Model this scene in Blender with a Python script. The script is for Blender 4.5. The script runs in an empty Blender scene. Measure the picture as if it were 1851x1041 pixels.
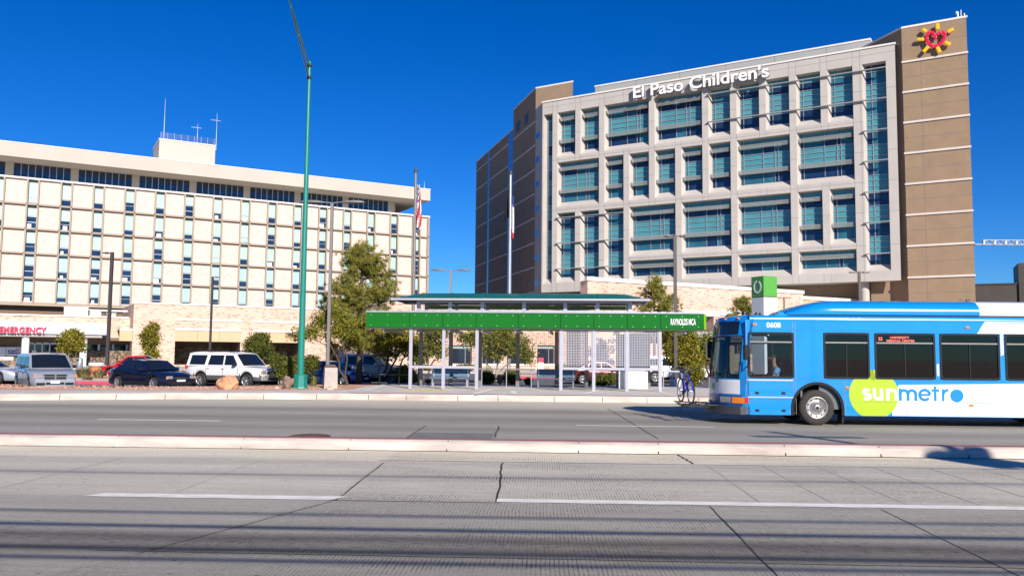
import bpy, bmesh, math, random
from mathutils import Vector, Matrix
random.seed(7)
R = math.radians
C = bpy.context.scene.collection
SC = bpy.context.scene

# ---------------------------------------------------------------- camera, sky, sun
F = 1520.0; CX = 925.5; CY = 520.5; H = 1.9
YAW, PITCH, ROLL = R(1.9), math.atan(119.5 / F), 0.0095
cam = bpy.data.cameras.new("camera"); co = bpy.data.objects.new("camera", cam); C.objects.link(co)
CM = Matrix.Rotation(YAW, 3, 'Z') @ Matrix.Rotation(math.pi / 2 + PITCH, 3, 'X') @ Matrix.Rotation(ROLL, 3, 'Z')
co.matrix_world = Matrix.Translation((0, 0, H)) @ CM.to_4x4()
cam.sensor_width = 36; cam.lens = F / 1851 * 36; cam.clip_end = 6000; cam.clip_start = 0.1
SC.camera = co

SUN_EL = R(27.0); SUN_AZ = math.atan2(0.385, -0.923)      # clockwise from +Y
w = bpy.data.worlds.new("World"); SC.world = w; w.use_nodes = True
nt = w.node_tree; nt.nodes.clear()
sky = nt.nodes.new('ShaderNodeTexSky'); sky.sky_type = 'NISHITA'; sky.sun_disc = False
sky.sun_elevation = SUN_EL; sky.sun_rotation = SUN_AZ
sky.altitude = 1200; sky.air_density = 1.0; sky.dust_density = 0.15; sky.ozone_density = 3.0
hs = nt.nodes.new('ShaderNodeHueSaturation'); hs.inputs['Saturation'].default_value = 1.42; hs.inputs['Value'].default_value = 1.0
bg = nt.nodes.new('ShaderNodeBackground'); bg.inputs[1].default_value = 0.090
wo = nt.nodes.new('ShaderNodeOutputWorld')
tn = nt.nodes.new('ShaderNodeVectorMath'); tn.operation = 'MULTIPLY'; tn.inputs[1].default_value = (0.30, 0.58, 0.92)
nt.links.new(sky.outputs[0], hs.inputs['Color']); nt.links.new(hs.outputs[0], tn.inputs[0]); nt.links.new(tn.outputs[0], bg.inputs[0]); nt.links.new(bg.outputs[0], wo.inputs[0])
sl = bpy.data.lights.new("sun", 'SUN'); sl.energy = 5.0; sl.angle = R(0.45); sl.color = (1.0, 0.915, 0.81)
so = bpy.data.objects.new("sun", sl); C.objects.link(so)
sv = Vector((math.sin(SUN_AZ) * math.cos(SUN_EL), math.cos(SUN_AZ) * math.cos(SUN_EL), math.sin(SUN_EL)))
so.rotation_euler = sv.to_track_quat('Z', 'Y').to_euler(); so.location = sv * 50
SC.view_settings.view_transform = 'Standard'; SC.view_settings.look = 'None'
SC.view_settings.exposure = 0.50; SC.view_settings.gamma = 1.0
SC.cycles.max_bounces = 8; SC.cycles.transparent_max_bounces = 24

# ---------------------------------------------------------------- layout helpers: photo pixel -> a point at its real distance
def ray(px, py): return CM @ Vector(((px - CX) / F, -(py - CY) / F, -1.0))
def gp(px, py, z=0.0):
    v = ray(px, py); return Vector((0, 0, H)) + v * ((z - H) / v.z)
def aty(px, py, Y):
    v = ray(px, py); return Vector((0, 0, H)) + v * (Y / v.y)
class Face:
    """a vertical wall plane: anchor pixel at a depth, direction in degrees from +X"""
    def __init__(s, px, py, depth, deg):
        s.P = Vector((0, 0, H)) + ray(px, py) * depth; s.P.z = 0
        s.deg = deg; a = R(deg); s.u = Vector((math.cos(a), math.sin(a), 0)); s.n = Vector((s.u.y, -s.u.x, 0))
    def sz(s, px, py):
        v = ray(px, py); o = Vector((0, 0, H)); q = o + v * ((s.P - o).dot(s.n) / v.dot(s.n))
        return (q - s.P).dot(s.u), q.z
    def s(s, px, py): return s.sz(px, py)[0]
    def z(s, px, py): return s.sz(px, py)[1]
    def pt(s, a, y=0, z=0): return s.P + s.u * a - s.n * y + Vector((0, 0, z))

# ---------------------------------------------------------------- materials
def newmat(name):
    m = bpy.data.materials.new(name); m.use_nodes = True
    return m, m.node_tree, m.node_tree.nodes['Principled BSDF']
def N(t, kind, **kw):
    n = t.nodes.new('ShaderNode' + kind)
    for k, v in kw.items(): setattr(n, k, v)
    return n
def setin(n, **kw):
    for k, v in kw.items(): n.inputs[k.replace('_', ' ')].default_value = v
def rgba(c): return (c[0], c[1], c[2], 1.0)
def mat(name, col, rough=0.6, metal=0.0, var=0.12, scale=3.0, bump=0.0, bscale=30.0, coat=0.0, spec=0.5, stretch=None):
    """a base colour broken up by two scales of noise, with optional fine bump"""
    m, t, b = newmat(name)
    tc = N(t, 'TexCoord'); src = tc.outputs['Object']
    if stretch:
        mp = N(t, 'Mapping'); mp.inputs['Scale'].default_value = stretch; t.links.new(src, mp.inputs[0]); src = mp.outputs[0]
    if var > 0:
        n1 = N(t, 'TexNoise'); setin(n1, Scale=scale, Detail=6.0, Roughness=0.65); t.links.new(src, n1.inputs['Vector'])
        rp = N(t, 'ValToRGB'); e = rp.color_ramp.elements
        e[0].position = 0.3; e[1].position = 0.7
        e[0].color = rgba([c * (1 - var) for c in col]); e[1].color = rgba([min(1, c * (1 + var)) for c in col])
        t.links.new(n1.outputs['Fac'], rp.inputs[0]); t.links.new(rp.outputs[0], b.inputs['Base Color'])
    else: b.inputs['Base Color'].default_value = rgba(col)
    setin(b, Roughness=rough, Metallic=metal); b.inputs['Specular IOR Level'].default_value = spec
    if coat: b.inputs['Coat Weight'].default_value = coat; b.inputs['Coat Roughness'].default_value = 0.04
    if bump:
        n2 = N(t, 'TexNoise'); setin(n2, Scale=bscale, Detail=4.0); t.links.new(src, n2.inputs['Vector'])
        bp = N(t, 'Bump'); setin(bp, Strength=bump, Distance=0.02); t.links.new(n2.outputs['Fac'], bp.inputs['Height']); t.links.new(bp.outputs[0], b.inputs['Normal'])
    return m
def glassmat(name, tint, refl=1.0, rough=0.02):
    """see-through tinted glass: tinted transparency with a Fresnel reflection"""
    m, t, b = newmat(name); t.nodes.remove(b)
    out = t.nodes['Material Output']; tr = N(t, 'BsdfTransparent'); tr.inputs[0].default_value = rgba(tint)
    gl = N(t, 'BsdfGlossy'); gl.inputs['Roughness'].default_value = rough; gl.inputs[0].default_value = (refl, refl, refl, 1)
    fr = N(t, 'Fresnel'); fr.inputs[0].default_value = 1.5
    mx = N(t, 'MixShader'); t.links.new(fr.outputs[0], mx.inputs[0]); t.links.new(tr.outputs[0], mx.inputs[1]); t.links.new(gl.outputs[0], mx.inputs[2])
    t.links.new(mx.outputs[0], out.inputs[0]); return m
def brickmat(name, light, dark, mortar, bw=0.42, bh=0.115, rare=0.8):
    m, t, b = newmat(name)
    tc = N(t, 'TexCoord'); sp = N(t, 'SeparateXYZ'); t.links.new(tc.outputs['Object'], sp.inputs[0])
    ad = N(t, 'MATH' if False else 'Math', operation='ADD'); t.links.new(sp.outputs[0], ad.inputs[0]); t.links.new(sp.outputs[1], ad.inputs[1])
    cb = N(t, 'CombineXYZ'); t.links.new(ad.outputs[0], cb.inputs[0]); t.links.new(sp.outputs[2], cb.inputs[1])
    br = N(t, 'TexBrick'); br.inputs['Color1'].default_value = (0, 0, 0, 1); br.inputs['Color2'].default_value = (1, 1, 1, 1)
    setin(br, Scale=1.0); br.inputs['Mortar Size'].default_value = 0.008; br.inputs['Brick Width'].default_value = bw; br.inputs['Row Height'].default_value = bh
    br.inputs['Mortar'].default_value = (0.35, 0.35, 0.35, 1)
    t.links.new(cb.outputs[0], br.inputs['Vector'])
    rp = N(t, 'ValToRGB'); e = rp.color_ramp.elements
    e[0].position = 0; e[0].color = rgba([c * 0.94 for c in light]); e[1].position = rare; e[1].color = rgba(light)
    x = rp.color_ramp.elements.new(rare + 0.03); x.color = rgba(dark)
    x = rp.color_ramp.elements.new(1.0); x.color = rgba([c * 0.75 for c in dark])
    t.links.new(br.outputs['Color'], rp.inputs[0])
    n1 = N(t, 'TexNoise'); setin(n1, Scale=0.35, Detail=5.0); t.links.new(tc.outputs['Object'], n1.inputs['Vector'])
    mr = N(t, 'MapRange'); setin(mr, From_Min=0.3, From_Max=0.7, To_Min=0.9, To_Max=1.06); t.links.new(n1.outputs['Fac'], mr.inputs[0])
    mm = N(t, 'Mix', data_type='RGBA', blend_type='MIX'); t.links.new(br.outputs['Fac'], mm.inputs[0]); t.links.new(rp.outputs[0], mm.inputs[6]); mm.inputs[7].default_value = rgba(mortar)
    m2 = N(t, 'VectorMath', operation='SCALE'); t.links.new(mm.outputs[2], m2.inputs[0]); t.links.new(mr.outputs[0], m2.inputs['Scale'])
    t.links.new(m2.outputs[0], b.inputs['Base Color']); setin(b, Roughness=0.85); return m
def stonemat(name, col, scale=2.2):
    m, t, b = newmat(name); tc = N(t, 'TexCoord')
    v = N(t, 'TexVoronoi', feature='DISTANCE_TO_EDGE'); setin(v, Scale=scale); t.links.new(tc.outputs['Object'], v.inputs['Vector'])
    v2 = N(t, 'TexVoronoi'); setin(v2, Scale=scale); t.links.new(tc.outputs['Object'], v2.inputs['Vector'])
    rp = N(t, 'ValToRGB'); e = rp.color_ramp.elements; e[0].position = 0.02; e[0].color = (0.05, 0.04, 0.035, 1); e[1].position = 0.08; e[1].color = (1, 1, 1, 1)
    t.links.new(v.outputs['Distance'], rp.inputs[0])
    hs = N(t, 'HueSaturation'); setin(hs, Saturation=0.25, Value=1.0); t.links.new(v2.outputs['Color'], hs.inputs['Color'])
    mx = N(t, 'Mix', data_type='RGBA', blend_type='MULTIPLY'); mx.inputs[0].default_value = 1; t.links.new(rp.outputs[0], mx.inputs[6])
    m3 = N(t, 'Mix', data_type='RGBA', blend_type='MIX'); m3.inputs[0].default_value = 0.45; m3.inputs[6].default_value = rgba(col); t.links.new(hs.outputs[0], m3.inputs[7])
    m4 = N(t, 'Mix', data_type='RGBA', blend_type='MULTIPLY'); m4.inputs[0].default_value = 1; t.links.new(m3.outputs[2], m4.inputs[6]); m4.inputs[7].default_value = rgba([min(1, c * 2.2) for c in col])
    t.links.new(m4.outputs[2], mx.inputs[7]); t.links.new(mx.outputs[2], b.inputs['Base Color']); setin(b, Roughness=0.9); return m
def leafmat(name, cols, rough=0.6, trans=0.25):
    m, t, b = newmat(name); g = N(t, 'NewGeometry'); rp = N(t, 'ValToRGB'); e = rp.color_ramp.elements
    e[0].color = rgba(cols[0]); e[1].color = rgba(cols[-1])
    for i, c in enumerate(cols[1:-1]): x = rp.color_ramp.elements.new((i + 1) / (len(cols) - 1)); x.color = rgba(c)
    t.links.new(g.outputs['Random Per Island'], rp.inputs[0]); t.links.new(rp.outputs[0], b.inputs['Base Color']); setin(b, Roughness=rough)
    b.inputs['Specular IOR Level'].default_value = 0.25
    tl = N(t, 'BsdfTranslucent'); t.links.new(rp.outputs[0], tl.inputs[0]); mx = N(t, 'MixShader'); mx.inputs[0].default_value = trans
    t.links.new(b.outputs[0], mx.inputs[1]); t.links.new(tl.outputs[0], mx.inputs[2]); t.links.new(mx.outputs[0], t.nodes['Material Output'].inputs[0]); return m
def emitmat(name, col, st):
    m, t, b = newmat(name); b.inputs['Base Color'].default_value = rgba(col); b.inputs['Emission Color'].default_value = rgba(col); b.inputs['Emission Strength'].default_value = st; return m

# ---------------------------------------------------------------- mesh builder
class MB:
    def __init__(s): s.v = []; s.f = []; s.m = []; s.sm = []
    def add(s, vs, fs, m=0, smooth=False):
        o = len(s.v); s.v += [tuple(p) for p in vs]
        for f in fs: s.f.append([i + o for i in f]); s.m.append(m); s.sm.append(smooth)
        return s
    def quad(s, a, b, c, d, m=0): return s.add([a, b, c, d], [(0, 1, 2, 3)], m)
    def poly(s, pts, m=0): return s.add(pts, [tuple(range(len(pts)))], m)
    def box(s, x0, y0, z0, x1, y1, z1, m=0):
        if x0 > x1: x0, x1 = x1, x0
        if y0 > y1: y0, y1 = y1, y0
        if z0 > z1: z0, z1 = z1, z0
        vs = [(x0, y0, z0), (x1, y0, z0), (x1, y1, z0), (x0, y1, z0), (x0, y0, z1), (x1, y0, z1), (x1, y1, z1), (x0, y1, z1)]
        return s.add(vs, [(3, 2, 1, 0), (4, 5, 6, 7), (0, 1, 5, 4), (1, 2, 6, 5), (2, 3, 7, 6), (3, 0, 4, 7)], m)
    def frust(s, cx, cy, z0, z1, ax, ay, bx, by, m=0):
        vs = [(cx - ax, cy - ay, z0), (cx + ax, cy - ay, z0), (cx + ax, cy + ay, z0), (cx - ax, cy + ay, z0), (cx - bx, cy - by, z1), (cx + bx, cy - by, z1), (cx + bx, cy + by, z1), (cx - bx, cy + by, z1)]
        return s.add(vs, [(3, 2, 1, 0), (4, 5, 6, 7), (0, 1, 5, 4), (1, 2, 6, 5), (2, 3, 7, 6), (3, 0, 4, 7)], m)
    def cyl(s, p0, p1, r0, r1=None, n=12, m=0, caps=True):
        r1 = r0 if r1 is None else r1
        p0 = Vector(p0); p1 = Vector(p1); d = (p1 - p0).normalized()
        a = d.orthogonal().normalized(); b = d.cross(a); vs = []
        for p, r in ((p0, r0), (p1, r1)):
            for i in range(n):
                t = 2 * math.pi * i / n; vs.append(p + a * (r * math.cos(t)) + b * (r * math.sin(t)))
        s.add(vs, [(i, (i + 1) % n, n + (i + 1) % n, n + i) for i in range(n)], m, True)
        if caps: s.add(vs[:n], [tuple(range(n - 1, -1, -1))], m); s.add(vs[n:], [tuple(range(n))], m)
        return s
    def tube(s, pts, r, n=8, m=0):
        pts = [Vector(p) for p in pts]; rs = r if isinstance(r, (list, tuple)) else [r] * len(pts)
        ref = (pts[1] - pts[0]).orthogonal().normalized(); vs = []
        for k, p in enumerate(pts):
            d = (pts[min(k + 1, len(pts) - 1)] - pts[max(k - 1, 0)]).normalized()
            a = (ref - d * ref.dot(d)).normalized(); b = d.cross(a); ref = a
            for i in range(n):
                t = 2 * math.pi * i / n; vs.append(p + a * (rs[k] * math.cos(t)) + b * (rs[k] * math.sin(t)))
        fs = [(k * n + i, k * n + (i + 1) % n, (k + 1) * n + (i + 1) % n, (k + 1) * n + i) for k in range(len(pts) - 1) for i in range(n)]
        s.add(vs, fs, m, True); L = (len(pts) - 1) * n
        s.add(vs[:n], [tuple(range(n - 1, -1, -1))], m); s.add(vs[L:], [tuple(range(n))], m); return s
    def lathe(s, prof, n=24, m=0, axis='Z', c=(0, 0, 0), smooth=True):
        vs = []
        for r, h in prof:
            for i in range(n):
                t = 2 * math.pi * i / n; a, b = r * math.cos(t), r * math.sin(t)
                vs.append((c[0] + a, c[1] + b, c[2] + h) if axis == 'Z' else (c[0] + a, c[1] + h, c[2] + b))
        k = len(prof)
        return s.add(vs, [(j * n + i, j * n + (i + 1) % n, (j + 1) * n + (i + 1) % n, (j + 1) * n + i) for j in range(k - 1) for i in range(n)], m, smooth)
    def prism(s, pts, y0, y1, m=0, sides=True):
        """polygon in (x,z) run from y0 to y1"""
        n = len(pts); vs = [(x, y0, z) for x, z in pts] + [(x, y1, z) for x, z in pts]
        fs = [tuple(range(n)), tuple(range(2 * n - 1, n - 1, -1))]
        if sides: fs += [(i, n + i, n + (i + 1) % n, (i + 1) % n) for i in range(n)]
        return s.add(vs, fs, m)
    def flat(s, pts, z0, z1, m=0):
        """polygon in (x,y) run from z0 to z1"""
        n = len(pts); vs = [(x, y, z0) for x, y in pts] + [(x, y, z1) for x, y in pts]
        return s.add(vs, [tuple(range(n - 1, -1, -1)), tuple(range(n, 2 * n))] + [(i, (i + 1) % n, n + (i + 1) % n, n + i) for i in range(n)], m)
    def ball(s, c, rx, ry=None, rz=None, n=12, k=8, m=0):
        ry = rx if ry is None else ry; rz = rx if rz is None else rz; vs = []
        for j in range(k + 1):
            p = math.pi * j / k
            for i in range(n):
                t = 2 * math.pi * i / n; vs.append((c[0] + rx * math.sin(p) * math.cos(t), c[1] + ry * math.sin(p) * math.sin(t), c[2] + rz * math.cos(p)))
        return s.add(vs, [(j * n + i, (j + 1) * n + i, (j + 1) * n + (i + 1) % n, j * n + (i + 1) % n) for j in range(k) for i in range(n)], m, True)
    def facade(s, x0, x1, z0, z1, holes, m=0, y=0.0):
        xs = sorted({x0, x1, *[h[i] for h in holes for i in (0, 2) if x0 < h[i] < x1]}); zs = sorted({z0, z1, *[h[i] for h in holes for i in (1, 3) if z0 < h[i] < z1]})
        for j in range(len(zs) - 1):
            run = None
            for i in range(len(xs) - 1):
                cx, cz = (xs[i] + xs[i + 1]) / 2, (zs[j] + zs[j + 1]) / 2
                hole = any(h[0] < cx < h[2] and h[1] < cz < h[3] for h in holes)
                if not hole and run is None: run = xs[i]
                if hole and run is not None: s.quad((run, y, zs[j]), (xs[i], y, zs[j]), (xs[i], y, zs[j + 1]), (run, y, zs[j + 1]), m); run = None
            if run is not None: s.quad((run, y, zs[j]), (xs[-1], y, zs[j]), (xs[-1], y, zs[j + 1]), (run, y, zs[j + 1]), m)
        return s
    def reveal(s, h, d, l=0, b=0, r=0, t=0, m=0, y=0.0):
        o = [(h[0], y, h[1]), (h[2], y, h[1]), (h[2], y, h[3]), (h[0], y, h[3])]
        i = [(h[0] + l, y + d, h[1] + b), (h[2] - r, y + d, h[1] + b), (h[2] - r, y + d, h[3] - t), (h[0] + l, y + d, h[3] - t)]
        for k in range(4): s.quad(o[k], o[(k + 1) % 4], i[(k + 1) % 4], i[k], m)
        return s
    def mesh(s, name, mats):
        me = bpy.data.meshes.new(name); me.from_pydata(s.v, [], s.f)
        for mm in (mats if isinstance(mats, (list, tuple)) else [mats]): me.materials.append(mm)
        me.polygons.foreach_set('material_index', s.m); me.polygons.foreach_set('use_smooth', s.sm); me.update(); return me
    def build(s, name, mats, parent=None, loc=(0, 0, 0), rot=(0, 0, 0), bevel=0.0, seg=2):
        o = bpy.data.objects.new(name, s.mesh(name, mats)); C.objects.link(o)
        if parent is not None: o.parent = parent
        o.location = loc; o.rotation_euler = rot
        if bevel:
            bv = o.modifiers.new('bevel', 'BEVEL'); bv.width = bevel; bv.segments = seg; bv.limit_method = 'ANGLE'; bv.angle_limit = R(35)
        return o
def tag(o, label=None, cat=None, group=None, kind=None):
    if label: o['label'] = label
    if cat: o['category'] = cat
    if group: o['group'] = group
    if kind: o['kind'] = kind
    return o
def thing(name, label, cat, loc=(0, 0, 0), rotz=0.0, group=None):
    o = bpy.data.objects.new(name, None); C.objects.link(o); o.location = loc; o.rotation_euler = (0, 0, rotz)
    o.empty_display_size = 0.2; return tag(o, label, cat, group)
def struct(name, mb, mats): return tag(mb.build(name, mats), kind='structure')
def copy_tree(o, parent=None):
    kids = [c for c in C.objects if c.parent == o]
    c = o.copy(); C.objects.link(c); c.parent = parent
    for k in kids: copy_tree(k, c)
    return c
def textmesh(body, size, depth=0.01, bold=0.0, sx=1.0, space=1.0, align='LEFT', shear=0.0):
    """font curve -> mesh data lying in the (x,z) plane, facing -y"""
    cu = bpy.data.curves.new('lettering', 'FONT'); cu.body = body; cu.size = size; cu.extrude = depth; cu.offset = bold; cu.space_character = space; cu.align_x = align; cu.shear = shear; cu.resolution_u = 4
    o = bpy.data.objects.new('lettering', cu); C.objects.link(o)
    dg = bpy.context.evaluated_depsgraph_get(); me = bpy.data.meshes.new_from_object(o.evaluated_get(dg))
    bpy.data.objects.remove(o); me.transform(Matrix.Diagonal((sx, 1, 1, 1))); me.transform(Matrix.Rotation(math.pi / 2, 4, 'X')); return me
def text(name, body, m, parent, loc, size, rot=(0, 0, 0), m_side=None, **kw):
    me = textmesh(body, size, **kw); me.materials.clear(); me.materials.append(m)
    if m_side:
        me.materials.append(m_side)
        for p in me.polygons: p.material_index = 0 if abs(p.normal.y) > 0.5 else 1
    o = bpy.data.objects.new(name, me); C.objects.link(o); o.parent = parent; o.location = loc; o.rotation_euler = rot; return o
def stroke(mb, pts, wd, y0, y1, m=0):
    """flat ribbon of even width along a polyline in (x,z), given thickness y0..y1"""
    n = len(pts); L = []; Rr = []
    for i, (x, z) in enumerate(pts):
        a = pts[max(i - 1, 0)]; b = pts[min(i + 1, n - 1)]; dx, dz = b[0] - a[0], b[1] - a[1]; q = math.hypot(dx, dz) or 1
        k = wd / 2
        if 0 < i < n - 1:
            d1 = Vector((x - a[0], z - a[1])).normalized(); d2 = Vector((b[0] - x, b[1] - z)).normalized(); k = wd / 2 / max(0.5, math.sqrt(max(0.01, (1 + d1.dot(d2)) / 2)))
        L.append((x - dz / q * k, z + dx / q * k)); Rr.append((x + dz / q * k, z - dx / q * k))
    for i in range(n - 1): mb.prism([Rr[i], Rr[i + 1], L[i + 1], L[i]], y0, y1, m)
def arc(cx, cz, r, a0, a1, n=14, rz=None):
    rz = r if rz is None else rz
    return [(cx + r * math.cos(R(a0 + (a1 - a0) * i / n)), cz + rz * math.sin(R(a0 + (a1 - a0) * i / n))) for i in range(n + 1)]
# ---------------------------------------------------------------- shared materials
M = {}
M['white'] = mat('white_paint', (0.75, 0.75, 0.74), 0.5, var=0.05)
M['black'] = mat('black_rubber', (0.015, 0.015, 0.016), 0.7, var=0.2)
M['blackgloss'] = mat('black_trim', (0.012, 0.012, 0.014), 0.25, var=0.1)
M['steel'] = mat('galvanised_steel', (0.42, 0.43, 0.46), 0.45, 0.6, var=0.12)
M['silver'] = mat('silver_painted_steel', (0.43, 0.43, 0.48), 0.4, 0.25, var=0.06)
M['chrome'] = mat('chrome', (0.75, 0.75, 0.77), 0.12, 1.0, var=0.03)
M['darkmetal'] = mat('bronze_painted_metal', (0.055, 0.05, 0.05), 0.5, 0.2, var=0.15)
M['greymetal'] = mat('grey_painted_metal', (0.2, 0.19, 0.18), 0.5, 0.2, var=0.12)
M['amber'] = mat('amber_lens', (0.85, 0.22, 0.01), 0.2, var=0.1, coat=0.5)
M['red'] = mat('red_lens', (0.55, 0.01, 0.015), 0.2, var=0.1, coat=0.5)
M['lamp'] = mat('headlight_lens', (0.42, 0.44, 0.47), 0.1, 0.5, var=0.1, coat=0.6)
M['concrete'] = mat('concrete', (0.40, 0.36, 0.32), 0.85, var=0.12, scale=2.0, bump=0.15, bscale=60)
M['bark'] = mat('bark', (0.07, 0.05, 0.035), 0.9, var=0.35, scale=8, bump=0.6, bscale=25)
M['barkpale'] = mat('pale_bark', (0.30, 0.25, 0.19), 0.9, var=0.3, scale=8, bump=0.4, bscale=25)
M['darkglass'] = mat('dark_window_glass', (0.012, 0.02, 0.035), 0.04, var=0.25, scale=0.6, spec=0.8)
M['carglass'] = mat('car_glass', (0.008, 0.012, 0.018), 0.03, var=0.2, scale=1.5, spec=0.7)

# ---------------------------------------------------------------- ground and roads
def roadmat(name, stops, tine, streak=0.10, base_noise=0.10):
    """concrete road surface: cross-road colour zones (wheel paths, oil strips), stretched wear, pits and optional saw-cut tining"""
    m, t, b = newmat(name); tc = N(t, 'TexCoord'); P = tc.outputs['Object']
    sp = N(t, 'SeparateXYZ'); t.links.new(P, sp.inputs[0])
    def math_(op, a, c=None, d=None):
        n = N(t, 'Math', operation=op)
        for i, q in enumerate((a, c, d)):
            if q is None: continue
            if isinstance(q, (int, float)): n.inputs[i].default_value = q
            else: t.links.new(q, n.inputs[i])
        return n.outputs[0]
    def noise(sc, vs, det=5.0, rough=0.6):
        mp = N(t, 'Mapping'); mp.inputs['Scale'].default_value = vs; t.links.new(P, mp.inputs[0])
        n = N(t, 'TexNoise'); setin(n, Scale=sc, Detail=det, Roughness=rough); t.links.new(mp.outputs[0], n.inputs['Vector']); return n.outputs['Fac']
    wob = noise(0.5, (0.25, 1, 1))
    yy = math_('ADD', sp.outputs[1], math_('MULTIPLY', math_('SUBTRACT', wob, 0.5), 0.7))
    y0, y1 = stops[0][0], stops[-1][0]
    mr = N(t, 'MapRange'); setin(mr, From_Min=y0, From_Max=y1); t.links.new(yy, mr.inputs[0])
    rp = N(t, 'ValToRGB'); els = rp.color_ramp.elements
    while len(els) > 1: els.remove(els[0])
    for i, (y, c) in enumerate(stops):
        p = (y - y0) / (y1 - y0)
        e = els[0] if i == 0 else els.new(p)
        e.position = p; e.color = rgba(c)
    t.links.new(mr.outputs[0], rp.inputs[0])
    f = noise(1.0, (0.35, 1.1, 1), 6.0, 0.65); f1 = noise(2.0, (0.12, 5.0, 1), 4.0); f2 = noise(45.0, (1, 1, 1), 3.0, 0.7); f3 = noise(9.0, (0.6, 2.5, 1), 5.0, 0.7)
    k = math_('ADD', 1.0, math_('MULTIPLY', math_('SUBTRACT', f, 0.5), base_noise * 4))
    k = math_('MULTIPLY', k, math_('ADD', 1.0, math_('MULTIPLY', math_('SUBTRACT', f1, 0.5), streak * 4)))
    k = math_('MULTIPLY', k, math_('ADD', 1.0, math_('MULTIPLY', math_('SUBTRACT', f2, 0.5), 0.85)))
    k = math_('MULTIPLY', k, math_('ADD', 1.0, math_('MULTIPLY', math_('SUBTRACT', f3, 0.5), 0.55)))
    f4 = noise(16.0, (1, 1.6, 1), 4.0, 0.8); k = math_('MULTIPLY', k, math_('ADD', 1.0, math_('MULTIPLY', math_('SUBTRACT', f4, 0.5), 0.75)))
    # dark pock marks
    mp = N(t, 'Mapping'); mp.inputs['Scale'].default_value = (1.6, 3.2, 1); t.links.new(P, mp.inputs[0])
    vo = N(t, 'TexVoronoi'); setin(vo, Scale=1.5); t.links.new(mp.outputs[0], vo.inputs['Vector'])
    pm = N(t, 'MapRange'); setin(pm, From_Min=0.05, From_Max=0.085, To_Min=0.30, To_Max=1.0); t.links.new(vo.outputs['Distance'], pm.inputs[0])
    k = math_('MULTIPLY', k, pm.outputs[0])
    if tine:
        # tar and oil flecks gathered along the wheel strip nearest the camera
        fl = noise(7.0, (1.0, 3.2, 1), 4.0, 0.75); bd = N(t, 'MapRange'); setin(bd, From_Min=0.0, From_Max=0.75, To_Min=1.0, To_Max=0.0); t.links.new(math_('ABSOLUTE', math_('SUBTRACT', yy, 8.55)), bd.inputs[0])
        fm = N(t, 'MapRange'); setin(fm, From_Min=0.54, From_Max=0.60); t.links.new(fl, fm.inputs[0])
        k = math_('MULTIPLY', k, math_('SUBTRACT', 1.0, math_('MULTIPLY', math_('MULTIPLY', fm.outputs[0], bd.outputs[0]), 0.6)))
    h = f2
    if tine:
        # transverse tining lines, missing on the hand-finished slabs at the far left
        wx = noise(0.9, (1, 1, 1), 3.0)
        s = math_('SINE', math_('MULTIPLY', math_('ADD', sp.outputs[0], math_('MULTIPLY', wx, 0.06)), 2 * math.pi / 0.042))
        g = N(t, 'MapRange'); setin(g, From_Min=0.35, From_Max=0.95); t.links.new(s, g.inputs[0])
        edge = math_('SUBTRACT', sp.outputs[0], math_('MULTIPLY', math_('MAXIMUM', math_('SUBTRACT', 11.0, sp.outputs[1]), 0.0), -0.36))
        on = N(t, 'MapRange'); setin(on, From_Min=-2.80, From_Max=-2.70); t.links.new(edge, on.inputs[0])
        amp = noise(0.8, (0.6, 1.5, 1), 4.0); am = N(t, 'MapRange'); setin(am, From_Min=0.38, From_Max=0.68, To_Min=0.0, To_Max=0.85); t.links.new(amp, am.inputs[0])
        brk = noise(6.0, (3, 1, 1), 3.0); bk = N(t, 'MapRange'); setin(bk, From_Min=0.35, From_Max=0.55); t.links.new(brk, bk.inputs[0])
        gg = math_('MULTIPLY', math_('MULTIPLY', math_('MULTIPLY', g.outputs[0], on.outputs[0]), am.outputs[0]), bk.outputs[0])
        k = math_('MULTIPLY', k, math_('SUBTRACT', 1.0, gg))
        h = math_('SUBTRACT', f2, math_('MULTIPLY', gg, 1.5))
    sc = N(t, 'VectorMath', operation='SCALE'); t.links.new(rp.outputs[0], sc.inputs[0]); t.links.new(k, sc.inputs['Scale']); t.links.new(sc.outputs[0], b.inputs['Base Color'])
    bp = N(t, 'Bump'); setin(bp, Strength=0.35, Distance=0.012); t.links.new(h, bp.inputs['Height']); t.links.new(bp.outputs[0], b.inputs['Normal'])
    setin(b, Roughness=0.88); return m
def g_(v, w=0.0): w += .075; return (v * (1 + w), v * (1 + w * 0.30), v * (1 - w * 1.2))
NEAR = roadmat('near_concrete_road', [(2.5, g_(.24, .03)), (7.0, g_(.245, .03)), (7.9, g_(.24, .03)), (8.2, g_(.10, .03)), (8.42, g_(.16, .03)), (8.7, g_(.085, .03)), (9.05, g_(.27, .03)), (10.0, g_(.29, .03)), (10.9, g_(.30, .03)), (11.3, g_(.40, .04)), (12.5, g_(.43, .04)), (13.1, g_(.36, .04)), (13.9, g_(.44, .04)), (14.8, g_(.38, .04)), (15.2, g_(.52, .07)), (16.4, g_(.58, .11))], True, 0.11, 0.13)
FAR = roadmat('far_concrete_road', [(17.0, g_(0.291, .03)), (18.5, g_(0.235, .02)), (20.0, g_(0.291, .02)), (21.4, g_(0.213, .02)), (22.6, g_(0.280, .03)), (24.6, g_(0.196, .02)), (26.5, g_(0.302, .03)), (28.3, g_(0.202, .02)), (30.0, g_(0.370, .05)), (32.0, g_(0.426, .06)), (34.4, g_(0.493, .08))], False, 0.15, 0.12)
M['sand'] = mat('dry_ground', (0.30, 0.23, 0.16), 0.95, var=0.25, scale=0.05)
M['asphalt'] = mat('parking_asphalt', (0.11, 0.11, 0.115), 0.9, var=0.25, scale=1.0, bump=0.2, bscale=60)
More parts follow.
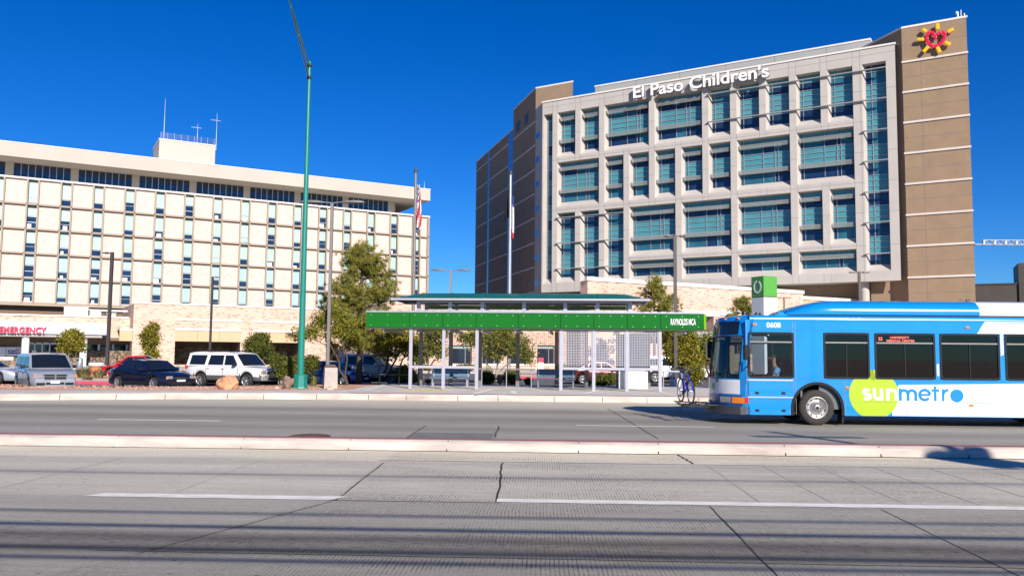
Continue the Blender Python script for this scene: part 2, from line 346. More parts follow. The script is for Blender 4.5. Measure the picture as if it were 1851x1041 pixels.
M['pave'] = mat('pale_pavement', (0.53, 0.50, 0.47), 0.85, var=0.13, scale=0.9, bump=0.1, bscale=50)
M['kerb'] = mat('kerb_concrete', (0.50, 0.43, 0.375), 0.85, var=0.30, scale=1.3, bump=0.2, bscale=40, stretch=(0.5, 1, 2.5))
M['redpaint'] = mat('faded_red_paint', (0.32, 0.10, 0.10), 0.8, var=0.3, scale=6)
M['redkerb'] = mat('red_kerb_paint', (0.55, 0.06, 0.10), 0.7, var=0.2, scale=4)
M['gravel'] = mat('orange_gravel', (0.52, 0.30, 0.20), 0.95, var=0.5, scale=9, bump=0.9, bscale=14)
M['linewhite'] = mat('road_marking_paint', (0.74, 0.72, 0.66), 0.7, var=0.22, scale=5, stretch=(0.5, 2, 1))
M['yellow'] = mat('yellow_marking_paint', (0.75, 0.55, 0.05), 0.7, var=0.2, scale=6)
M['joint'] = mat('joint_filler', (0.035, 0.032, 0.03), 0.9, var=0.3)
M['palejoint'] = mat('pale_saw_cut', (0.42, 0.40, 0.37), 0.9, var=0.2)
KERB = [(-90, 31.0), (-30, 31.0), (-20, 31.0), (-17.5, 32.0), (-14.8, 33.1), (-11.5, 33.8), (-8.4, 34.2), (0, 34.3), (5, 34.35), (60, 34.6), (120, 34.9)]
g = MB(); g.box(-2500, -600, -0.6, 2500, 4000, -0.06); struct('ground', g, M['sand'])
g = MB(); g.box(-90, 2.6, -0.05, 90, 16.5, 0.0); struct('near_road', g, NEAR)
g = MB(); g.flat([(-90, 17.0), (120, 17.0)] + KERB[::-1], -0.05, 0.0); struct('far_road', g, FAR)
g = MB(); g.box(-90, -14, -0.05, 90, 2.45, 0.15); struct('near_pavement', g, M['pave'])
g = MB(); g.box(-90, 2.45, -0.05, 90, 2.6, 0.15); struct('near_kerb', g, M['kerb'])
# median: a rounded kerb on the camera side, red painted crown behind it
def ribbon(path, prof, mb, m=0, closed=False):
    """profile points (offset along the outward normal, z) swept along a plan polyline"""
    rows = []
    for i, (x, y) in enumerate(path):
        a = path[max(i - 1, 0)]; b = path[min(i + 1, len(path) - 1)]; d = Vector((b[0] - a[0], b[1] - a[1])).normalized(); n = Vector((d.y, -d.x))
        rows.append([(x + n.x * o, y + n.y * o, z) for o, z in prof])
    k = len(prof); vs = [p for r in rows for p in r]
    mb.add(vs, [(i * k + j, (i + 1) * k + j, (i + 1) * k + j + 1, i * k + j + 1) for i in range(len(rows) - 1) for j in range(k - 1)], m, False); return mb
g = MB(); mp = [(-90, 16.55), (-40, 16.55), (0, 16.6), (40, 16.62), (90, 16.65)]
ribbon(mp, [(0.0, 0.0), (-0.05, 0.10), (-0.09, 0.15), (-0.16, 0.185), (-0.24, 0.195)], g, 0)
ribbon(mp, [(-0.24, 0.195), (-0.30, 0.195), (-0.55, 0.192), (-0.57, 0.0)], g, 1)
xx = -40.0
while xx < 40:
    xx += random.uniform(1.5, 2.6); g.quad((xx, 16.585, 0.0), (xx + .02, 16.585, 0), (xx + .035, 16.745, .19), (xx + .015, 16.745, .19), 2)
struct('median_kerb', g, [M['kerb'], M['redpaint'], M['joint']])
g = MB(); ribbon(KERB, [(0.0, 0.0), (-0.03, 0.19), (-0.07, 0.235), (-0.14, 0.25)], g, 0); ribbon(KERB, [(-0.14, 0.25), (-0.42, 0.252)], g, 1)
for k in range(26):
    x = -28 + k * 1.9 + random.uniform(-.3, .3)
    for (a, b) in zip(KERB, KERB[1:]):
        if a[0] <= x <= b[0]:
            y = a[1] + (b[1] - a[1]) * (x - a[0]) / (b[0] - a[0]); g.quad((x, y - .004, 0.0), (x + .025, y - .004, 0), (x + .025, y + .03, .20), (x, y + .03, .20), 2)
struct('far_kerb', g, [M['kerb'], M['pave'], M['joint']])
# tactile red edging on the platform
g = MB(); ribbon([(-7.8, 34.24), (0, 34.3), (5, 34.35), (12, 34.39)], [(-0.16, 0.256), (-0.5, 0.256)], g, 0); struct('platform_edge', g, M['redpaint'])
# pavement and bus platform
off = [(x, y + 0.4) for x, y in KERB]
g = MB(); g.flat([p for p in off if p[0] <= -8.4] + [(-8.4, 37.4), (-12.5, 35.9), (-15.5, 35.4), (-21, 34.0), (-90, 34.0)], 0.0, 0.25); struct('pavement', g, M['pave'])
g = MB(); g.flat([p for p in off if p[0] >= -8.4] + [(120, 45), (10.5, 45.0), (-8.0, 46.2), (-8.6, 41.5), (-8.4, 38)], 0.0, 0.25); struct('bus_platform', g, M['pave'])
g = MB(); g.flat([(-8.5, 37.4), (-8.7, 41.5), (-8.1, 44), (-11, 44), (-15.0, 40.5), (-19, 37.5), (-40, 36.6), (-90, 36.6), (-90, 34.0), (-21, 34.0), (-15.5, 35.4), (-12.5, 35.9)], 0.0, 0.24); struct('gravel_bed', g, M['gravel'])
g = MB(); g.box(-110, 36.6, -0.05, 110, 82, -0.006); struct('parking_lot', g, M['asphalt'])
# planted islands with red kerbs inside the car park
for (x0, x1, y0, y1) in ((-70, -15.5, 46.5, 62), (-2.0, 40, 66, 78)):
    g = MB(); g.box(x0, y0, 0, x1, y0 + .15, .17, 1); g.box(x0, y0 + .15, 0, x1, y0 + 4, .165, 0); g.box(x0, y0 + 4, 0, x1, y1, .19, 2); struct('island', g, [M['pave'], M['redkerb'], M['gravel']])
g = MB(); g.box(-90, 82, -0.05, 110, 110, 0.10); struct('forecourt', g, M['pave'])
# joints and saw cuts in the concrete
def jagged(mb, a, b, wd, z, m=0, amp=0.02, n=14):
    pts = []
    for i in range(n + 1):
        t = i / n; pts.append((a[0] + (b[0] - a[0]) * t + random.uniform(-amp, amp), a[1] + (b[1] - a[1]) * t + random.uniform(-amp, amp)))
    for p, q in zip(pts, pts[1:]):
        d = Vector((q[0] - p[0], q[1] - p[1])).normalized(); nx, ny = -d.y * wd / 2, d.x * wd / 2
        mb.quad((p[0] - nx, p[1] - ny, z), (q[0] - nx, q[1] - ny, z), (q[0] + nx, q[1] + ny, z), (p[0] + nx, p[1] + ny, z), m)
J = MB(); xy = lambda *p: tuple(gp(*p)[:2])
for a, b, wd, am in (((694, 836), (606, 905), .022, .008), ((908, 836), (899, 907), .030, .014), ((600, 906), (250, 1000), .016, .008), ((1283, 915), (1405, 1041), .018, .006), ((1225, 822), (1253, 838), .04, .015), ((1098, 738), (1190, 793), .03, .01), ((770, 769), (735, 791), .03, .01), ((902, 770), (894, 791), .035, .02)):
    jagged(J, xy(*a), xy(*b), wd, .004, 0, am)
jagged(J, (-2.85, 15.05), (9, 15.0), .025, .004, 0, .006, 40); jagged(J, (-4.2, 8.05), (9, 7.95), .02, .004, 0, .008, 40); jagged(J, (-2.7, 10.95), (-.5, 10.95), .025, .004, 0, .006)
for x in (2.9, 3.85, 4.8, 5.75, 6.7, 7.6): jagged(J, (x, 11.3), (x + .05, 14.95), .022, .004, 1, .004)
for x in (4.3, 6.4): jagged(J, (x - .1, 6.5), (x, 10.9), .012, .004, 0, .004)
for x in (-7.4, -4.9): jagged(J, (x, 11.4), (x, 15.0), .018, .004, 1, .004)
struct('pavement_joints', J, [M['joint'], M['palejoint']])
g = MB(); a = xy(770, 769); b = xy(902, 770); g.quad((a[0], 20.4, .003), (a[0], 17.15, .003), (b[0], 17.15, .003), (b[0], 20.4, .003)); struct('road_patch', g, mat('dark_patch_concrete', (0.17, 0.165, 0.155), .9, var=.2, scale=2, bump=.2))
def mark(x0, x1, y0, y1, z=.008, sk=0.0, m='linewhite', name='lane_marking'):
    g = MB(); n = max(2, int((x1 - x0) / .25)); top = []; bot = []
    for i in range(n + 1):
        x = x0 + (x1 - x0) * i / n; bot.append((x, y0 + random.uniform(-.012, .012), z)); top.append((x + sk, y1 + random.uniform(-.012, .012), z))
    for i in range(n): g.quad(bot[i], bot[i + 1], top[i + 1], top[i])
    return struct(name, g, M[m])
mark(gp(150, 897)[0], gp(603, 900)[0], 10.95, 11.22, sk=.15); mark(gp(898, 905)[0], 26, 10.98, 11.24); mark(-26, -12, 10.95, 11.2)
mark(gp(165, 760)[0], gp(395, 762)[0], 22.85, 23.05); mark(gp(1043, 770)[0], gp(1290, 772)[0], 22.85, 23.02); mark(-24, -20, 22.85, 23.05)
# painted marks on the platform
g = MB(); c = gp(771, 704.5, .25); g.flat([(c.x + 1.15 * math.cos(t * math.pi / 12), c.y + .42 * math.sin(t * math.pi / 12)) for t in range(24)], .251, .256); struct('platform_marking', g, M['yellow'])
g = MB()
for k in range(7): x = c.x - .8 + k * .23; g.quad((x, c.y - .12, .260), (x + .14, c.y - .12, .260), (x + .14, c.y + .10, .260), (x, c.y + .14, .260))
struct('platform_marking', g, M['redpaint'])
g = MB()
for (p, q) in (((655, 707), (690, 698)), ((655, 707), (712, 707)), ((690, 704), (735, 700)), ((1070, 0), (0, 0)), ((1055, 712), (1085, 704)), ((1058, 712), (1160, 711)), ((612, 709), (668, 700)), ((1210, 712), (1290, 716)), ((1195, 709), (1225, 716))):
    if q == (0, 0): continue
    a = gp(p[0], p[1], .25); b = gp(q[0], q[1], .25); d = (b - a).normalized() * .09; n = Vector((-d.y, d.x, 0)); e = Vector((0, 0, .006))
    g.quad(a - n + e, b - n + e, b + n + e, a + n + e)
for (p, q) in (((855, 712), (890, 703)), ((857, 713), (930, 712)), ((930, 712), (927, 706))):
    a = gp(p[0], p[1], .25); b = gp(q[0], q[1], .25); d = (b - a).normalized() * .12; n = Vector((-d.y, d.x, 0)); e = Vector((0, 0, .006)); g.quad(a - n + e, b - n + e, b + n + e, a + n + e)
struct('platform_marking', g, M['linewhite'])
# iron grate cover by the median
c = gp(566, 786); g = MB(); g.lathe([(0, .012), (.40, .012), (.44, .008), (.47, 0)], 32, 0, c=(0, 0, 0))
for k in range(-5, 6): yy = k * .07; hx = math.sqrt(max(.01, .38 ** 2 - yy ** 2)); g.box(-hx, yy - .015, .012, hx, yy + .015, .022, 0)
tag(g.build('manhole_cover', mat('rusty_iron', (.09, .06, .045), .8, .3, var=.3, scale=12), loc=(c.x, 19.2, .002)), 'round ribbed iron manhole cover in the road behind the median', 'manhole cover')
# ---------------------------------------------------------------- buildings
M['cream'] = mat('cream_concrete', (0.46, 0.42, 0.365), 0.8, var=0.06, scale=0.25)
M['frame'] = mat('tan_concrete_frame', (0.36, 0.29, 0.225), 0.8, var=0.08, scale=0.5)
M['pinkpanel'] = mat('pink_exposed_aggregate_panel', (0.60, 0.485, 0.435), 0.9, var=0.14, scale=1.6, bump=0.2, bscale=20)
M['blind'] = mat('pale_green_window_blind', (0.36, 0.50, 0.45), 0.5, var=0.10, scale=0.5, coat=0.3)
M['blind_blue'] = mat('pale_blue_window_blind', (0.34, 0.50, 0.52), 0.5, var=0.10, scale=0.5, coat=0.3)
M['navyglass'] = mat('navy_window_glass', (0.012, 0.03, 0.075), 0.05, var=0.5, scale=0.9, spec=0.7)
M['alu'] = mat('aluminium_mullion', (0.45, 0.47, 0.50), 0.4, 0.4, var=0.05)
M['brick'] = brickmat('pale_salmon_brick', (0.63, 0.44, 0.345), (0.40, 0.27, 0.21), (0.55, 0.40, 0.31), .38, .105, .83)
M['coping'] = mat('white_stone_coping', (0.72, 0.68, 0.62), 0.7, var=0.06)
M['tanpanel'] = mat('tan_stucco', (0.56, 0.38, 0.23), 0.85, var=0.07, scale=0.6)
M['stone'] = stonemat('field_stone', (0.22, 0.175, 0.13), 3.0)
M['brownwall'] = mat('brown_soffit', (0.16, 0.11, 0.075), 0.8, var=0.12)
M['acmetal'] = mat('grey_green_roof_unit', (0.50, 0.53, 0.50), 0.5, 0.1, var=0.08)
WALLDEG = 31.39
# --- hospital tower block
T = Face(775, 340, 154, WALLDEG)
tw = thing('hospital_tower', 'long cream and pink concrete hospital tower block with a grid of narrow windows', 'building', T.P, R(WALLDEG))
XL = -78.0; ZR = [8.67, 12.2, 15.8, 19.35, 22.95, 26.6]
win = [(-3.08 - 4.31 * k, -1.66 - 4.31 * k) for k in range(18)]
holes = [(a, ZR[j] + .12, b, ZR[j + 1] - .12) for a, b in win for j in range(5)]
g = MB(); g.facade(XL, 0, ZR[0], ZR[5], holes, 0)
for h in holes: g.reveal(h, .35, m=1)
g.quad((0, 0, ZR[0]), (0, 30, ZR[0]), (0, 30, 26.9), (0, 0, 26.9), 1); g.quad((XL, 30, ZR[0]), (XL, 0, ZR[0]), (XL, 0, 26.9), (XL, 30, 26.9), 1)
g.box(XL, 1.0, 0, 0, 29, ZR[0], 2); g.quad((XL, 0, ZR[0]), (XL, 30, ZR[0]), (0, 30, ZR[0]), (0, 0, ZR[0]), 1); g.box(XL, 4.7, 26.62, -4.6, 29, 29.6, 1); g.quad((XL, 0, 26.6), (0, 0, 26.6), (0, 30, 26.6), (XL, 30, 26.6), 1)
g.build('wall', [M['pinkpanel'], M['cream'], M['brownwall']], tw)
g = MB()
for z in ZR[1:5]: g.box(XL, -.42, z - .13, .15, -.002, z + .13)
for a, b in win + [(-1.66 + 1.5, 0)]:
    for x in (a, b): g.box(x - .11, -.42, ZR[0] - .1, x + .11, -.003, ZR[5] - .02)
g.box(XL, -.35, ZR[0] - .45, .1, -.004, ZR[0] + .05); g.box(XL, -.40, ZR[5] - .03, .2, 4.3, ZR[5] + .22, 1)
g.build('facade_frame', [M['frame'], M['coping']], tw)
g = MB(); g.box(XL, -.30, 29.66, .2, 30, 31.7); g.box(XL, -.36, 31.7, .26, 30, 31.82, 1)
g.build('roof_fascia', [M['cream'], M['coping']], tw)
for k in range(10):
    x = -5.6 - 8.62 * k; MB().box(x - .55, 4.35, 26.82, x + .55, 4.71, 29.66).build('pier', M['cream'], tw)
for k in range(9):
    x1 = -5.6 - 8.62 * k - .56; x0 = x1 - 8.62 + 1.12; wg = MB()
    g = MB(); g.box(x0, 4.5, 26.83, x1, 4.68, 29.64, 0)
    for i in range(1, 8): x = x0 + (x1 - x0) * i / 8; g.box(x - .05, 4.43, 26.84, x + .05, 4.5, 29.63, 1)
    g.box(x0, 4.44, 27.9, x1, 4.49, 27.98, 0); g.build('ribbon_window', [M['navyglass'], M['alu']], tw)
rnd = random.Random(3)
for i, (a, b) in enumerate(win):
    for j in range(5):
        z0, z1 = ZR[j] + .12, ZR[j + 1] - .12
        fr = rnd.choice([.22, .25, .3, .42, .55, .22, .3, .8, .05]); h = z1 - z0
        g = MB(); g.box(a + .02, .30, z0 + .02, b - .02, .34, z1 - .02, 0)
        for z in (z0 + .06, z0 + h * .27, z0 + h * .52 if fr > .5 else z0 + h * .27): g.box(a + .03, .265, z - .04, b - .03, .3, z + .04, 1)
        for x in (a + .06, b - .06): g.box(x - .04, .26, z0 + .02, x + .04, .3, z1 - .02, 1)
        wd = g.build('window', [M['navyglass'], M['alu']], tw)
        MB().box(a + .10, .285, z0 + h * fr, b - .10, .297, z1 - .05).build('blind', M['blind_blue'] if j < 2 else M['blind'], wd)
        if rnd.random() < .3: MB().box(a + rnd.uniform(.15, .5), .284, z0 + .1, a + rnd.uniform(.7, 1.1), .296, z0 + .1 + h * rnd.uniform(.08, .18)).build('window_clutter', M['white'], wd)
px0, px1 = T.s(295, 290), T.s(400, 300)
g = MB(); g.box(px0, 6, 31.6, px1, 14, 36.3); g.box(px0 - .1, 5.9, 36.3, px1 + .1, 14.1, 36.45, 1); g.build('penthouse', [M['cream'], M['coping']], tw)
g = MB()
for k in range(6):
    z = 36.6 + k * .18; g.tube([(px0 + .2, 6.2, z), (px1 - .2, 6.2, z), (px1 - .2, 13.8, z)], .02, 4)
for k in range(9): x = px0 + .2 + (px1 - px0 - .4) * k / 8; g.cyl((x, 6.2, 36.4), (x, 6.2, 37.6), .03, n=5)
g.build('roof_railing', M['steel'], tw)
g = MB(); g.box(T.s(684, 333), 3, 31.8, T.s(702, 334), 5, 32.3); g.build('roof_hatch', M['white'], tw)
def on_face(fc, name, label, cat, a, y, z=0.0, group=None): return thing(name, label, cat, fc.pt(a, y, z), R(fc.deg), group)
def antenna(px, py, y, h, label, yagi=False, kind=0):
    a = T.s(px, py); t = on_face(T, 'roof_antenna', label, 'antenna', a + (.8 if kind == 0 else 0), y, 36.3 if kind == 0 else 31.8)
    g = MB(); g.cyl((0, 0, 0), (0, 0, h * .55), .07, .05, 8); g.cyl((0, 0, h * .55), (0, 0, h), .04, .02, 8); g.build('mast', M['alu'], t)
    if yagi:
        g = MB(); zz = h * .8; g.box(-1.0, -.02, zz - .02, .6, .02, zz + .02)
        for k in range(5): g.box(-.85 + k * .32, -.4, zz + .02, -.82 + k * .32, .4, zz + .04)
        g.build('aerial', M['alu'], t)
antenna(297, 230, 7, 7.2, 'tall thin white whip antenna at the left end of the rooftop penthouse')
antenna(359, 250, 6.6, 3.6, 'short yagi antenna standing mid penthouse roof', True)
antenna(400, 240, 9, 6.5, 'antenna mast with cross arm at the right end of the penthouse', True)
antenna(771, 335, 1.0, 1.6, 'small white camera mast on the right end of the tower roof', kind=1)

# --- brick emergency department
BF = Face(278, 600, 100, WALLDEG)
em = thing('emergency_building', 'low salmon brick emergency department with white bands, stone base and canopy', 'building', BF.P, R(WALLDEG))
S = lambda x, y=600: BF.s(x, y)
zt, zlow = BF.z(278, 549.5), BF.z(120, 570)
xa = S(240); xe = S(690, 600); xw = S(-260)
bays = [(S(317), S(435)), (S(458), S(546)), (S(590), S(612))]
cr_ = S(196); zb0, zb1 = BF.z(376, 617), BF.z(376, 655)
hol = [(a, .25, b, zb0) for a, b in bays]
g = MB(); g.facade(xa, xe, 0, zt, hol, 0)
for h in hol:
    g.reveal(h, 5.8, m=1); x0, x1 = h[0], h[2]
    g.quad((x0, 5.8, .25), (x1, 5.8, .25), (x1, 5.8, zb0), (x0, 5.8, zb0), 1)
g.quad((xa, 14, 0), (xa, 0, 0), (xa, 0, zt), (xa, 14, zt), 0); g.quad((xe, 0, 0), (xe, 16, 0), (xe, 16, zt), (xe, 0, zt), 0); g.quad((xa, 0, zt - .3), (xe, 0, zt - .3), (xe, 16, zt - .3), (xa, 16, zt - .3), 1)
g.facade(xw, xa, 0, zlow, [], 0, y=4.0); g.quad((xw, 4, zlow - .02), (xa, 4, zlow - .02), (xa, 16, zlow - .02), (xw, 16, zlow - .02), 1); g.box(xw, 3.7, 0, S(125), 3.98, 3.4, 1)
g.build('wall', [M['brick'], M['brownwall']], em)
g = MB(); g.box(xa - .1, -.12, zt, xe + .1, .35, zt + .18); g.box(xw, 3.85, zlow, xa - .12, 4.35, zlow + .16)
for a, b in bays[:2]:
    for y0, y1 in ((577, 580.5), (594, 598)): g.box(a - .02, -.12, BF.z(376, y1), b + .02, -.003, BF.z(376, y0))
a, b = S(217), xa; g.box(a, .45, BF.z(228, 597) + .002, b - .005, 3.97, BF.z(228, 593.5)); g.box(S(590), -.1, BF.z(600, 603), S(690), -.004, BF.z(600, 600))
g.build('coping_band', M['coping'], em)
for a, b in bays[:2]:
    g = MB(); g.box(a, -.06, zb0 - .02, b, -.004, BF.z(376, 599)); n = 3
    for k in range(1, n): x = a + (b - a) * k / n; g.box(x - .02, -.064, zb0, x + .02, -.06, BF.z(376, 599), 1)
    g.build('stucco_panel', [M['tanpanel'], M['brownwall']], em)
g = MB(); g.box(S(217), .5, BF.z(228, 616), xa - .006, .9, BF.z(228, 597)); g.box(cr_ + .05, .9, BF.z(228, 616), xa - .006, 3.96, BF.z(228, 614), 1); g.build('stucco_panel', [M['tanpanel'], M['brownwall']], em)
for a, b in bays: MB().box(a + .01, 5.5, .26, b - .01, 5.78, BF.z(376, 626)).build('stone_base', M['stone'], em)
for q in ((S(128), 3.6, 0, S(212), 3.96, BF.z(180, 634)), (S(212) + .01, 2.6, 0, xa - .01, 3.4, BF.z(220, 634)), (xw, 3.4, 0, S(39), 3.69, BF.z(20, 650))): MB().box(*q).build('stone_base', M['stone'], em)
g = MB(); g.box(S(196), 1.2, 0, S(215), 2.2, BF.z(207, 634)); g.build('stone_pier', M['stone'], em)
x0, x1 = S(130), S(236); g = MB(); g.box(x0, 3.7, BF.z(180, 633), x1, 3.97, BF.z(180, 622), 0)
for k in range(5): x = x0 + (x1 - x0) * k / 4; g.box(x - .12, 3.62, BF.z(180, 633), x + .12, 3.7, BF.z(180, 622), 1)
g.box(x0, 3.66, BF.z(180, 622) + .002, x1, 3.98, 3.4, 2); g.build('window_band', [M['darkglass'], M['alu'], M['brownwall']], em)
x0, x1 = S(50), S(106)
for k in range(4):
    a = x0 + (x1 - x0) * k / 4; b = a + (x1 - x0) / 4
    g = MB(); g.box(a + .06, 3.5, .1, b - .06, 3.56, 2.55, 0); g.box(a, 3.46, .1, a + .07, 3.62, 2.6, 1); g.box(b - .07, 3.46, .1, b, 3.62, 2.6, 1); g.box(a + .07, 3.46, 2.5, b - .07, 3.62, 2.75, 1); d = g.build('sliding_door', [M['darkglass'], M['alu']], em)
    if k == 0: MB().box(a + .5, 3.47, 1.1, a + .95, 3.49, 1.8).build('door_notice', M['white'], d)
# canopy
cz0, cz1 = 3.55, 4.95; cx1 = S(196) - 1.0
CF = Face(100, 597, 94, WALLDEG); cs = lambda x, y: CF.s(x, y)
off_y = -(CF.P - BF.P).dot(BF.n); off_x = (CF.P - BF.P).dot(BF.u)
cr = cs(194, 600) + off_x; cl = xw; yb = -off_y if off_y > 0 else off_y
zc0, zc1, zc2 = CF.z(100, 609), CF.z(100, 603.5), CF.z(100, 583)
M['fasciawhite'] = mat('pale_metal_fascia', (0.62, 0.62, 0.62), .45, .1, var=.04, scale=.4); M['fasciagrey'] = mat('grey_metal_trim', (0.33, 0.31, 0.30), .5, .1, var=.06)
cn = em_canopy = MB(); yc = yb
cn.box(cl, yc, zc1, cr, 3.9, zc2, 0); cn.box(cl, yc + .25, zc0, cr - .5, 3.6, zc1 - .003, 1); cn.box(cl, yc - .03, zc2 - .16, cr + .03, 3.7, zc2 + .02, 2)
for k in range(12):
    x = cr - 2.2 - k * 3.1; cn.box(x - .015, yc - .004, zc1, x + .015, yc, zc2 - .17, 1)
cn.build('canopy', [M['fasciawhite'], M['fasciagrey'], M['fasciawhite']], em)
for px in (45, 151, -70): x = cs(px, 640) + off_x; MB().cyl((x, yc + .9, .1), (x, yc + .9, zc0), .38, n=20).build('canopy_column', M['white'], em)
sg = thing('emergency_sign', 'raised red EMERGENCY letters along the white canopy front', 'sign', BF.pt(0, yc, 0), R(WALLDEG))
M['signred'] = mat('red_letter_face', (0.72, 0.03, 0.09), .4, var=.05); M['signdark'] = mat('dark_red_letter_edge', (0.25, 0.01, 0.03), .5, var=.05)
xr = cs(83, 597) + off_x; sz = (CF.z(60, 590.5) - CF.z(60, 602)); o = text('letters', 'EMERGENCY', M['signred'], sg, (xr, -.14, CF.z(60, 602.2)), sz * 1.36, m_side=M['signdark'], depth=.10, bold=.035, sx=1.0, space=1.06, align='RIGHT')
wdt = o.dimensions.x or 1; o.scale = ((cs(83, 597) - cs(-2.5, 597)) / wdt, 1, 1)
# posters on the wall under the canopy
def wallposter(px0, px1, py0, py1, body, label, col, frame):
    a, b = S(px0, py0), S(px1, py0); z0, z1 = BF.z((px0 + px1) / 2, py1), BF.z((px0 + px1) / 2, py0)
    t = thing('wall_poster', label, 'poster', BF.pt((a + b) / 2, 3.30, z0), R(WALLDEG)); w2 = (b - a) / 2
    g = MB(); g.box(-w2, 0, 0, w2, .05, z1 - z0); g.build('board', frame, t)
    for (bd, sx, zz, s) in body: text('lettering', bd, col, t, (sx * w2, -.012, zz * (z1 - z0)), s * (z1 - z0), depth=.004, bold=.012)
    return t, w2, z1 - z0
navy = mat('navy_ink', (.03, .03, .15), .5, var=0); maroon = mat('maroon_ink', (.25, .01, .04), .5, var=0); M['paper'] = mat('pale_blue_board', (.60, .64, .74), .5, var=.03)
t, w2, hh = wallposter(10, 37, 627, 643, [('El Paso', -.78, .45, .30), ("Children's", -.78, .20, .30)], "white El Paso Children's poster with small sun logo beside the emergency doors", navy, M['paper'])
g = MB()
for k in range(8): q = k * math.pi / 4; stroke(g, [(.55 * w2 + .10 * math.cos(q), .66 * hh + .10 * math.sin(q)), (.55 * w2 + .22 * math.cos(q), .66 * hh + .22 * math.sin(q))], .04, -.014, -.002)
stroke(g, arc(.55 * w2, .66 * hh, .07, 0, 360, 10), .03, -.014, -.002); g.build('logo', maroon, t)
wallposter(-22, 9, 627, 643, [('uhs', -.1, .2, .22)], 'pale poster cut by the left edge of the photo under the canopy', navy, M['paper'])
wallposter(-24, 23, 645, 651, [('EMERGENCY', -.75, .22, .62)], 'low white strip sign reading EMERGENCY in maroon below the posters', maroon, M['white'])
# roof plant on the low roof
def roofbox(px0, px1, py0, py1, y, dep, label, name='roof_unit', louver=True):
    a, b = S(px0, py0), S(px1, py0); z1 = BF.z((px0 + px1) / 2, py0) + .25; t = thing(name, label, 'roof equipment', BF.pt((a + b) / 2, y, zlow), R(WALLDEG)); w2 = (b - a) / 2; hh = z1 - zlow
    g = MB(); g.box(-w2, 0, .12, w2, dep, hh - .1); g.box(-w2 - .06, -.06, hh - .1, w2 + .06, dep + .06, hh); g.box(-w2 + .1, .1, 0, w2 - .1, dep - .1, .12); g.build('casing', M['acmetal'], t)
    if louver:
        for s in (-.55, .45):
            g = MB(); g.box(s * w2 - .35 * w2, -.03, hh * .25, s * w2 + .35 * w2, -.002, hh * .7); g.build('access_panel', M['alu'], t)
roofbox(119, 165, 554, 568, 6, 3, 'pale grey air handling unit on the low brick roof')
roofbox(168, 190, 560, 568, 6.5, 2.5, 'lower grey duct housing beside the air handling unit', 'duct_housing', False)
roofbox(200, 217, 566, 570, 6, 2, 'small white roof vent box near the brick stair wall', 'roof_vent', False)
t = on_face(BF, 'roof_pipe', 'white horizontal pipe run on posts behind the low brick parapet', 'pipe', S(213), 8, zlow); g = MB(); g.cyl((-3.2, 0, 1.0), (2.6, 0, 1.0), .14); g.cyl((-2.6, 0, 0), (-2.6, 0, .9), .06); g.cyl((2, 0, 0), (2, 0, .9), .06); g.build('pipe', M['white'], t)

# --- brick building behind the shelter
MF = Face(900, 640, 96, WALLDEG)
mb_ = thing('brick_clinic', 'low salmon brick clinic with dark square windows seen through the shelter', 'building', MF.P, R(WALLDEG))
s2 = lambda x, y=640: MF.s(x, y); x0, x1 = s2(698), s2(1062); ztop = 7.2
wins = [(s2(818), MF.z(835, 657), s2(853), MF.z(835, 624)), (s2(872), MF.z(888, 657), s2(905), MF.z(888, 624)), (s2(922), MF.z(940, 657), s2(953), MF.z(940, 624)), (s2(971), MF.z(990, 657), s2(1003), MF.z(990, 624)), (s2(760), MF.z(770, 657), s2(776), MF.z(770, 624))]
g = MB(); g.facade(x0, x1, 0, ztop, wins, 0)
for h in wins: g.reveal(h, .4, m=0)
g.quad((x0, 14, 0), (x0, 0, 0), (x0, 0, ztop), (x0, 14, ztop), 0); g.quad((x0, 0, ztop), (x1, 0, ztop), (x1, 14, ztop), (x0, 14, ztop), 1); g.build('wall', [M['brick'], M['cream']], mb_)
g = MB(); g.box(x0, -.1, ztop, x1, .3, ztop + .2)
for h in wins: g.box(h[0] - .2, -.08, h[1] - .28, h[2] + .2, -.003, h[1] - .02)
g.build('coping_band', M['coping'], mb_)
for h in wins:
    g = MB(); g.box(h[0], .36, h[1], h[2], .40, h[3], 0); zm = h[3] - (h[3] - h[1]) * .17; g.box(h[0], .30, zm - .04, h[2], .36, zm + .04, 1); xm = h[0] + (h[2] - h[0]) * .72; g.box(xm - .04, .30, h[1], xm + .04, .36, zm - .05, 1); o = g.build('window', [M['darkglass'], M['alu']], mb_)
    MB().box(h[0] + .05, .33, zm + .06, h[2] - .05, .355, h[3] - .04).build('transom_pane', M['blind'], o)
g = MB(); a = s2(1003); g.box(a, -1.2, 0, a + 3.2, -.004, ztop - .4); g.build('brick_pier', brickmat('shaded_side_brick', (0.50, 0.33, 0.24), (0.30, 0.19, 0.15), (0.45, 0.33, 0.26)), mb_)
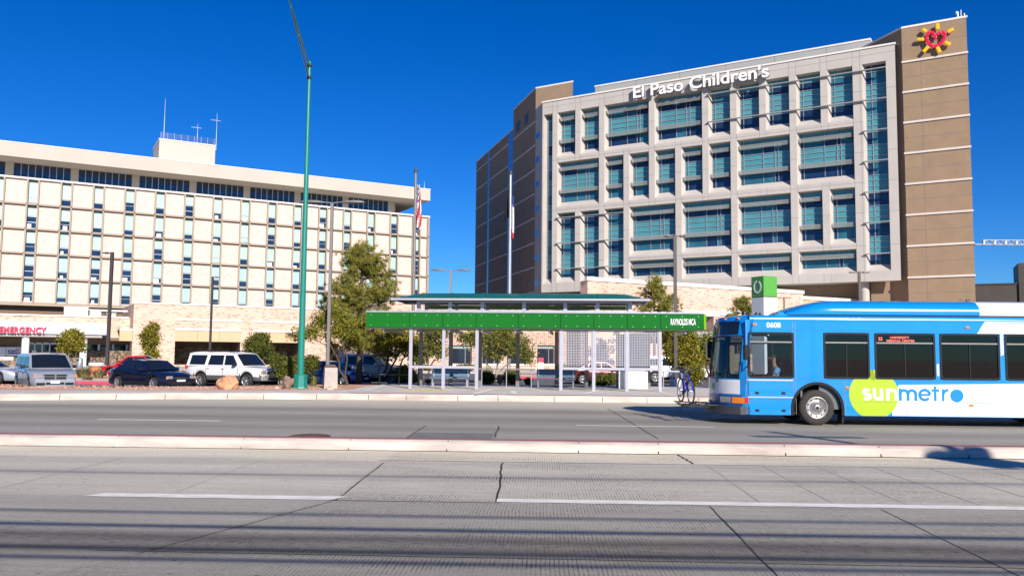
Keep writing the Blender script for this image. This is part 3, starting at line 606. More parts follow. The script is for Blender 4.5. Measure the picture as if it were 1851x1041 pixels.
# --- brick pavilion with the medical centre lettering
PF = Face(1062, 507, 95, WALLDEG); ps = lambda x, y=560: PF.s(x, y); zp = PF.z(1063, 507); xE = ps(1452)
pv = thing('brick_pavilion', 'tall pale brick pavilion wall with white coping right of the shelter roof', 'building', PF.P, R(WALLDEG))
ent = [(ps(1222), 0, ps(1290), PF.z(1250, 570)), (ps(1310), 2.2, ps(1362), PF.z(1335, 571))]
g = MB(); g.facade(0, xE, 0, zp, ent, 0)
for h in ent: g.reveal(h, 3.0, m=0); g.quad((h[0], 3, h[1]), (h[2], 3, h[1]), (h[2], 3, h[3]), (h[0], 3, h[3]), 2)
g.quad((0, 1.4, 0), (0, 0, 0), (0, 0, zp), (0, 1.4, zp), 0); g.poly([(0, 1.4, 0), (0, 1.4, zp), (20, 20, zp), (20, 20, 0)], 0); g.poly([(0, 0, zp - .3), (xE, 0, zp - .3), (xE, 20, zp - .3), (20, 20, zp - .3), (0, 1.4, zp - .3)], 1); g.quad((xE, 0, 0), (xE, 20, 0), (xE, 20, zp), (xE, 0, zp), 0); g.build('wall', [M['brick'], M['cream'], M['navyglass']], pv)
g = MB(); g.box(-.15, -.15, zp - .02, xE + .1, .4, zp + .42)
for h in ent: g.box(h[0] - .8, -.14, h[3] - .02, h[2] + .8, -.004, h[3] + .6)
g.build('coping_band', M['coping'], pv)
for h in ent:
    g = MB(); 
    for k in range(5): x = h[0] + (h[2] - h[0]) * k / 4; g.box(x - .05, 2.9, h[1], x + .05, 2.99, h[3])
    g.build('entrance_glazing', M['alu'], pv)
# hospital name sign wall in front of it
SWF = Face(1090, 640, 70, WALLDEG); t = thing('sign_wall', 'brick sign wall with medical centre lettering seen through the shelter mesh', 'sign', SWF.P, R(WALLDEG))
q = lambda x, y=640: SWF.s(x, y); a, b = q(1062), q(1112)
g = MB(); g.box(a, 0, 0, b, .6, SWF.z(1090, 598)); g.build('wall', M['brick'], t)
for bd, py, s, xx in (('UNIVERSITY', 621, .55, 1094), ('MEDICAL', 631, .5, 1087), ('OF', 639, .5, 1100)): text('lettering', bd if bd != 'UNIVERSITY' else 'UNIV', M['darkmetal'], t, (q(xx, py), -.02, SWF.z(1095, py)), s, depth=.02, bold=.01)
# entrance canopy to the right of the shelter
PC = Face(1262, 600, 78, WALLDEG); t = thing('entrance_canopy', 'grey flat entrance canopy on columns behind the front of the bus', 'canopy', PC.P, R(WALLDEG)); q = lambda x, y=604: PC.s(x, y)
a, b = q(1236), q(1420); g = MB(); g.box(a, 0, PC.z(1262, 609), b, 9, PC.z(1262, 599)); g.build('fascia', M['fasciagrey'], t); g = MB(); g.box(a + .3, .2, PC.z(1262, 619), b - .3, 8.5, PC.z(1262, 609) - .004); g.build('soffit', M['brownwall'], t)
for px in (1248, 1330): MB().box(q(px) - .4, .6, 0, q(px) + .4, 1.4, PC.z(1262, 619)).build('column', M['tanpanel'], t)
# tan annex to the right, and the dark building at the photo's right edge
AF = Face(1445, 560, 118, WALLDEG); t = thing('stucco_annex', 'tan stucco annex with a white coping behind the bus roof pod', 'building', AF.P, R(WALLDEG)); a, b = AF.s(1398, 560), AF.s(1800, 560); za = AF.z(1445, 538)
g = MB(); g.box(a, 0, 0, b, 8, za - .25, 0)
for k in range(10): x = a + 1 + k * 3.0; g.box(x - .03, -.006, 0, x + .03, 0, za - .25, 1)
g.build('wall', [M['tanpanel'], M['brownwall']], t); MB().box(a - .1, -.2, za - .25, b, 8.1, za + .25).build('coping_band', M['coping'], t)
g = MB(); g.box(a + 1.5, -.05, za - 3.6, a + 5, -.007, za - 1.2); g.build('window', M['blind_blue'], t)
DF = Face(1765, 514, 175, -24.0); t = thing('dark_building', 'distant dark brown building low at the right edge of the photo', 'building', DF.P, R(-24.0)); zd = DF.z(1765, 514); b = DF.s(1990, 500)
M['darkclad'] = mat('dark_brown_cladding', (0.055, 0.045, 0.038), .6, var=.3, scale=.2)
g = MB(); g.box(-14, 0, 0, b, 20, zd); g.box(-14, -.15, zd - 5.4, b, -.003, zd - 5.2, 1); g.box(-14, -.15, zd - .2, b, -.003, zd + .12, 1); g.build('wall', [M['darkclad'], M['darkmetal']], t)
MB().box(DF.s(1841, 500), -.4, 0, b, 10, DF.z(1841, 476)).build('stair_tower', M['darkclad'], t)

# --- children's hospital
KD = -29.34
K = Face(980.8, 187, 150, KD)
M['stucco'] = mat('light_grey_stucco', (0.455, 0.42, 0.385), .85, var=.07, scale=.35)
M['sill'] = mat('pale_sill', (0.62, 0.56, 0.51), .8, var=.05, scale=.5)
M['brownstucco'] = mat('brown_stucco', (0.29, 0.20, 0.125), .9, var=.10, scale=.5, bump=.2, bscale=8)
M['wingstucco'] = mat('dark_brown_stucco', (0.27, 0.19, 0.125), .9, var=.10, scale=.5, bump=.2, bscale=8)
M['teal'] = mat('teal_spandrel_glass', (0.07, 0.25, 0.285), .12, var=.14, scale=.5, coat=.5)
M['tealmid'] = mat('mid_teal_vision_glass', (0.03, 0.12, 0.17), .08, var=.4, scale=.4, coat=.5)
M['greymull'] = mat('grey_mullion', (0.30, 0.33, 0.35), .4, .3, var=.05)
M['louvre'] = mat('grey_louvre_metal', (0.36, 0.36, 0.34), .5, .3, var=.06)
M['roofgrey'] = mat('grey_penthouse_cladding', (0.33, 0.34, 0.33), .7, var=.06, scale=.3)
ch = thing('childrens_hospital', "tall grey children's hospital with teal recessed windows and brown end towers", 'building', K.P, R(KD))
SD = R(108.15 - KD)                                                # direction of the receding side walls, in local axes
dx, dy = math.cos(SD), math.sin(SD)
def para(mb, x0, x1, y0, y1, z0, z1, m=0):
    """block whose ends run along the skewed side direction; y measured as depth along that direction"""
    mb.flat([(x0 + dx * y0, dy * y0), (x1 + dx * y0, dy * y0), (x1 + dx * y1, dy * y1), (x0 + dx * y1, dy * y1)], z0, z1, m)
gx = lambda k: 3.02 + 4.53 * k
op = {'slotL': (.25, 14.15, 2.05, 44.35), 'slotR': (53.15, 14.15, 56.35, 44.35)}
def addw(n, c0, c1, z0, z1): op[n] = (gx(c0), z0, gx(c1) + 3.53, z1)
A0, A1, B0, B1, C0, C1, D0, D1, LC = 36.4, 44.35, 27.5, 35.43, 18.2, 26.45, 14.0, 17.45, 14.3
for n, a, b in (('A1', 0, 0), ('A2', 1, 1), ('A3', 2, 3), ('A4', 4, 5), ('A5', 6, 6), ('A6', 7, 7), ('A7', 8, 8), ('A8', 9, 9), ('A9', 10, 10)): addw(n, a, b, A0, A1)
for n, a, b in (('B1', 0, 1), ('B2', 2, 2), ('B3', 3, 3), ('B4', 4, 4), ('B5', 5, 5), ('B6', 6, 6), ('B7', 7, 8), ('B8', 9, 10)): addw(n, a, b, B0, B1)
for n, a, b in (('C1', 0, 0), ('C2', 1, 1), ('C3', 2, 2)): addw(n, a, b, LC, C1)
for n, a, b in (('C4', 3, 4), ('C5', 5, 6), ('C6', 7, 8), ('C7', 9, 9), ('C8', 10, 10)): addw(n, a, b, C0, C1)
for n, a, b in (('D4', 3, 4), ('D5', 5, 6), ('D6', 7, 8), ('D7', 9, 10)): addw(n, a, b, D0, D1)
DEP = 1.15; XR = 57.6; ROOF = 46.55; BOT = 12.7
g = MB(); g.facade(0, XR, BOT, ROOF, list(op.values()), 0)
for n, h in op.items(): g.reveal(h, DEP, l=.32 if n != 'slotL' else .18, b=1.0, r=.05, t=.05, m=1 if False else 0)
D_ = 26.0
g.quad((dx * 4.0, dy * 4.0, BOT), (0, 0, BOT), (0, 0, ROOF), (dx * 4.0, dy * 4.0, ROOF), 0)
g.quad((0, 0, ROOF - .4), (XR, 0, ROOF - .4), (XR + dx * D_, dy * D_, ROOF - .4), (dx * D_, dy * D_, ROOF - .4), 0)
g.quad((0, 0, BOT), (dx * D_, dy * D_, BOT), (XR + dx * D_, dy * D_, BOT), (XR, 0, BOT), 0)
g.quad((XR, 0, BOT), (XR + dx * 3, dy * 3, BOT), (XR + dx * 3, dy * 3, ROOF), (XR, 0, ROOF), 0)
for z in (45.6, 35.9, 27.0, 17.85, 40.4, 31.4, 22.6):                # panel joints
    hz = [h for h in op.values() if h[1] - .02 < z < h[3] + .02]; xs = [0] + sorted(v for h in hz for v in (h[0], h[2])) + [XR]
    for i in range(0, len(xs), 2):
        if xs[i + 1] - xs[i] > .1: g.quad((xs[i], -.004, z - .02), (xs[i + 1], -.004, z - .02), (xs[i + 1], -.004, z + .02), (xs[i], -.004, z + .02), 2)
for k in range(12):
    for x in (gx(k) - 1.0, gx(k)):
        vz = sorted([(h[1], h[3]) for h in op.values() if h[0] - .02 < x < h[2] + .02]); zz = [BOT] + [v for p in vz for v in p] + [ROOF]
        for i in range(0, len(zz), 2):
            if 0.3 < zz[i + 1] - zz[i] and x < XR: g.quad((x - .02, -.0045, zz[i]), (x + .02, -.0045, zz[i]), (x + .02, -.0045, zz[i + 1]), (x - .02, -.0045, zz[i + 1]), 2)
g.build('wall', [M['stucco'], M['sill'], M['greymetal']], ch)
g = MB(); g.box(-.1, -.14, ROOF, XR + .1, .5, ROOF + .25); g.build('parapet_coping', M['coping'], ch)
rnd = random.Random(11)
def glaze(n, h):
    x0, x1, z0, z1 = h[0] + .32, h[2] - .05, h[1] + 1.0, h[3] - .05
    if n == 'slotL': x0 = h[0] + .18
    W, Hh = x1 - x0, z1 - z0; g = MB(); shades = []
    two = 6 < Hh < 9.0
    if W > 5: xs = [0, .06, .40, .62, .70, 1] if rnd.random() < .5 else [0, .06, .45, .68, .75, 1]
    elif n.startswith('slot'): xs = [0, .28, 1] if n == 'slotR' else [0, .12, 1]
    else: xs = [0, .16, 1]
    if two: rows = [(0, .23, 'v'), (.23, .33, 's'), (.33, .44, 's'), (.44, .56, 's'), (.56, .67, 's'), (.67, .84, 'v'), (.84, 1, 's')]; shades = [.26, .835]
    elif Hh < 4: rows = [(0, .55, 'v'), (.55, .75, 's'), (.75, 1, 's')]; shades = [.62]
    else:
        rows = []; top = z1; fl = 43.35
        zs = [z0]; 
        while fl > z0 + .5:
            if fl < z1 - .3: zs.append(fl)
            fl -= 4.45
        zs = sorted(zs) + [z1]
        for a, b in zip(zs, zs[1:]):
            fa, fb = (a - z0) / Hh, (b - z0) / Hh; d = fb - fa
            if b - a > 2.5: rows += [(fa, fa + d * .22, 's'), (fa + d * .22, fa + d * .42, 's'), (fa + d * .42, fa + d * .58, 's'), (fa + d * .58, fb, 'v')]
            else: rows += [(fa, fb, 'v')]
    thin = n in ('A5', 'A6', 'A7', 'A8', 'A9', 'C1', 'C2', 'C3') or n.startswith('slot')
    for fa, fb, kd in rows:
        run = rnd.choice([1, 1, 2])
        for i in range(len(xs) - 1):
            a, b = x0 + W * xs[i], x0 + W * xs[i + 1]; c, d = z0 + Hh * fa, z0 + Hh * fb
            m = 0 if kd == 's' else (rnd.choice([1, 2, 1]) if rnd.random() < .4 else run)
            g.quad((a, DEP - .02, c), (b, DEP - .02, c), (b, DEP - .02, d), (a, DEP - .02, d), m)
        if fa > 0: zz = z0 + Hh * fa; g.box(x0, DEP - .12, zz - .045, x1, DEP - .025, zz + .045, 3)
    for f in xs: x = x0 + W * f; g.box(x - .045, DEP - .13, z0 + .01, x + .045, DEP - .026, z1 - .01, 3)
    o = g.build('window', [M['teal'], M['navyglass'], M['tealmid'], M['greymull']], ch)
    if not thin:
        for f in shades:
            zc = z0 + Hh * f; s = MB()
            for k in range(6): z = zc - .30 + k * .11; s.add([(h[0] - .02, DEP - .85, z), (h[2] - .02, DEP - .85, z), (h[2] - .02, DEP - .78, z + .085), (h[0] - .02, DEP - .78, z + .085), (h[0] - .02, DEP - .82, z), (h[2] - .02, DEP - .82, z), (h[2] - .02, DEP - .75, z + .085), (h[0] - .02, DEP - .75, z + .085)], [(0, 1, 2, 3), (7, 6, 5, 4), (3, 2, 6, 7), (1, 0, 4, 5)], 0)
            for x in (h[0] + .05, h[2] - .25): s.box(x, DEP - .76, zc - .22, x + .07, DEP - .14, zc - .12, 0)
            s.build('sunshade', M['louvre'], o)
for n, h in op.items(): glaze(n, h)
def canopy(x0, x1, zs):
    for z in zs:
        g = MB(); g.box(x0, -.42, z - .06, x1, -.003, z + .06); g.build('light_shelf', M['louvre'], ch)
canopy(gx(6) - .1, XR - 1.2, (43.35, 38.9)); canopy(53.0, 56.4, (34.4, 29.95, 25.5, 21.1, 16.6)); canopy(gx(0) - .1, gx(2) + 3.6, (25.6, 21.15, 16.7))
# small corner windows on the grey return
for k in range(7):
    z = 40.9 - k * 4.45; nx, ny = dy, -dx
    f = lambda a, zz: (dx * a + .006 * -nx, dy * a + .006 * -ny, zz)
    g = MB(); g.quad(f(3.7, z - .1), f(1.6, z - .1), f(1.6, z + 1.0), f(3.7, z + 1.0)); g.build('corner_window', mat('blue_reflecting_glass', (.05, .16, .45), .05, var=.1) if k == 0 else bpy.data.materials['blue_reflecting_glass'], ch)
# penthouse
g = MB(); a, b = 8.0, 55.0; p0 = K.s(1040, 160); g.flat([(7, 7), (53.4, 7), (53.4, 22), (1, 22)], ROOF - .5, 50.3); g.flat([(6.9, 6.9), (53.5, 6.9), (53.5, 22.1), (.9, 22.1)], 50.3, 50.55, 1)
for k in range(1, 6): x = 7 + k * 8; g.box(x - .03, 6.99, ROOF, x + .03, 7.0, 50.3, 2)
g.build('penthouse', [M['roofgrey'], M['coping'], M['greymetal']], ch)
# brown wing on the left
g = MB(); para(g, 0, 7.6, 4.02, 18.48, 0, 50.4, 0); para(g, 0, 18, 18.5, 49.2, 0, 46.55, 0); para(g, -.06, 7.7, 3.98, 18.54, 50.4, 50.65, 1); para(g, -.05, 18, 18.56, 49.25, 46.55, 46.75, 1); g.build('wing_wall', [M['wingstucco'], M['coping']], ch)
n2 = (-dy, dx)                                                     # outward (left) normal of the side wall
def side(mb, y0, y1, z0, z1, o, m=0):
    f = lambda y, k: (dx * y + n2[0] * k, dy * y + n2[1] * k)
    mb.flat([f(y0, o), f(y0, -.05), f(y1, -.05), f(y1, o)], z0, z1, m)
if n2[0] > 0: n2 = (dy, -dx)
g = MB()
for k in range(8):
    z = 44.35 - k * 4.47
    for a, b in ((4.1, 18.3), (22.0, 36.9), (38.3, 49.1)):
        if k == 0 and a < 5: z_ = z
        side(g, a, b, z - .13, z + .13, .09)
g.build('wing_band', M['sill'], ch)
g = MB()
for k in range(9):
    z = 46.6 - k * 4.47
    for a, b in ((4.1, 18.3), (22.0, 36.9), (38.3, 49.1)):
        if z < 46 or a < 5: side(g, a, b, z - .02 - .3, z + .03 - .3, .006)
g.build('wing_joint', M['greymetal'], ch)
for a, b in ((18.6, 21.9), (36.95, 38.25)):
    g = MB(); side(g, a, b, .5, 46.4, .012, 0)
    for k in range(1, 31): z = 46.4 - k * 1.49; side(g, a + .05, b - .05, z - .05, z + .05, .02, 1)
    g.build('stair_window', [bpy.data.materials['blue_reflecting_glass'], M['greymull']], ch)
for a, b in ((8.6, 10.8), (13.8, 16.6)): g = MB(); side(g, a, b, 45.3, 47.3, .012); g.build('vent_louvre', M['darkmetal'], ch)
# brown tower on the right
TX0, TX1, TZ = 58.5, 66.65, 48.6
g = MB(); para(g, TX0, TX1, 0, 18, 0, TZ, 0); para(g, TX0 - .08, TX1 + .08, -.1, 18.1, TZ, TZ + .28, 1); g.build('tower_wall', [M['brownstucco'], M['coping']], ch)
g = MB(); h_ = MB()
for k in range(8): z = 43.7 - k * 4.38; MB().box(TX0 - .06, -.16, z - .14, TX1 + .1, -.003, z + .14).build('tower_band', M['sill'], ch)
for k in range(17): z = 45.9 - k * 2.19 + (0 if k else .2); h_.box(TX0, -.006, z - .03, TX1, -.001, z + .03)
h_.box(TX0 + 2.36, -.007, 8, TX0 + 2.42, -.002, TZ); h_.build('tower_joint', M['greymetal'], ch)
g = MB(); para(g, XR - 2, TX0 + .5, 3.0, 16, 0, 46.1, 0); g.build('link_wall', M['brownstucco'], ch)
g = MB(); para(g, XR - 1.8, TX0 + .45, 2.95, 3.2, 46.1, 46.4, 0); g.build('link_coping', M['coping'], ch)
# recessed ground storey
g = MB(); para(g, 1, TX0, 6, 24, 0, BOT - .02, 0)
for k in range(5): z = 3 + k * 2.4; g.box(8, dy * 6 - .01, z - .03, 58, dy * 6 - .002, z + .03, 1)
g.build('ground_storey', [M['wingstucco'], M['greymetal']], ch)
for x in (1.2, 13, 26, 39.5, 52.6): MB().cyl((x, 1.6, 0), (x, 1.6, BOT), .62, n=20).build('column', M['stucco'], ch)
g = MB(); g.tube([(-1, 3, BOT - 1.6), (9, 2.2, BOT - .3)], .18, 6); g.build('brace', M['sill'], ch)
# raised white name letters
M['signwhite'] = mat('white_letter_face', (0.80, 0.80, 0.80), .4, var=.02); M['signgrey'] = mat('grey_letter_edge', (0.16, 0.15, 0.15), .5, var=.05)
xa_, xb_ = K.s(1147, 170), K.s(1391, 132); za_ = K.z(1147, 180) 
t = thing('hospital_name_sign', "raised white El Paso Children's lettering above the top windows", 'sign', K.pt(0, 0, 0), R(KD))
o = text('letters', "El Paso Children's", M['signwhite'], t, (xa_, -.75, 44.5), 2.75, m_side=M['signgrey'], depth=.22, bold=.065)
o.scale = ((xb_ - xa_) / max(.1, o.dimensions.x), 1, 1)
# heart and sun rays emblem
t = thing('emblem_sign', 'red heart outline with yellow sun rays high on the brown tower', 'sign', K.pt(0, 0, 0), R(KD))
hx, hz = K.s(1692, 75), K.z(1692, 75)
def P2(px, py): return (K.s(px, py), K.z(px, py))
Z = lambda x, y: (1450 + x / 4.005, 20 + y / 4.005)
pts = [(968, 212), (962, 190), (950, 170), (932, 163), (915, 172), (904, 196), (906, 222), (920, 245), (938, 261), (955, 269), (985, 258), (1012, 236), (1030, 208), (1036, 180), (1026, 164), (1010, 162), (992, 172), (976, 186)]
g = MB(); stroke(g, [P2(*Z(*p)) for p in pts], .40, -.62, -.30); g.build('heart', mat('heart_red', (.68, .01, .06), .35, var=.03), t, bevel=.05)
M['rayyellow'] = mat('ray_yellow', (.85, .48, .01), .4, var=.05)
for a, b in (((980, 101), (981, 148)), ((872, 142), (903, 162)), ((1052, 165), (1096, 140)), ((832, 217), (886, 216)), ((1033, 236), (1074, 254)), ((916, 266), (878, 308)), ((978, 270), (1000, 312))):
    g = MB(); stroke(g, [P2(*Z(*a)), P2(*Z(*b))], .50, -.62, -.30); g.build('ray', M['rayyellow'], t, bevel=.12, seg=3)
t = on_face(K, 'roof_antenna', 'small cluster of white antennas on the brown tower roof corner', 'antenna', 66.0, 1.0, TZ + .28); g = MB(); g.cyl((0, 0, 0), (0, 0, 1.3), .05); g.cyl((-.4, 0, 0), (-.4, 0, .9), .12); g.cyl((.4, 0, 0), (.4, 0, .7), .08); g.ball((-.5, 0, 1.0), .2); g.build('mast', M['white'], t)
t = on_face(K, 'roof_antenna', 'tiny lightning rod on the brown left wing roof', 'antenna', 0.4, 5.5, 50.6); MB().cyl((0, 0, 0), (0, 0, .9), .05).build('mast', M['white'], t)
# ---------------------------------------------------------------- bus shelter
M['sheltergreen'] = mat('green_acrylic_fascia', (0.006, 0.125, 0.002), .2, var=.06, scale=.8, coat=.1)
M['limegreen'] = leafmat('lime_edge_acrylic', [(0.30, 0.62, 0.03), (0.33, 0.66, 0.03)], .25, .5)
M['roofgreen'] = mat('dark_green_metal_roof', (0.012, 0.125, 0.085), .35, .1, var=.1, scale=2)
M['meshwire'] = mat('pale_mesh_wire', (0.55, 0.55, 0.60), .4, .2, var=.03)
M['benchblue'] = mat('slate_blue_bench_metal', (0.10, 0.17, 0.24), .45, .3, var=.12)
SY = R(-3.2); P0 = gp(742.5, 700.5, .25); P0.y = 39.4; P0.x = aty(742.5, 640, 39.4).x; P0.z = .25
sh = thing('bus_shelter', 'long bus shelter with green fascia panels, silver posts and white mesh screens', 'bus shelter', P0, SY)
class SF(Face): pass
sf = Face(742.5, 640, 39.4, -3.2); sf.P = P0.copy(); sf.P.z = 0
sx = lambda px, py=640: sf.s(px, py)
posts = [sx(p) for p in (742.5, 802, 862, 1014, 1073.3, 1133, 1193)]
ZB0, ZB1 = 2.82, 3.56
for x in posts: MB().box(x - .075, -.075, 0, x + .075, .075, ZB0).build('post', M['silver'], sh, bevel=.012)
edges = [sx(p, 580) for p in (664, 742.5, 802, 862, 937.6, 1014, 1073.3, 1133.5, 1193.5, 1271)]
bolt = MB()
for a, b in zip(edges, edges[1:]):
    g = MB(); g.box(a + .012, -.26, ZB0 + .03, b - .012, -.20, ZB1 - .03, 0); o = g.build('fascia_panel', [M['sheltergreen']], sh)
    bb = MB(); n = 3
    for i in range(n):
        x = a + .25 + (b - a - .5) * i / (n - 1)
        for z in (ZB0 + .13, ZB1 - .13): bb.cyl((x, -.285, z), (x, -.26, z), .022, n=10)
    bb.build('bolts', M['steel'], o)
g = MB(); g.box(edges[0], -.19, ZB0 - .02, edges[-1], -.02, ZB1 - .01); g.box(edges[0], -.24, ZB1 - .008, edges[-1], 4.5, ZB1 + .06, 1)
for k in range(10): x = edges[0] + (edges[-1] - edges[0]) * (k + .5) / 10; g.box(x - .04, 0, ZB0 - .16, x + .04, 4.4, ZB0 - .02, 1)
for k in range(40): x = edges[0] + .3 + k * .385; g.box(x - .06, -.19, ZB1 + .06, x + .15, 4.4, ZB1 + .085, 2)
g.build('lower_roof', [M['greymetal'], M['steel'], M['silver']], sh)
g = MB(); g.box(edges[-1] + .004, -.26, ZB0 + .02, edges[-1] + .10, 4.4, ZB1 - .01); g.build('end_panel', M['limegreen'], sh)
g = MB(); g.box(edges[0], 4.45, ZB0 + .03, edges[-1], 4.5, ZB1 - .03); g.build('rear_panel', M['limegreen'], sh)
# clerestory and curved upper roof
ups = [sx(p, 600) * 1.035 - .02 for p in (747.5, 804.5, 862.5, 937.5, 1011.6, 1070, 1128.6)]
ZC = 4.18
for x in ups:
    for y in (1.2, 3.2): MB().box(x - .09, y - .06, ZB1 + .06, x + .09, y + .06, ZC).build('clerestory_post', M['steel'], sh)
for y in (1.2, 3.2):
    g = MB(); g.box(ups[0], y - .03, ZB1 + .09, ups[-1], y + .03, ZB1 + .19); g.box(ups[0], y - .03, ZC - .08, ups[-1], y + .03, ZC); g.build('clerestory_rail', M['steel'], sh)
for a, b in zip(ups, ups[1:]):
    g = MB(); a += .1; b -= .1; n = int((b - a) / .13)
    for i in range(1, n): x = a + (b - a) * i / n; g.box(x - .004, 1.19, ZB1 + .2, x + .005, 1.20, ZC - .09)
    for i in range(1, 4): z = ZB1 + .2 + (ZC - ZB1 - .29) * i / 4; g.box(a, 1.185, z - .005, b, 1.19, z + .005)
    g.build('clerestory_mesh', M['greymetal'], sh)
    MB().box(a, 3.17, ZC - .30, b, 3.19, ZC - .09).build('clerestory_glass', M['limegreen'], sh)
u0, u1 = sx(702, 600) * 1.015 - .02, sx(1176, 600) * 1.0
g = MB(); vs = []; nx_ = 24; ny_ = 10
for i in range(nx_ + 1):
    x = u0 + (u1 - u0) * i / nx_; e = min(1, min(x - u0, u1 - x) / 1.5); e = math.sin(e * math.pi / 2)
    for j in range(ny_ + 1): t = j / ny_; vs.append((x, .55 + 3.3 * t, ZC + .10 + .34 * math.sin(math.pi * t) ** .8 * (.08 + .92 * e)))
g.add(vs, [(i * (ny_ + 1) + j, (i + 1) * (ny_ + 1) + j, (i + 1) * (ny_ + 1) + j + 1, i * (ny_ + 1) + j + 1) for i in range(nx_) for j in range(ny_)], 0, True)
for x in ups[1:-1] + [ups[0] + .1]:
    pts = [(x, .53 + 3.3 * j / 10, ZC + .11 + .34 * math.sin(math.pi * j / 10) ** .8) for j in range(11)]; g.tube(pts, .018, 5)
g.build('upper_roof', M['roofgreen'], sh)
g = MB(); g.box(u0, .5, ZC, u1, .58, ZC + .09); g.box(u0, 3.82, ZC, u1, 3.9, ZC + .12); g.box(u0, .58, ZC, u0 + .08, 3.82, ZC + .12); g.box(u1 - .08, .58, ZC, u1, 3.82, ZC + .12); g.box(u0 + .08, .58, ZC + .08, u1 - .08, 3.82, ZC + .10, 1); g.build('roof_gutter', [M['silver'], M['greymetal']], sh)
# rear posts and screens
rear = []
for p in (761, 815, 868, 936, 1006, 1060, 1117, 1172):
    v = ray(p, 640); o = Vector((0, 0, H)); pl_ = sf.P - sf.n * 4.35; q = o + v * ((pl_ - o).dot(sf.n) / v.dot(sf.n)); rear.append((q - sf.P).dot(sf.u))
for x in rear: MB().box(x - .09, 4.26, 0, x + .09, 4.44, ZB0).build('rear_post', M['greymetal'], sh)
def screen(a, b, y, z0, z1, nm, m, step, wr):
    g = MB(); n = max(2, round((b - a) / step)); k = round((z1 - z0) / step)
    for i in range(1, n): x = a + (b - a) * i / n; g.box(x - wr, y - wr, z0, x + wr, y, z1)
    for i in range(1, k): z = z0 + (z1 - z0) * i / k; g.box(a, y, z - wr, b, y + wr, z + wr)
    return g.build(nm, m, sh)
for i in (3, 4, 5): screen(posts[i] + .12, posts[i + 1] - .12, 0, 1.12, ZB0 - .06, 'mesh_screen', M['meshwire'], .074, .008)
for a, b in zip(rear[:6], rear[1:6]): screen(a + .09, b - .09, 4.35, .95, ZB0 - .05, 'rear_mesh_screen', M['greymetal'], .11, .005)
for i in (0, 1, 3, 4, 5):
    a, b = posts[i] + .075, posts[i + 1] - .075; g = MB(); g.box(a, -.05, .96, b, .05, 1.08)
    if i >= 3: g.box(a, -.045, 1.085, a + .045, .045, ZB0 - .01); g.box(b - .045, -.045, 1.085, b, .045, ZB0 - .01); g.box(a + .05, -.045, ZB0 - .06, b - .05, .045, ZB0 - .01)
    g.build('screen_frame', M['silver'], sh)
text('stop_name', 'RAYNOLDS MCA', M['signwhite'], sh, (sx(1211, 585), -.275, ZB0 + .225), .40, depth=.008, bold=.007, sx=(sx(1256, 585) - sx(1211, 585)) / 2.95, space=1.0)
st = bpy.data.objects.get('stop_name'); wd_ = st.dimensions.x; st.scale = ((sx(1256, 585) - sx(1211, 585)) / wd_, 1, 1)
def local(px, depth_y): 
    v = ray(px, 640); o = Vector((0, 0, H)); p_ = sf.P - sf.n * depth_y; q = o + v * ((p_ - o).dot(sf.n) / v.dot(sf.n)); return (q - sf.P).dot(sf.u)
def bench(px0, px1, label):
    a, b = local(px0, 3.4), local(px1, 3.4); c = (a + b) / 2; w2 = (b - a) / 2; t = thing('bench', label, 'bench', sf.pt(c, 3.4, .25), SY, 'benches in the bus shelter')
    g = MB(); g.box(-w2, -.25, .43, w2, .2, .475); g.box(-w2, -.27, .40, w2, -.25, .475); g.build('seat', M['benchblue'], t, bevel=.008)
    g = MB(); g.add([(-w2, .22, .50), (w2, .22, .50), (w2, .30, .92), (-w2, .30, .92), (-w2, .25, .50), (w2, .25, .50), (w2, .33, .92), (-w2, .33, .92)], [(0, 1, 2, 3), (7, 6, 5, 4), (3, 2, 6, 7), (1, 0, 4, 5), (0, 3, 7, 4), (2, 1, 5, 6)]); g.build('backrest', M['benchblue'], t, bevel=.006)
    for x in (-w2 + .1, w2 - .1):
        g = MB(); g.box(x - .03, -.2, 0, x + .03, -.14, .40); g.box(x - .03, .14, 0, x + .03, .2, .40); g.box(x - .03, .2, .3, x + .03, .24, .9); g.build('leg', M['steel'], t)
bench(780, 849, 'slate blue metal bench at the left end of the shelter, behind the open low rail')
bench(970, 1040, 'slate blue metal bench in the middle of the shelter, partly behind the mesh screen')
def lean(px0, px1, y, label, z=.88):
    a, b = local(px0, y), local(px1, y); t = thing('leaning_rail', label, 'rail', sf.pt((a + b) / 2, y, .25), SY, 'leaning rails at the bus stop'); w2 = (b - a) / 2
    g = MB(); g.box(-w2, -.12, z, w2, .12, z + .07); g.build('rail_top', M['greymetal'] if px0 < 1000 else M['silver'], t, bevel=.02)
    for x in ((-w2 + .2, 0, w2 - .2) if w2 > 1 else (-w2 + .1, w2 - .1)): MB().cyl((x, 0, 0), (x, 0, z), .025, n=8).build('leg', M['steel'], t)
lean(864, 968, 2.4, 'long grey leaning rail in the open middle bay of the shelter')
lean(1195, 1236, 1.0, 'short silver leaning rail between the shelter and the bicycle')
a, b = local(1118, 3.2), local(1171, 3.2); t = thing('information_board', 'wide pale grey information board behind the right mesh screen', 'information board', sf.pt((a + b) / 2, 3.2, .25), SY); w2 = (b - a) / 2
MB().box(-w2, 0, .0, w2, .5, .88).build('sunlit_bottom', M['white'], t, bevel=.02); MB().box(-w2 + .05, .05, .885, w2 - .05, .45, 2.7).build('panel', mat('blue_grey_panel', (.22, .24, .30), .4, var=.08), t, bevel=.02)  # sunlit bottom of the grey board, its light put into the colour as white
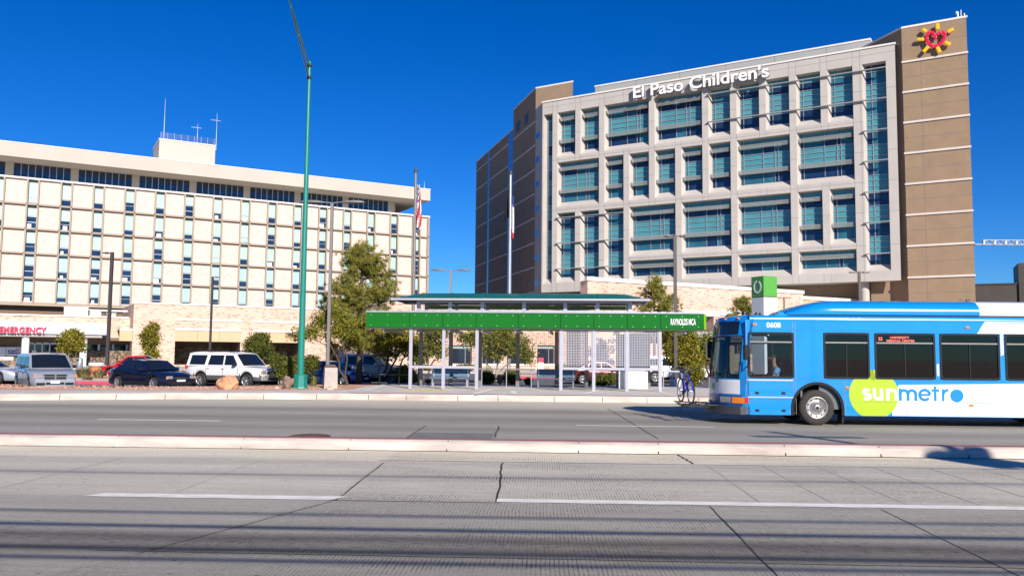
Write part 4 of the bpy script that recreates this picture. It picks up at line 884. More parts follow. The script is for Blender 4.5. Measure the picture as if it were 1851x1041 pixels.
# black hand rail left of the shelter
a, b = gp(676, 690, .25), gp(757, 695, .25); A = Vector((-8.2, 43.2, .25)); B_ = Vector((-6.3, 43.9, .25)); t = thing('hand_rail', 'black steel hand rail running along the back left of the platform', 'rail', (A.x, A.y, .25)); d = B_ - A
g = MB(); n = 3
for z in (.55, 1.0): g.tube([(0, 0, z), (d.x, d.y, z)], .03, 8)
for k in range(n): p = d * (k / (n - 1)); g.cyl((p.x, p.y, 0), (p.x, p.y, 1.0), .035, n=8)
g.build('rails', M['blackgloss'], t)
# station pylon
c = aty(1383, 640, 40.5); t = thing('stop_pylon', 'tall white pylon sign with a green top and round emblem behind the bus', 'sign', (c.x, c.y, .25), R(28)); hh = 5.45
g = MB(); g.box(-.42, -.42, 0, .42, .42, hh - 1.02); g.build('body', M['white'], t, bevel=.01); g = MB(); g.box(-.42, -.42, hh - .96, .42, .42, hh); g.build('green_cap', mat('pylon_green', (.09, .33, .05), .35, var=.04), t, bevel=.01); MB().box(-.40, -.40, hh - 1.02, .40, .40, hh - .96).build('cap_joint', M['greymetal'], t)
def ring(z, m, r=.20):
    g = MB(); pts = [(.0 + r * .85 * math.cos(R(q)), z + r * math.sin(R(q))) for q in range(100, 440, 17)]; stroke(g, pts, .085, -.012, -.002); o = g.build('emblem', m, t); o.rotation_euler = (0, 0, R(-90)); o.location = (-.42, 0, 0)
ring(hh - .50, M['signwhite'], .27); ring(hh - 2.0, M['darkmetal'], .27)

# ---------------------------------------------------------------- lamps and poles
# tall green street light
gpole = gp(543, 704, .25); px_, py_ = gpole.x, 38.4; px_ = aty(543, 690, py_).x
M['teal_paint'] = mat('green_enamel', (0.010, 0.19, 0.145), .35, var=.10, scale=1.5, coat=.3)
t = thing('street_lamp', 'tall green street light pole with twin mast arms reaching over the road', 'street lamp', (px_, py_, .25)); TOP = 15.25
g = MB(); g.tube([(0, 0, .5), (0, 0, TOP)], [.155, .075], 16); g.ball((0, 0, TOP), .085, n=12, k=6); g.build('pole', M['teal_paint'], t)
g = MB(); n = 8; prof = [(.36, 0), (.36, .03), (.335, .05), (.31, .60), (.28, .64), (.16, .66)]
g.lathe(prof, 8, smooth=False); g.build('base_cover', M['teal_paint'], t, bevel=.012)
E1 = Vector((.65, -8.2, 16.4)); gg = Vector((0, -.07, TOP - .14)); lo = Vector((0, -.07, TOP - .72)); 
end = aty(519, -12, 31.5) - Vector((px_, py_, .25))
for z in (TOP - .14, TOP - .72): g = MB(); g.lathe([(.10, -.05), (.12, -.05), (.12, .05), (.10, .05)], 14, c=(0, 0, z)); g.box(-.05, -.16, z - .06, .05, -.09, z + .06); g.build('clamp', M['darkmetal'], t)
up = [Vector((0, -.12, TOP - .14)).lerp(end, q) for q in (0, .25, .5, .75, 1)]; dn = [Vector((0, -.12, TOP - .72)).lerp(end, q) for q in (0, .25, .5, .75, .86)]
MB().tube(up, [.042, .042, .04, .036, .034], 10).build('mast_arm', M['teal_paint'], t); MB().tube(dn, [.04, .038, .036, .034, .03], 10).build('mast_arm', M['teal_paint'], t)
g = MB(); p = up[2]; q = dn[2]; g.cyl(p, q, .02, n=6); g.build('arm_spacer', M['teal_paint'], t)
dv = (up[4] - up[3]).normalized(); g = MB(); g.tube([up[4], up[4] + dv * .3, up[4] + dv * .5, up[4] + dv * .95], [.05, .14, .17, .08], 10); g.build('luminaire', M['steel'], t)
# parking lot lamps
def lot_lamp(px, pytop, depth, label, heads, base=None, z0=0.0, col='darkmetal', r=.075, cobra=False):
    c = Vector((0, 0, H)) + ray(px, pytop) * depth; hgt = c.z - z0
    t = thing('car_park_lamp', label, 'lamp post', (c.x, c.y, z0), 0, 'lamp posts in the car park')
    bz = 0
    if base: MB().cyl((0, 0, 0), (0, 0, base), .36, n=24).build('concrete_base', M['coping'], t, bevel=.02); bz = base
    g = MB(); g.box(-r, -r, bz, r, r, hgt); g.box(-r * 2, -r * 2, bz + .002, r * 2, r * 2, bz + .06); g.build('pole', M[col], t)
    for sg, ln in heads:
        g = MB()
        if cobra:
            vs = []; prof = [(.25, .03, .03), (.45, .05, .05), (.7, .17, .10), (1.1, .21, .13), (1.5, .17, .11), (1.68, .05, .04)]
            n = 10
            for x, ww, hh in prof:
                for i in range(n): q = 2 * math.pi * i / n; vs.append((sg * x, ww * math.cos(q), hgt + .02 + (hh * math.sin(q) if math.sin(q) > 0 else hh * .35 * math.sin(q))))
            g.add(vs, [(j * n + i, j * n + (i + 1) % n, (j + 1) * n + (i + 1) % n, (j + 1) * n + i) for j in range(len(prof) - 1) for i in range(n)], 0, True); g.cyl((sg * r, 0, hgt), (sg * .3, 0, hgt + .02), .035)
        else:
            g.box(sg * r, -.03, hgt - .10, sg * .35, .03, hgt - .04); g.add([(sg * .3, -.16, hgt - .12), (sg * ln, -.18, hgt - .10), (sg * ln, .18, hgt - .10), (sg * .3, .16, hgt - .12), (sg * .3, -.14, hgt), (sg * ln, -.15, hgt - .03), (sg * ln, .15, hgt - .03), (sg * .3, .14, hgt)], [(3, 2, 1, 0), (4, 5, 6, 7), (0, 1, 5, 4), (1, 2, 6, 5), (2, 3, 7, 6), (3, 0, 4, 7)])
        g.build('lamp_head', M['greymetal'] if cobra else M[col], t)
lot_lamp(203, 456, 60, 'dark lamp post on a white concrete base beside the EMERGENCY canopy', [(-1, .65)], base=.85, r=.10)
lot_lamp(384.5, 500, 80, 'thin dark lamp post in front of the brick wall behind the white SUV', [(1, .6)], r=.09)
lot_lamp(600.5, 367, 43, 'tall grey lamp post with two cobra heads beside the green pole', [(-1, .8), (1, .8)], col='greymetal', r=.075, cobra=True)
lot_lamp(815, 489, 70, 'lamp post with two rounded heads against the blue sky gap', [(-1, .7), (1, .7)], col='greymetal', r=.08, cobra=True)
lot_lamp(1220, 425, 49, 'tall dark twin-headed lamp post rising behind the right end of the shelter', [(-1, .6), (1, .6)], base=.6, r=.09)
lot_lamp(1553, 491, 70, 'twin-headed lamp post above the bus roof pod', [(-1, .8), (1, .8)], r=.09)
lot_lamp(1166, 519, 88, 'small twin-headed lamp post beside the tall pine', [(-1, .85), (1, .85)], r=.11)
lot_lamp(1417, 537, 100, 'thin twin-headed lamp post just right of the white pylon', [(-1, .8), (1, .8)], r=.07)
lot_lamp(1748, 541, 100, 'twin-headed lamp post barely rising over the white rear of the bus roof', [(-1, .8), (1, .8)], r=.12)
# flag poles
def flagpole(px, pytop, depth, label, flags):
    c = Vector((0, 0, H)) + ray(px, pytop) * depth; hg = c.z
    t = thing('flag_pole', label, 'flag pole', (c.x, c.y, 0), 0, 'flag poles'); g = MB(); g.tube([(0, 0, 0), (0, 0, hg)], [.13, .075], 14); g.build('pole', M['steel'] if px > 800 else M['greymetal'], t); MB().cyl((0, 0, hg), (0, 0, hg + .22), .12, n=14).build('finial', M['darkmetal'], t)
    return c, hg, t
def droop(name, label, loc, z1, z0, w0, w1, mats, pick, sgn=1, folds=5):
    """limp hanging flag: a folded curtain of cloth narrowing to its lower tip"""
    g = MB(); nz, nx = 30, 22; vs = []
    for j in range(nz + 1):
        tt = j / nz; ww = w0 + (w1 - w0) * math.sin(min(1, tt * 1.15) * math.pi * .62); z = z1 - (z1 - z0) * tt
        for i in range(nx + 1):
            u = i / nx; z_ = z - .55 * u * tt * (1 - tt) * 2 - .25 * u * tt
            vs.append((sgn * (.09 + ww * u + .03 * math.sin(u * folds * 5 + tt * 3)), -.14 * math.sin(u * folds * math.pi + tt * 2.5) * (.3 + tt), z_))
    for j in range(nz):
        for i in range(nx): g.add([vs[j * (nx + 1) + i], vs[j * (nx + 1) + i + 1], vs[(j + 1) * (nx + 1) + i + 1], vs[(j + 1) * (nx + 1) + i]], [(0, 1, 2, 3)], pick(i / nx, j / nz), True)
    o = g.build(name, mats, loc=loc); so_ = o.modifiers.new('thick', 'SOLIDIFY'); so_.thickness = .012
    return tag(o, label, 'flag', 'flags hanging limp on their poles')
M['flagred'] = mat('flag_red', (.55, .03, .04), .8, var=.1, scale=5); M['flagwhite'] = mat('flag_white', (.72, .70, .70), .8, var=.08, scale=5); M['flagblue'] = mat('flag_blue', (.03, .06, .22), .8, var=.1, scale=5); M['flagblack'] = mat('flag_black', (.012, .012, .014), .8, var=.1)
c, hg, t = flagpole(751.5, 312, 55, 'dark flag pole flying the striped flag at the corner of the hospital tower', 1)
zz = lambda py, cc: cc.z - (py - 312) * 55 / F
def us(u, v):
    if v < .36 and u < .62: return 2 if (int(u * 14) + int(v * 26)) % 3 else 1
    return 0 if int((u * 7.3 + v * 4.2)) % 2 else 1
droop('flag', 'limp red and white striped flag with a blue canton', (c.x, c.y, 0), zz(335, c), zz(411, c), .20, .30, [M['flagred'], M['flagwhite'], M['flagblue']], us, 1)
c2, hg, t = flagpole(923, 316, 55, 'silver flag pole with dark flags before the brown hospital wing', 2)
droop('flag', 'limp white, red and blue flag on the right of the silver pole', (c2.x, c2.y, 0), zz(352, c2), zz(424, c2), .10, .16, [M['flagred'], M['flagwhite'], M['flagblue']], lambda u, v: 2 if v < .18 else (0 if v > .80 else 1), 1, 3)
droop('flag', 'limp black flag on the left of the silver pole', (c2.x, c2.y, 0), zz(340, c2), zz(388, c2), .12, .30, [M['flagblack']], lambda u, v: 0, -1, 3)
# utility pole with transformer and cables behind the camera (its shadows cross the road)
up_ = thing('utility_pole', 'wooden utility pole with crossarm and transformer on the near pavement', 'utility pole', (15.8, -2.0, .15)); g = MB(); g.tube([(0, 0, 0), (0, 0, 13)], [.17, .11], 12); g.build('pole', M['bark'], up_)
g = MB(); g.box(-1.3, -.06, 12.2, 1.3, .06, 12.33); g.box(-1.0, -.06, 11.2, 1.0, .06, 11.32); g.build('crossarm', M['bark'], up_); MB().cyl((.35, 0, 9.3), (.35, 0, 10.3), .30, n=16).build('transformer', M['steel'], up_); MB().cyl((-.38, 0, 9.4), (-.38, 0, 10.2), .26, n=16).build('transformer', M['steel'], up_)
for i, (y, z, r, lb) in enumerate(((-2.25, 6.75, .028, 'thick lashed telephone cable, the upper of the near overhead bundle'), (-2.2, 6.30, .042, 'thickest telephone cable under the upper bundle'), (-2.2, 5.72, .028, 'lower thin telephone cable above the near pavement'), (-2.1, 5.45, .03, 'lowest telephone cable above the near pavement'), (-2.0, 8.35, .02, 'thin single cable strung above the telephone bundle'))):
    pts = [(x, y, z + .0006 * (x - 2) ** 2) for x in range(-40, 41, 5)]; tag(MB().tube(pts, r, 6).build('overhead_cable', M['black']), lb, 'cable', 'overhead cables along the near pavement')
# tower crane far behind
CP = Vector((0, 0, H)) + ray(1763, 441) * 330; t = thing('tower_crane', 'distant white lattice tower crane jib reaching left at the photo edge', 'crane', (CP.x + 62, CP.y + 6, 0), R(4))
g = MB(); x0 = -62; zj = CP.z
for y in (-.7, .7): g.tube([(x0, y, zj), (12, y, zj + .5)], .16, 6)
g.tube([(x0 + 4, 0, zj + 1.9), (12, 0, zj + 2.4)], .14, 6); n = 34
for k in range(n):
    x = x0 + 4 + k * 2.2; z = zj + .03 * k * .3
    for y in (-.7, .7): g.tube([(x, y, z), (x + 1.1, 0, z + 1.9)], .08, 5); g.tube([(x + 1.1, 0, z + 1.9), (x + 2.2, y, z)], .08, 5)
    if k % 2 == 0: g.box(x - .25, -.5, z - .1, x + .45, .5, z + 1.6)
g.build('jib', M['alu'], t)
g = MB(); g.box(x0 - 1, -.6, zj - .5, x0 + .6, .6, zj + .2); g.tube([(x0 - 1, 0, zj), (x0 - 1, 0, zj + 1.5)], .08, 5); g.tube([(x0 + .5, 0, zj), (x0 + .5, 0, zj + 1.4)], .08, 5); g.tube([(x0 - 1, 0, zj + 1.2), (x0 + .5, 0, zj + 1.1)], .06, 5); g.build('jib_tip', M['darkmetal'], t)
g = MB()
for x in (-1, 1):
    for y in (-1, 1): g.tube([(x, y, 0), (x, y, zj + 5)], .15, 6)
for k in range(22):
    for y in (-1, 1): g.tube([(-1, y, k * 2), (1, y, k * 2 + 2)], .08, 5)
g.build('mast', M['alu'], t)
# ---------------------------------------------------------------- city bus
BX, BY = 5.80, 23.92
M['busblue'] = mat('bus_blue_paint', (0.004, 0.225, 0.62), .22, var=.07, scale=1.2, coat=.7)
M['buswhite'] = mat('bus_white_paint', (0.72, 0.73, 0.76), .25, var=.06, scale=1.2, coat=.6)
M['buslime'] = mat('bus_lime_paint', (0.36, 0.53, 0.02), .3, var=.03, scale=.8, coat=.4)
M['pax'] = glassmat('passenger_window_glass', (.03, .045, .09)); M['drv'] = glassmat('driver_window_glass', (.60, .66, .70)); M['shield'] = glassmat('windscreen_glass', (.24, .29, .29))
M['busin'] = mat('grey_bus_interior', (.10, .11, .12), .7, var=.1); M['seatblue'] = mat('blue_seat_fabric', (.03, .05, .12), .8, var=.2)
M['dark'] = mat('black_underbody', (.008, .008, .009), .8, var=.1)
M['bumper'] = mat('dark_grey_bumper', (.05, .05, .055), .5, var=.15, scale=4)
bus = thing('city_bus', 'blue and white city bus with a lime circle and a bicycle rack on its front', 'bus', (BX, BY, 0), R(-.2))
L, W = 12.2, 2.6
wins_ = [(.06, 1.34), (2.16, 3.43), (3.57, 5.24), (5.36, 7.0), (7.14, 8.8), (8.94, 10.2), (10.35, 11.6)]
Z0, ZW0, ZW1, ZR_ = .28, 1.31, 2.58, 3.03
def front(y, z):
    """nose surface: x as a function of cross position and height"""
    q = (2 * y / W - 1); b = .72 * (1 - abs(q) ** 2.3); r = max(0, z - 1.25) / 1.8
    return -b - .02 + .20 * r ** 1.3 * (1.0 if z < 2.6 else 1.0) + (.35 * max(0, z - 2.8) ** 1.2)
def archpts(xc, r, n=14, zc=.5): return [(xc + r * math.cos(math.pi - math.pi * i / n), zc + r * math.sin(math.pi * i / n)) for i in range(n + 1)]
g = MB()
RW = 8.9
for y, sgn in ((0.0, 1), (W, -1)):
    low = [(0, Z0)] + [(1.97 - .67, Z0)] + archpts(1.97, .67) + [(1.97 + .67, Z0), (RW - .67, Z0)] + archpts(RW, .67) + [(RW + .67, Z0), (L, Z0), (L, ZW0), (0, ZW0)]
    if sgn > 0:
        seg = [low[0:17 + 1]]
    g.prism(low, y, y + .04 * sgn, 0)
    hs_ = [(a, ZW0, b, ZW1) for a, b in wins_]
    h2 = [(a, b) for a, b in wins_]; xs = [0] + [v for p in h2 for v in p] + [L]
    for i in range(0, len(xs), 2): g.box(xs[i], y, ZW0 + .001, xs[i + 1], y + .04 * sgn, ZW1 - .001, 0)
    g.box(0, y, ZW1, L, y + .04 * sgn, ZR_ - .10, 0)
# rounded roof edge and roof
prof = [(0, ZR_ - .10), (.0, ZR_ - .03), (.05, ZR_ + .02), (.3, ZR_ + .05), (W / 2, ZR_ + .08), (W - .3, ZR_ + .05), (W - .05, ZR_ + .02), (W, ZR_ - .03), (W, ZR_ - .10)]
vs = []
for x in (0.12, L):
    for y, z in prof: vs.append((max(x, 0) if x else 0, y, z))
k = len(prof); g.add(vs, [(i, i + 1, k + i + 1, k + i) for i in range(k - 1)], 0, True)
g.box(L - .04, .04, Z0, L, W - .04, ZR_ - .1, 0)
g.build('body', [M['busblue']], bus)
# nose panels
def nose(y0, y1, z0, z1, off, ny=14, nz=6):
    vs = [(front(y0 + (y1 - y0) * i / ny, z0 + (z1 - z0) * j / nz) - off, y0 + (y1 - y0) * i / ny, z0 + (z1 - z0) * j / nz) for j in range(nz + 1) for i in range(ny + 1)]
    return vs, [(j * (ny + 1) + i, (j + 1) * (ny + 1) + i, (j + 1) * (ny + 1) + i + 1, j * (ny + 1) + i + 1) for j in range(nz) for i in range(ny)]
g = MB()
g.add(*nose(0, W, .42, 1.27, 0, 24, 6), 0, True); g.add(*nose(0, W, 2.47, ZR_, 0, 24, 6), 0, True)
for a, b in ((0, .12), (W - .12, W)): g.add(*nose(a, b, 1.27, 2.47, 0, 4, 8), 0, True)
vs, fs = [], []
n = 20
for i in range(n + 1):
    y = W * i / n; vs += [(front(y, ZR_), y, ZR_), (.13, y, ZR_ + .05 + .03 * math.sin(math.pi * i / n))]
g.add(vs, [(2 * i, 2 * i + 1, 2 * i + 3, 2 * i + 2) for i in range(n)], 0, True)
for y in (0, W): g.poly([(front(y, z), y, z) for z in (.42, 1.0, 1.6, 2.2, 2.7, ZR_)] + [(.14, y, ZR_ + .0), (.06, y, .42)], 0)
g.build('front_panel', [M['busblue']], bus)
g = MB(); g.add(*nose(.12, W - .12, 1.27, 2.47, -.004, 24, 8), 0, True); g.build('windscreen', M['shield'], bus)
g = MB(); g.tube([(front(y, z) - .01, y, z) for y, z in [(.12, 1.27 + k * .15) for k in range(9)] + [(.12 + k * .236, 2.47) for k in range(1, 10)] + [(W - .12, 2.47 - k * .15) for k in range(1, 9)]], .018, 6); g.tube([(front(1.3, z) - .012, 1.3, z) for z in (1.27, 1.6, 2.0, 2.47)], .016, 6); g.build('windscreen_seal', M['blackgloss'], bus)
g = MB(); g.add(*nose(.22, W - .22, 2.52, 2.90, .012, 20, 4), 0, True); o = g.build('destination_display', M['carglass'], bus)
M['ledoff'] = mat('dim_led_letters', (.40, .10, .08), .5, var=.05)
for y in (.30, .72, 1.3, 1.88, 2.30):
    p = front(y, 2.97); g = MB(); g.ball((p - .01, y, 2.975), .05, .06, .03, 10, 6); g.build('marker_lamp', M['amber'], bus)
g = MB(); g.add(*nose(.10, W - .35, .84, 1.24, .007, 20, 5), 0, True); g.build('white_nose_panel', M['buswhite'], bus)
g = MB(); g.add(*nose(.06, W - .06, .46, .80, .012, 20, 4), 0, True); g.build('lamp_surround', mat('deep_blue_panel', (.01, .07, .24), .3, var=.05, coat=.5), bus)
for y0, y1, nm, m in ((.30, .62, 'headlight', 'lamp'), (W - .62, W - .30, 'headlight', 'lamp'), (.0, .27, 'indicator', 'amber'), (W - .27, W, 'indicator', 'amber')):
    g = MB(); g.add(*nose(y0, y1, .585, .755, .022, 6, 3), 0, True); g.build(nm, M[m], bus)
MB().box(-.03, -.012, .60, .06, .004, .745).build('indicator', M['red'], bus)
g = MB()
for z0, z1, off in ((.28, .50, .14),):
    v1, f1 = nose(-.0, W, z0, z1, off, 24, 3); g.add(v1, f1, 0, True); n = 25
    top = [v1[3 * n + i] for i in range(n)]; inn = [(front(W * i / 24, z1) + .1, W * i / 24, z1) for i in range(n)]; g.add(top + inn, [(i, n + i, n + i + 1, i + 1) for i in range(n - 1)], 0)
    bot = [v1[i] for i in range(n)]; inn = [(front(W * i / 24, z0) + .3, W * i / 24, z0) for i in range(n)]; g.add(bot + inn, [(i, i + 1, n + i + 1, n + i) for i in range(n - 1)], 0)
g.poly([(front(0, .28) - .14, 0, .28), (.10, 0, .28), (.10, 0, .5), (front(0, .5) - .14, 0, .5)]); g.poly([(front(W, .28) - .14, W, .28), (.10, W, .28), (.10, W, .5), (front(W, .5) - .14, W, .5)]); g.build('bumper', M['bumper'], bus)
MB().box(front(1.3, .95) - .03, 1.16, .50, front(1.3, .95) - .022, 1.44, .62).build('number_plate', M['white'], bus)
g = MB(); x = front(1.0, 1.0) - .012; g.lathe([(0, 0), (.09, 0), (.09, .003)], 20, axis='Y', c=(0, 0, 0)); o = g.build('emblem', mat('nose_emblem_green', (.12, .42, .05), .4, var=.05), bus, (front(.95, 1.03) - .012, .95, 1.03), (0, 0, R(-78)))
text('emblem_lettering', 'metro', M['busblue'], bus, (front(.84, 1.03) - .010, .84, 1.0), .10, rot=(0, 0, R(-78 + 22)), depth=.002, bold=.004)
# roof gas tank fairing
g = MB(); sec = [(.18, 3.10), (.16, 3.20), (.22, 3.36), (.40, 3.48), (.75, 3.53), (W - .75, 3.53), (W - .40, 3.48), (W - .22, 3.36), (W - .16, 3.20), (W - .18, 3.10)]
st_ = [(1.15, .04, .35), (1.35, .30, .30), (1.75, .62, .16), (2.15, .90, .05), (2.5, 1.0, 0), (6.58, 1, 0)]
vs = []
for x, hk, inn in st_:
    for y, z in sec: vs.append((x + (.12 if abs(y - W / 2) < .6 and x < 2 else 0) * -1, (y - W / 2) * (1 - inn * .5) + W / 2, 3.09 + (z - 3.09) * hk))
k = len(sec); g.add(vs, [(a * k + i, a * k + i + 1, (a + 1) * k + i + 1, (a + 1) * k + i) for a in range(len(st_) - 1) for i in range(k - 1)], 0, True); g.poly([vs[i] for i in range(k)], 0); g.build('roof_fairing', M['busblue'], bus)
g = MB(); vs = []
for x in (6.582, L - .6, L - .3):
    for y, z in sec: vs.append((x, y, 3.09 + (z - 3.09) * (1 if x < L - .35 else .7)))
g.add(vs, [(a * k + i, a * k + i + 1, (a + 1) * k + i + 1, (a + 1) * k + i) for a in range(2) for i in range(k - 1)], 0, True); g.poly([vs[2 * k + i] for i in range(k - 1, -1, -1)]); g.build('rear_roof_fairing', M['buswhite'], bus)
g = MB(); g.box(1.2, .10, ZR_ + .0, L - .3, .16, ZR_ + .055); g.build('fairing_gap', M['dark'], bus)
g = MB(); g.box(.95, .12, ZR_ + .03, 1.12, .3, ZR_ + .13); g.box(.86, .10, ZR_ + .02, 1.2, .32, ZR_ + .06); g.build('roof_vent', M['busblue'], bus, bevel=.01)
# livery laid over the panels
def decal(name, pts, m, y=-.004, lift=.0): return MB().prism(pts, y - .003, y - lift, 0).build(name, m, bus)
cx, cz, cr = 3.52, .88, .68
circ = [p for p in arc(cx, cz, cr, 0, 360, 64)[:-1]]
circ = [(x, max(z, Z0 + .005)) for x, z in circ]; 
cc = []
for x, z in circ:
    if z > ZW0 - .012 and not (3.44 < x < 3.56): z = ZW0 - .012
    cc.append((x, z))
decal('lime_circle', cc, M['buslime'], y=-.005)
decal('lime_circle_top', [(3.432, ZW0 - .03), (3.568, ZW0 - .03), (3.568, cz + cr - .004), (3.52, cz + cr), (3.48, cz + cr - .001), (3.432, cz + cr - .01)], M['buslime'], y=-.005)
decal('white_panel', [(4.02, .30), (8.0, .295), (9.0 - .8, .285), (8.2, .9), (8.2, 1.235), (6.8, 1.20), (4.22, 1.15), (4.10, 1.0), (4.0, .6)], M['buswhite'], y=-.0005)
decal('white_panel_rear', [(9.6, .30), (L, .45), (L, 1.25), (9.6, 1.24)], M['buswhite'], y=-.0005)
decal('white_swoosh', [(6.40, ZW1 + .012), (6.62, ZR_ - .10), (8.0, ZR_ - .10), (7.72, ZW1 + .012)], M['buswhite'], y=-.0005)
decal('white_swoosh', [(7.03, 1.98), (7.11, 2.02), (7.11, ZW1), (7.03, ZW1)], M['buswhite'], y=-.0005); decal('white_swoosh', [(5.27, 1.42), (5.33, 1.40), (5.33, 1.75), (5.27, 1.72)], M['buswhite'], y=-.0005)
g = MB(); g.box(0.04, -.012, 1.225, 1.30, -.001, 1.265); g.box(0.04, -.012, .755, 1.32, -.001, .785); g.build('rub_strip', M['alu'], bus)
g = MB()
for z in (2.66, 2.90): g.box(.15, -.006, z - .008, L, -.001, z + .008, 0)
for x in (.02, 1.31, 1.38): g.box(x - .005, -.0035, Z0 + .02, x + .005, -.0005, ZR_ - .12, 1)
g.box(2.66, -.008, .665, L, -.002, .677, 0); g.box(1.4, -.006, 1.262, L, -.001, 1.278, 0)
for x in (4.40, 6.95): g.box(x - .006, -.0075, Z0 + .02, x + .006, -.004, .66, 1)
g.box(2.72, -.006, Z0 + .02, 2.73, -.003, 1.26, 1)
g.build('panel_trim', [M['busblue'], M['greymetal']], bus)
g = MB()
for x in (.30, 1.03):
    for z in (.40, .885): g.box(x - .055, -.006, z - .035, x + .055, -.001, z + .035)
g.build('panel_latch', M['dark'], bus)
g = MB()
for x in (.14, 1.2):
    for z in (.385, .88): g.cyl((x, -.01, z), (x, 0, z), .02, n=8)
g.build('panel_lock', M['chrome'], bus)
for x, z in ((.255, 2.80), (2.79, 1.06), (6.13, 2.76), (6.18, .61), (9.9, 2.78)): MB().box(x - .055, -.03, z - .028, x + .055, -.001, z + .028).build('side_marker', M['amber'], bus, bevel=.008)
text('fleet_number', '0608', M['buswhite'], bus, (.585, -.006, 2.72), .195, depth=.002, bold=.006, sx=1.02)
# sunmetro lettering from constant-width strokes
U = 2.75 / 755; lx = lambda v: 3.22 + (v - 245) * U; lw = .088; bz = .715; xh = .335; r_ = xh / 2
g = MB(); y0, y1 = -.0125, -.0085; hw = lw / 2
def LET(parts, y0=y0, y1=y1, m=0, mb=g):
    for q_, p in enumerate(parts): stroke(mb, p, lw, y0 - .0005 * q_, y1, m)
rs = (xh - lw) / 4
sc_ = lx(275); LET([arc(sc_, bz + xh - hw - rs, .082, 35, 270, 12, rz=rs)[:-1] + arc(sc_, bz + hw + rs, .088, 90, -145, 12, rz=rs)])
u0, u1 = lx(332), lx(385); LET([[(u0, bz + xh), (u0, bz + r_)] + arc((u0 + u1) / 2, bz + (u1 - u0) / 2 + hw, (u1 - u0) / 2, 180, 360, 12) + [(u1, bz + xh)], [(u1, bz + .14), (u1, bz)]])
n0, n1 = lx(433), lx(495); LET([[(n0, bz), (n0, bz + xh)], [(n0, bz + .16)] + arc((n0 + n1) / 2, bz + xh - (n1 - n0) / 2 - hw, (n1 - n0) / 2, 180, 0, 12) + [(n1, bz)]], y0 - .0004, y1 + .0004)
g.build('lettering', M['buswhite'], bus)
g = MB(); mk = lambda parts: [stroke(g, p, .074, -.0125 - .0005 * q_, -.0085) for q_, p in enumerate(parts)]
m0, m1, m2 = lx(527), lx(585), lx(643); rr = (m1 - m0) / 2; mk([[(m0, bz), (m0, bz + xh)], arc((m0 + m1) / 2, bz + xh - rr - hw, rr, 180, 0, 12) + [(m1, bz)], arc((m1 + m2) / 2, bz + xh - rr - hw, rr, 180, 0, 12) + [(m2, bz)]])
e_ = lx(710); re = xh / 2 - .03; mk([arc(e_, bz + xh / 2, re, -38, -360, 26)]); g.box(e_ - re, -.0124, bz + xh / 2 - .028, e_ + re, -.0086, bz + xh / 2 + .028)
t_ = lx(789); g.box(t_ - .033, -.0124, bz, t_ + .033, -.0086, bz + .41); g.box(t_ - .095, -.0122, bz + xh - .075, t_ + .11, -.0087, bz + xh - .012)
r0 = lx(848); g.box(r0 - .03, -.0124, bz, r0 + .03, -.0086, bz + xh); stroke(g, arc(r0 + .13, bz + xh - .15, .12, 180, 80, 8), .074, -.0121, -.0088)
o_ = lx(951); g.prism(arc(o_, bz + .155, .178, 0, 360, 40)[:-1], -.0125, -.0085); g.build('lettering', M['busblue'], bus)
# side windows
def rr_rect(x0, x1, z0, z1, r, n=5):
    return arc(x1 - r, z0 + r, r, -90, 0, n) + arc(x1 - r, z1 - r, r, 0, 90, n) + arc(x0 + r, z1 - r, r, 90, 180, n) + arc(x0 + r, z0 + r, r, 180, 270, n)
def frame(mb, x0, x1, z0, z1, wd, y0, y1, r=.10, m=0):
    a = rr_rect(x0, x1, z0, z1, r); b = rr_rect(x0 + wd, x1 - wd, z0 + wd, z1 - wd, r * .7); n = len(a)
    for y, fl in ((y0, 0), (y1, 1)):
        vs = [(x, y, z) for x, z in a] + [(x, y, z) for x, z in b]; mb.add(vs, [(i, (i + 1) % n, n + (i + 1) % n, n + i) for i in range(n)], m)
    for pts in (a, b): mb.add([(x, y0, z) for x, z in pts] + [(x, y1, z) for x, z in pts], [(i, (i + 1) % n, n + (i + 1) % n, n + i) for i in range(n)], m)
for i, (a, b) in enumerate(wins_):
    for y, sg in ((0, 1), (W, -1)):
        g = MB(); frame(g, a, b, ZW0 - .01, ZW1 + .01, .055, y - .016 * sg, y + .05 * sg); zt_ = ZW1 - .27; g.box(a + .05, y - .01 * sg, zt_ - .02, b - .05, y + .03 * sg, zt_ + .02, 1)
        xm = a + (b - a) * (.5 if i else .53); g.box(xm - .015, y - .009 * sg, ZW0 + .05, xm + .015, y + .03 * sg, zt_ - .021, 0)
        o = g.build('side_window', [M['blackgloss'], M['greymetal']], bus)
        MB().quad((a + .03, y + .012 * sg, ZW0 + .03), (b - .03, y + .012 * sg, ZW0 + .03), (b - .03, y + .012 * sg, ZW1 - .03), (a + .03, y + .012 * sg, ZW1 - .03)).build('pane', M['drv'] if i == 0 else M['pax'], o)
        if i == 2 and sg == 1: 
            MB().box(a + .08, .014, ZW1 - .25, b - .18, .03, ZW1 - .06).build('route_display', M['dark'], o)
            led = mat('red_led_letters', (.75, .14, .10), .6, var=0)
            text('route_text', '25', led, o, (a + .11, .006, ZW1 - .195), .125, depth=.001, bold=.004); text('route_text', 'UNIVERSITY', led, o, (a + .44, .006, ZW1 - .145), .085, depth=.001, bold=.003, sx=1.15); text('route_text', 'MEDICAL CENTER', led, o, (a + .34, .006, ZW1 - .235), .085, depth=.001, bold=.003, sx=1.12)
